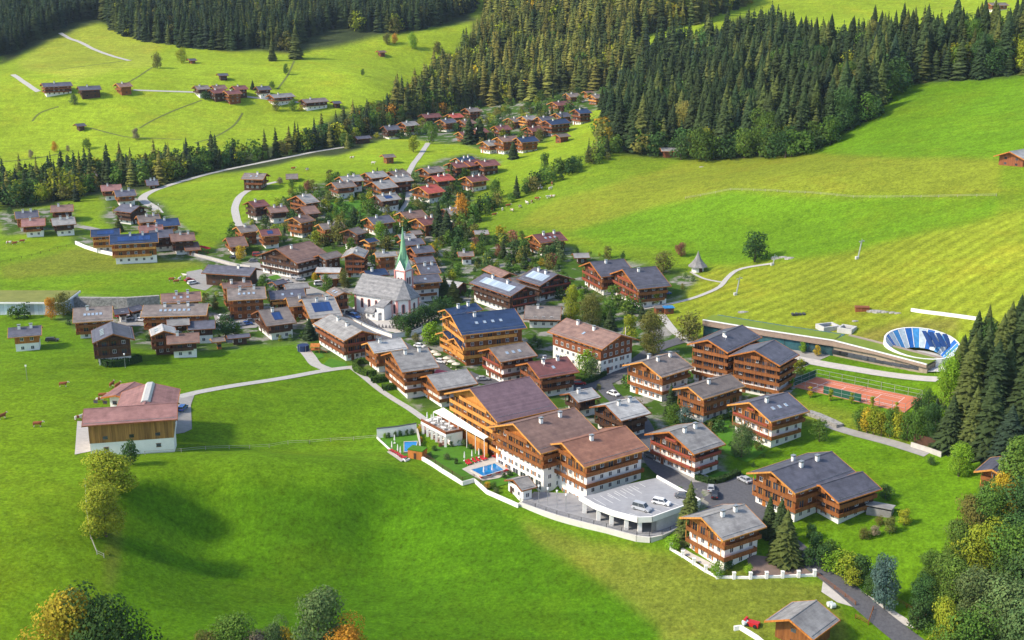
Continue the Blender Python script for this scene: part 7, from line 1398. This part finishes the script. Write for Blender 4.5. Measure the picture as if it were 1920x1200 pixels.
# ================================================================ cars, cows, hedges and other small things
def car_mesh(kind):
    L_, W_, H_c = {'car': (4.3, 1.75, 1.45), 'estate': (4.7, 1.8, 1.5), 'van': (4.9, 1.9, 1.95)}[kind]; hl = L_ / 2; hw_ = W_ / 2
    hood = .9 if kind != 'van' else 1.0; belt = .88 if kind != 'van' else 1.05
    prof = [(-hl, .35), (-hl + .05, .75), (-hl + .25, belt), (hl - hood, belt), (hl - .12, .70), (hl, .55), (hl, .30)]
    b = MB(); k = len(b.v); n = len(prof)
    secs = [(-hw_ + .06, .96), (-hw_, 1), (hw_, 1), (hw_ - .06, .96)]
    b.prism([(x, z) for x, z in prof], -hw_, hw_, 'y')
    body = b
    rb = -hl + (.55 if kind == 'car' else .15); fb = hl - hood - .05; rt, ft = rb + (.45 if kind == 'car' else .2), fb - (.75 if kind != 'van' else .6)
    g = MB(); i = 0
    for y, z in ((-hw_ + .05, belt), (hw_ - .05, belt)): g.v += [(rb, y, z), (fb, y, z)]
    for y in (-hw_ + .22, hw_ - .22): g.v += [(rt, y, H_c - .04), (ft, y, H_c - .04)]
    g.f = [(0, 1, 5, 4), (2, 6, 7, 3), (1, 3, 7, 5), (0, 4, 6, 2)]; g.m = [0] * 4
    r = MB(); r.prism([(rt - .03, H_c - .05), (ft + .03, H_c - .05), (ft - .05, H_c), (rt + .06, H_c)], -hw_ + .2, hw_ - .2, 'y')
    for sx, sxt in ((rb, rt), (fb, ft), ((rb + fb) / 2, (rt + ft) / 2)):
        for s in (-1, 1): r.bar((sx, s * (hw_ - .05), belt), (sxt, s * (hw_ - .21), H_c - .03), .045)
    r.box(rb, fb, -hw_ + .04, hw_ - .04, belt - .02, belt + .01)
    w_ = MB(); n = 12
    w_.prism([(.32 * math.cos(2 * math.pi * q / n), .32 * math.sin(2 * math.pi * q / n)) for q in range(n)], -.1, .1, 'y'); w_.prism([(.19 * math.cos(2 * math.pi * q / n), .19 * math.sin(2 * math.pi * q / n)) for q in range(n)], -.11, .11, 'y', 1)
    return body, g, r, w_, hl, hw_
M_TYRE = mat('tyre', (0.02, 0.02, 0.02), None, .8, 3)
CARM = {}
def paint(n, c): return mat('paint_' + n, c, c, .3, 2, spec=.6)
PT = {'white': paint('white', (0.78, 0.78, 0.78)), 'silver': paint('silver', (0.42, 0.43, 0.45)), 'black': paint('black', (0.02, 0.02, 0.025)), 'blue': paint('blue', (0.02, 0.09, 0.32)), 'red': paint('red', (0.42, 0.02, 0.02)), 'grey': paint('grey', (0.12, 0.125, 0.135))}
M_LAMPGLASS = mat('lamp_glass', (0.7, 0.7, 0.65), None, .2, 1); M_TAIL = mat('tail_lamp', (0.4, 0.01, 0.01), None, .3, 1)
def car(px, py, ang, kind, colr, label, z=None, dz=.22, group=None):
    key = (kind, colr)
    if key not in CARM:
        body, g, r, w_, hl, hw_ = car_mesh(kind); l = MB(); l.box(-.03, .03, -.2, .2, -.08, .08); 
        CARM[key] = (body.mesh('body', PT[colr]), g.mesh('windows', M_GLASS), r.mesh('roof', PT[colr]), w_.mesh('wheel', [M_TYRE, M_STEEL]), l.mesh('headlight', M_LAMPGLASS), l.mesh('tail_light', M_TAIL), hl, hw_)
    bo, g, r, w_, hd, tl, hl, hw_ = CARM[key]; p = at1(px, py) if z is None else wz(px, py, z)
    root = empty('parked_van' if kind == 'van' else 'parked_car', (p[0], p[1], p[2] + (dz if z is None else .02)), R(ang), label, 'van' if kind == 'van' else 'car', group)
    link(bo, 'body', root); link(g, 'windows', root); link(r, 'roof', root)
    for x in (-hl + .85, hl - .85):
        for y in (-hw_ + .08, hw_ - .08): link(w_, 'wheel', root, (x, y, .32))
    for y in (-hw_ + .3, hw_ - .3): link(hd, 'headlight', root, (hl + .01, y, .62)); link(tl, 'tail_light', root, (-hl - .01, y, .72))
for a in ((1203, 956, -35, 'van', 'silver', 'silver people carrier on the parking deck, left of the white estate', zd), (1240, 945, -28, 'estate', 'white', 'white estate car in the middle of the parking deck', zd), (1281, 933, -10, 'car', 'grey', 'dark grey car on the parking deck beside the slender spruce', zd),
          (1396, 904, 120, 'car', 'silver', 'silver car on the dark paved yard beside the very large chalet', None), (343, 769, 85, 'estate', 'blue', 'blue car parked in the yard right of the barns', None), (1412, 727, 15, 'car', 'grey', 'grey car under the twin-gabled block, left of the dark one', None), (1438, 731, 12, 'car', 'black', 'dark green-black car under the twin-gabled block', None),
          (1490, 683, 30, 'car', 'black', 'black car, left of two at the end of the twin-gabled block', None), (1503, 685, 30, 'car', 'black', 'black car, right of two at the end of the twin-gabled block', None), (826, 681, -25, 'car', 'white', 'white car on the street before the yellow timber hotel', None), (800, 660, -30, 'car', 'black', 'black car on the street behind the grey-roofed chalets', None), (787, 652, -30, 'car', 'white', 'white car on the street behind the grey-roofed chalets', None),
          (803, 560, 10, 'van', 'blue', 'blue and white van beside the church tower', None), (1248, 553, 20, 'car', 'blue', 'blue car under the eave of the dark slate-roofed hotel', None), (483, 481, 10, 'van', 'red', 'red van left of the large white inn', None), (475, 492, 10, 'car', 'grey', 'grey car left of the large white inn, nearer the road', None), (556, 522, 0, 'van', 'white', 'white van on the square below the large white inn', None), (563, 527, 10, 'car', 'silver', 'silver car beside the white van on the square', None), (538, 531, 0, 'car', 'silver', 'silver car between the low grey houses and the square', None),
          (456, 597, 0, 'car', 'silver', 'silver car in the courtyard right of the big round tree', None), (478, 592, 60, 'car', 'blue', 'blue car in the courtyard by the small-solar-panel chalet', None), (470, 605, 20, 'car', 'grey', 'grey car in the courtyard, lowest one', None), (98, 641, 10, 'estate', 'black', 'black car beside the white house at the far left', None), (265, 603, -5, 'car', 'white', 'white car in front of the depot yard buildings', None), (439, 485, -15, 'car', 'black', 'black car by the yellow autumn tree', None),
          (1305, 697, 10, 'car', 'white', 'white car under the shop-floor chalet carport', None), (1318, 700, 10, 'car', 'black', 'black car under the shop-floor chalet carport', None), (730, 500, 20, 'car', 'white', 'white car left of the church spire', None), (694, 500, 0, 'car', 'silver', 'light green-silver car behind the blue low roof', None)):
    car(a[0], a[1], a[2], a[3], a[4], a[5], a[6])
for i, (x, y, a) in enumerate(((415, 597, 80), (421, 598, 80), (427, 598, 82), (434, 600, 80), (463, 610, 20), (448, 612, 20), (520, 505, 5), (600, 535, 20), (612, 540, 20), (628, 548, 25), (655, 590, -40), (665, 597, -40), (905, 714, 10), (1085, 722, 0), (1150, 742, -50), (1223, 860, -45), (1333, 920, 80), (1340, 932, 80), (1350, 700, 10), (1360, 702, 12), (355, 528, 40), (362, 533, 40), (750, 402, 60), (768, 352, 80), (320, 468, -12), (1420, 640, 10), (1440, 690, 20), (228, 596, 0), (240, 600, 0))):
    car(x, y, a, ['car', 'estate', 'car', 'van'][i % 4], ['white', 'grey', 'silver', 'black', 'blue', 'silver', 'red'][i % 7], ['white', 'grey', 'silver', 'black', 'blue', 'silver', 'red'][i % 7] + [' hatchback', ' estate car', ' car', ' van'][i % 4] + ' parked in a yard or lane among the village chalets', group='cars parked among the chalets')
# ---- cows
def cow_mesh(patches):
    b = MB(); rings = [(-1.05, .95, .10, .12), (-.98, 1.0, .30, .30), (-.6, 1.0, .36, .40), (0, .95, .38, .44), (.5, 1.0, .34, .42), (.85, 1.1, .22, .32), (1.1, 1.28, .15, .2), (1.3, 1.36, .16, .18), (1.55, 1.22, .11, .12), (1.7, 1.12, .08, .08)]; n = 8; pr = []
    for x, z, ry, rz_ in rings:
        pr.append([len(b.v) + k for k in range(n)]); b.v += [(x, ry * math.cos(2 * math.pi * k / n), z + rz_ * math.sin(2 * math.pi * k / n)) for k in range(n)]
    for i in range(len(rings) - 1):
        for k in range(n): b.f.append((pr[i][k], pr[i][(k + 1) % n], pr[i + 1][(k + 1) % n], pr[i + 1][k])); b.m.append(1 if (i in (6, 7, 8) or (patches and i in (2,) and k < 5)) else 0)
    b.f += [tuple(pr[0])[::-1], tuple(pr[-1])]; b.m += [0, 1]
    for x in (-.85, .65):
        for y in (-.2, .2):
            dx = -.06 if x < 0 else .0; b.bar((x, y, .85), (x + dx, y, .42), .12, 0, 6); b.bar((x + dx, y, .45), (x, y, 0), .065, 1, 6)
    b.bar((-1.05, 0, 1.15), (-1.15, 0, .45), .04, 0); b.bar((1.3, .12, 1.48), (1.28, .32, 1.46), .05, 0); b.bar((1.3, -.12, 1.48), (1.28, -.32, 1.46), .05, 0)
    return b
M_CB = mat('cow_red_brown', (0.28, 0.085, 0.03), (0.22, 0.065, 0.022), .8, 2); M_CW = mat('cow_white', (0.72, 0.66, 0.58), None, .8, 2)
CW = [cow_mesh(0).mesh('cow', [M_CB, M_CW]), cow_mesh(1).mesh('cow', [M_CW, M_CB]), cow_mesh(0).mesh('cow', [M_CW, M_CW])]
for i, (x, y, a, k, lb) in enumerate(((119, 725, 10, 0, 'brown and white cow on the meadow above the barns, left of two pale ones'), (210, 725, 80, 0, 'brown cow seen end-on above the barns, left of two'), (221, 727, 70, 0, 'brown cow seen end-on above the barns, right of two'), (193, 746, 5, 0, 'red-brown cow at the fence beside the barn roof, upper'), (188, 754, 30, 1, 'patched cow at the fence beside the barn roof'), (148, 788, 45, 1, 'patched cow at the fence left of the barn'), (5, 785, 60, 0, 'brown cow at the left picture edge'), (71, 800, 5, 0, 'red-brown cow grazing in the near left meadow'),
       (322, 527, 0, 0, 'brown cow on the meadow left of the stable, left of two'), (331, 531, 10, 0, 'brown cow on the meadow left of the stable, right of two'), (337, 526, 80, 2, 'small pale calf near the two cows by the stable'), (347, 520, 160, 2, 'white cow at the yard edge of the stable'), (17, 458, 0, 1, 'patched cow on the far left meadow, left of three'), (28, 459, 20, 0, 'brown cow on the far left meadow, middle of three'), (42, 455, 10, 0, 'brown cow on the far left meadow, right of three'), (927, 405, 20, 0, 'brown cow at the foot of the right slope near the bushes'))):
    p = at1(x, y); o = link(CW[k], 'cow', None, tuple(p), R(a), lb, 'cow', None); o.scale = (1.15,) * 3
for i, (x, y) in enumerate(((1035, 347), (1032, 356), (1013, 356), (1007, 375), (1028, 372), (1036, 371), (997, 381), (988, 383), (975, 390), (953, 388), (942, 395), (960, 397), (923, 395), (700, 308), (660, 298), (550, 318), (1013, 352), (576, 320))):
    p = at1(x, y); link(CW[(i * 5) % 3], 'cow', None, tuple(p), R(rng.uniform(0, 360)), 'small grazing cow in the loose herd on the high meadow', 'cow', 'grazing herd on the high meadows').scale = (1.2,) * 3
# ---- clipped hedges
def hedge(pix, w_, h_, label, tint=(0.06, 0.12, 0.02)):
    P = smooth_line(line_w(pix), 1.2); V, Q_ = [], []; n = 0; L_ = sum((P[i + 1] - P[i]).length for i in range(len(P) - 1)); cnt = int(L_ * (w_ + 2 * h_) * 16); rs2 = np.random.RandomState(len(HOUSES) + int(L_)); idx_ = rs2.randint(0, len(P) - 1, cnt)
    a = np.array([tuple(p) for p in P]); base = a[idx_] + (a[idx_ + 1] - a[idx_]) * rs2.rand(cnt, 1); d = a[idx_ + 1] - a[idx_]; d /= np.linalg.norm(d, axis=1)[:, None]; nn = np.stack([-d[:, 1], d[:, 0], 0 * d[:, 0]], -1)
    s = rs2.rand(cnt); side_ = np.where(s < .35, -1.0, np.where(s < .7, 1.0, 0)); off = np.where(side_ == 0, rs2.uniform(-1, 1, cnt), side_ * rs2.uniform(.85, 1.05, cnt)) * w_ / 2; zz = np.where(side_ == 0, h_ * rs2.uniform(.93, 1.04, cnt), rs2.uniform(0, 1, cnt) * h_)
    C_ = base + nn * off[:, None]; C_[:, 2] = hh(C_[:, 0], C_[:, 1]) + zz; m3 = nn * side_[:, None] + np.array([0, 0, 1]) * (side_ == 0)[:, None] + rs2.normal(size=(cnt, 3)) * .45; m3 /= np.linalg.norm(m3, axis=1)[:, None]
    u = np.cross(m3, rs2.normal(size=(cnt, 3))); u /= np.linalg.norm(u, axis=1)[:, None]; v = np.cross(m3, u); sz = rs2.uniform(.13, .26, cnt)[:, None]
    V = np.stack([C_ + u * sz, C_ + v * sz, C_ - u * sz, C_ - v * sz], 1).reshape(-1, 3); T = rs2.uniform(.7, 1.3, cnt)[:, None] * np.array(tint)
    me = np_mesh('hedge', V, np.arange(4 * cnt).reshape(-1, 4), [M_LEAF], attrs={'tint': ('FACE', T)}); o = link(me, 'hedge', label=label, cat='hedge')
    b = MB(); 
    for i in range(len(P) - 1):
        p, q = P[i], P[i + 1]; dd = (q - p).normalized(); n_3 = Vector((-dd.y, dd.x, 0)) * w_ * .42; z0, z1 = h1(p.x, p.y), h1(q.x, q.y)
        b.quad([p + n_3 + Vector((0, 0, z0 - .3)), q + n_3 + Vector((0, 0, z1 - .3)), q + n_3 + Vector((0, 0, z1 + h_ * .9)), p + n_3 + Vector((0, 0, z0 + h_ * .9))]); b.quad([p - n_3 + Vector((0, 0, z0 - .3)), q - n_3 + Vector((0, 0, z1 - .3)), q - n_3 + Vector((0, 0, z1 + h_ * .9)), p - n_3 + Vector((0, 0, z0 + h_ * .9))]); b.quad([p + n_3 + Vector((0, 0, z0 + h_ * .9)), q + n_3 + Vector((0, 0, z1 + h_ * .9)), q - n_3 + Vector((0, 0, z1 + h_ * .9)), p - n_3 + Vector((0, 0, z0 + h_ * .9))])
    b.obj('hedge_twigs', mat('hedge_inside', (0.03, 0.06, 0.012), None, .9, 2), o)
hedge([(190, 680), (205, 688), (240, 684), (262, 677)], 2.2, 2.2, 'clipped dark hedge in front of the slate-roofed gable chalet', (0.04, 0.085, 0.02))
hedge([(700, 683), (675, 682), (665, 690), (670, 698), (690, 706), (704, 704)], 1.5, 2.0, 'clipped U-shaped green hedge at the start of the meadow path', (0.09, 0.16, 0.02))
hedge([(697, 718), (712, 716), (724, 713)], 2.0, 2.0, 'short clipped hedge by the meadow path, upper of two', (0.08, 0.15, 0.02)); hedge([(717, 732), (732, 730), (746, 726)], 1.8, 1.8, 'short clipped hedge by the meadow path, lower of two', (0.08, 0.15, 0.02))
hedge([(1306, 898), (1330, 906), (1352, 904), (1385, 890)], 1.6, 1.4, 'dark hedge bordering the paved yard above the road bend', (0.04, 0.08, 0.02)); hedge([(1325, 800), (1345, 790), (1365, 785)], 1.5, 1.4, 'hedge between the long orange-gabled chalet and its lawn', (0.06, 0.12, 0.02)); hedge([(1085, 722), (1105, 718), (1135, 704)], 1.4, 1.6, 'dark hedge bordering the pond garden', (0.04, 0.09, 0.02))
hedge([(745, 395), (752, 385), (757, 376)], 1.6, 2, 'short dark hedge by the village lane', (0.04, 0.08, 0.02)); hedge([(375, 490), (400, 470)], .1, .1, 'x') if False else None
for nm, pix in (('garden_lawn', [(1330, 790), (1365, 785), (1375, 800), (1345, 812), (1330, 805)]), ('garden_lawn', [(1335, 812), (1385, 795), (1440, 845), (1400, 868), (1360, 850)]), ('garden_lawn', [(600, 690), (618, 672), (648, 680), (655, 690), (620, 697)]), ('garden_lawn', [(575, 660), (600, 655), (608, 670), (590, 675)]), ('garden_lawn', [(500, 520), (520, 515), (528, 522), (510, 526)]),
                ('garden_lawn', [(1310, 902), (1350, 885), (1385, 885), (1380, 895), (1345, 906)]), ('garden_lawn', [(620, 380), (690, 375), (720, 400), (640, 410)])): drape(nm, pix, M_LAWN, .13)
# ---- farm bits beside the bottom barn
wallpath('low_white_wall', [(1376, 1182), (1388, 1180), (1420, 1200), (1450, 1225)], 1.0, .5, M_WHITE, 'low white wall curving to the bottom barn', 'wall')
p = at1(1410, 1172); b = MB(); b.box(-1.6, 1.6, -.8, .8, 0, .9); b.box(-1.7, -1.2, -.9, .9, .9, 1.3); o = b.obj('farm_trailer', paint('farm_red', (0.5, 0.02, 0.02))); o.location = tuple(p); o.rotation_euler = (0, 0, R(-30)); tag(o, 'small red farm trailer beside the bottom barn', 'trailer')
b = MB(); w_ = MB(); n = 10; w_.prism([(.4 * math.cos(2 * math.pi * q / n), .4 * math.sin(2 * math.pi * q / n)) for q in range(n)], -.12, .12, 'y'); mw = w_.mesh('wheel', M_TYRE)
for x in (-.9, .9):
    for y in (-.9, .9): link(mw, 'wheel', o, (x, y, .3))
def bale_mesh():
    b = MB(); n = 14; pr = []
    for (x, r) in ((-.6, .45), (-.55, .6), (.55, .6), (.6, .45)):
        pr.append([len(b.v) + k for k in range(n)]); b.v += [(x, r * math.cos(2 * math.pi * k / n), .6 + r * math.sin(2 * math.pi * k / n)) for k in range(n)]
    for i in range(3):
        for k in range(n): b.f.append((pr[i][k], pr[i][(k + 1) % n], pr[i + 1][(k + 1) % n], pr[i + 1][k])); b.m.append(0)
    b.f += [tuple(pr[0])[::-1], tuple(pr[-1])]; b.m += [0, 0]; return b.mesh('hay_bale', mat('bale_wrap', (0.62, 0.68, 0.66), (0.52, 0.58, 0.56), .4, 2))
mb_ = bale_mesh()
for x, y, lb in ((1556, 1137, 'pale wrapped bale behind the bottom barn, left of two'), (1561, 1140, 'pale wrapped bale behind the bottom barn, right of two'), (1397, 1172, 'white wrapped bale at the left of the red farm trailer')): place(mb_, 'wrapped_bale', x, y, 20, lb, 'bale', None, 0)
# ---- wood shed, pergola, playground bits
p = at1(1650, 962); b = MB(); b.prism([(-2.2, 2.3), (2.2, 1.7), (2.2, 1.9), (-2.2, 2.5)], -3.2, 3.2); b.box(-3, 3, -1.8, 1.8, -.5, 1.7); o = b.obj('wood_store', ROOFS['g']); o.location = tuple(p); o.rotation_euler = (0, 0, R(-28)); tag(o, 'low grey slatted wood store right of the very large slate-roofed chalet', 'wood store')
p = at1(592, 661); b = MB()
for sx in (-1.4, 1.4):
    for sy in (-1.2, 1.2): b.bar((sx, sy, 0), (sx, sy, 2.4), .07)
b.box(-1.5, 1.5, -1.3, 1.3, 1.2, 1.35); b.prism([(-1.4, 2.4), (1.4, 2.4), (0, 3.4)], -1.6, 1.6); b.quad([(1.5, -.4, 1.3), (1.5, .4, 1.3), (4.0, .4, .1), (4.0, -.4, .1)]); o = b.obj('play_tower', WOODS['o']); o.location = tuple(p); tag(o, 'small wooden play tower with slide on the lawn by the grey-roofed inn', 'play tower')
p = at1(569, 658); b = MB(); b.cyl(0, 0, 0, 2.2, 2.0, 2.0, 14); o = b.obj('trampoline', mat('navy_net', (0.02, 0.04, 0.12), None, .7, 2)); o.location = tuple(p); tag(o, 'dark blue netted trampoline beside the play tower', 'trampoline'); b = MB(); [b.bar((2.05 * math.cos(k * 1.05), 2.05 * math.sin(k * 1.05), 0), (2.05 * math.cos(k * 1.05), 2.05 * math.sin(k * 1.05), 2.4), .05) for k in range(6)]; b.obj('net_poles', M_STEEL, o)
mo = umb_open(M_RED); mo2 = umb_open(mat('cream_cloth', (0.72, 0.66, 0.52), None, .8, 1))
for i, (x, y) in enumerate(((372, 470), (378, 471), (384, 472), (390, 474))): place(mo, 'open_parasol', x, y, 0, 'open red parasol at the roadside café terrace', 'parasol', 'red parasols of the café', 0)
for i, (x, y) in enumerate(((813, 672), (820, 677), (838, 684), (846, 690), (855, 695), (1118, 712))): place(mo2, 'open_parasol', x, y, 0, 'open cream parasol on the terrace along the village street', 'parasol', 'cream street parasols', .2)
fl = at1(1172, 660); root = empty('flagpole', (fl[0], fl[1], fl[2]), 0, 'flagpole with red and white flag at the white gable of the hall', 'flagpole'); b = MB(); b.bar((0, 0, 0), (0, 0, 9), .07); b.obj('pole', M_WHITEPAINT, root)
for k in range(3): b = MB(); b.box(-.02 , .02, 0.1 + .45 * k, .1 + .45 * (k + 1), 4.6, 8.6); b.obj('flag_stripe', [M_RED, M_WHITEPAINT, M_RED][k], root)
# ================================================================ valley air
hz = MB(); hz.box(-1500, 1500, -80, 2900, -60, 1000); o = link(hz.mesh('haze', []), 'haze', kind='stuff')
m = bpy.data.materials.new('valley_haze'); m.use_nodes = True; t = m.node_tree; t.nodes.remove(t.nodes['Principled BSDF'])
pv = t.nodes.new('ShaderNodeVolumePrincipled'); pv.inputs['Color'].default_value = (0.62, 0.78, 1.0, 1); pv.inputs['Density'].default_value = 0.00003; t.links.new(pv.outputs[0], t.nodes['Material Output'].inputs['Volume']); o.data.materials.append(m)
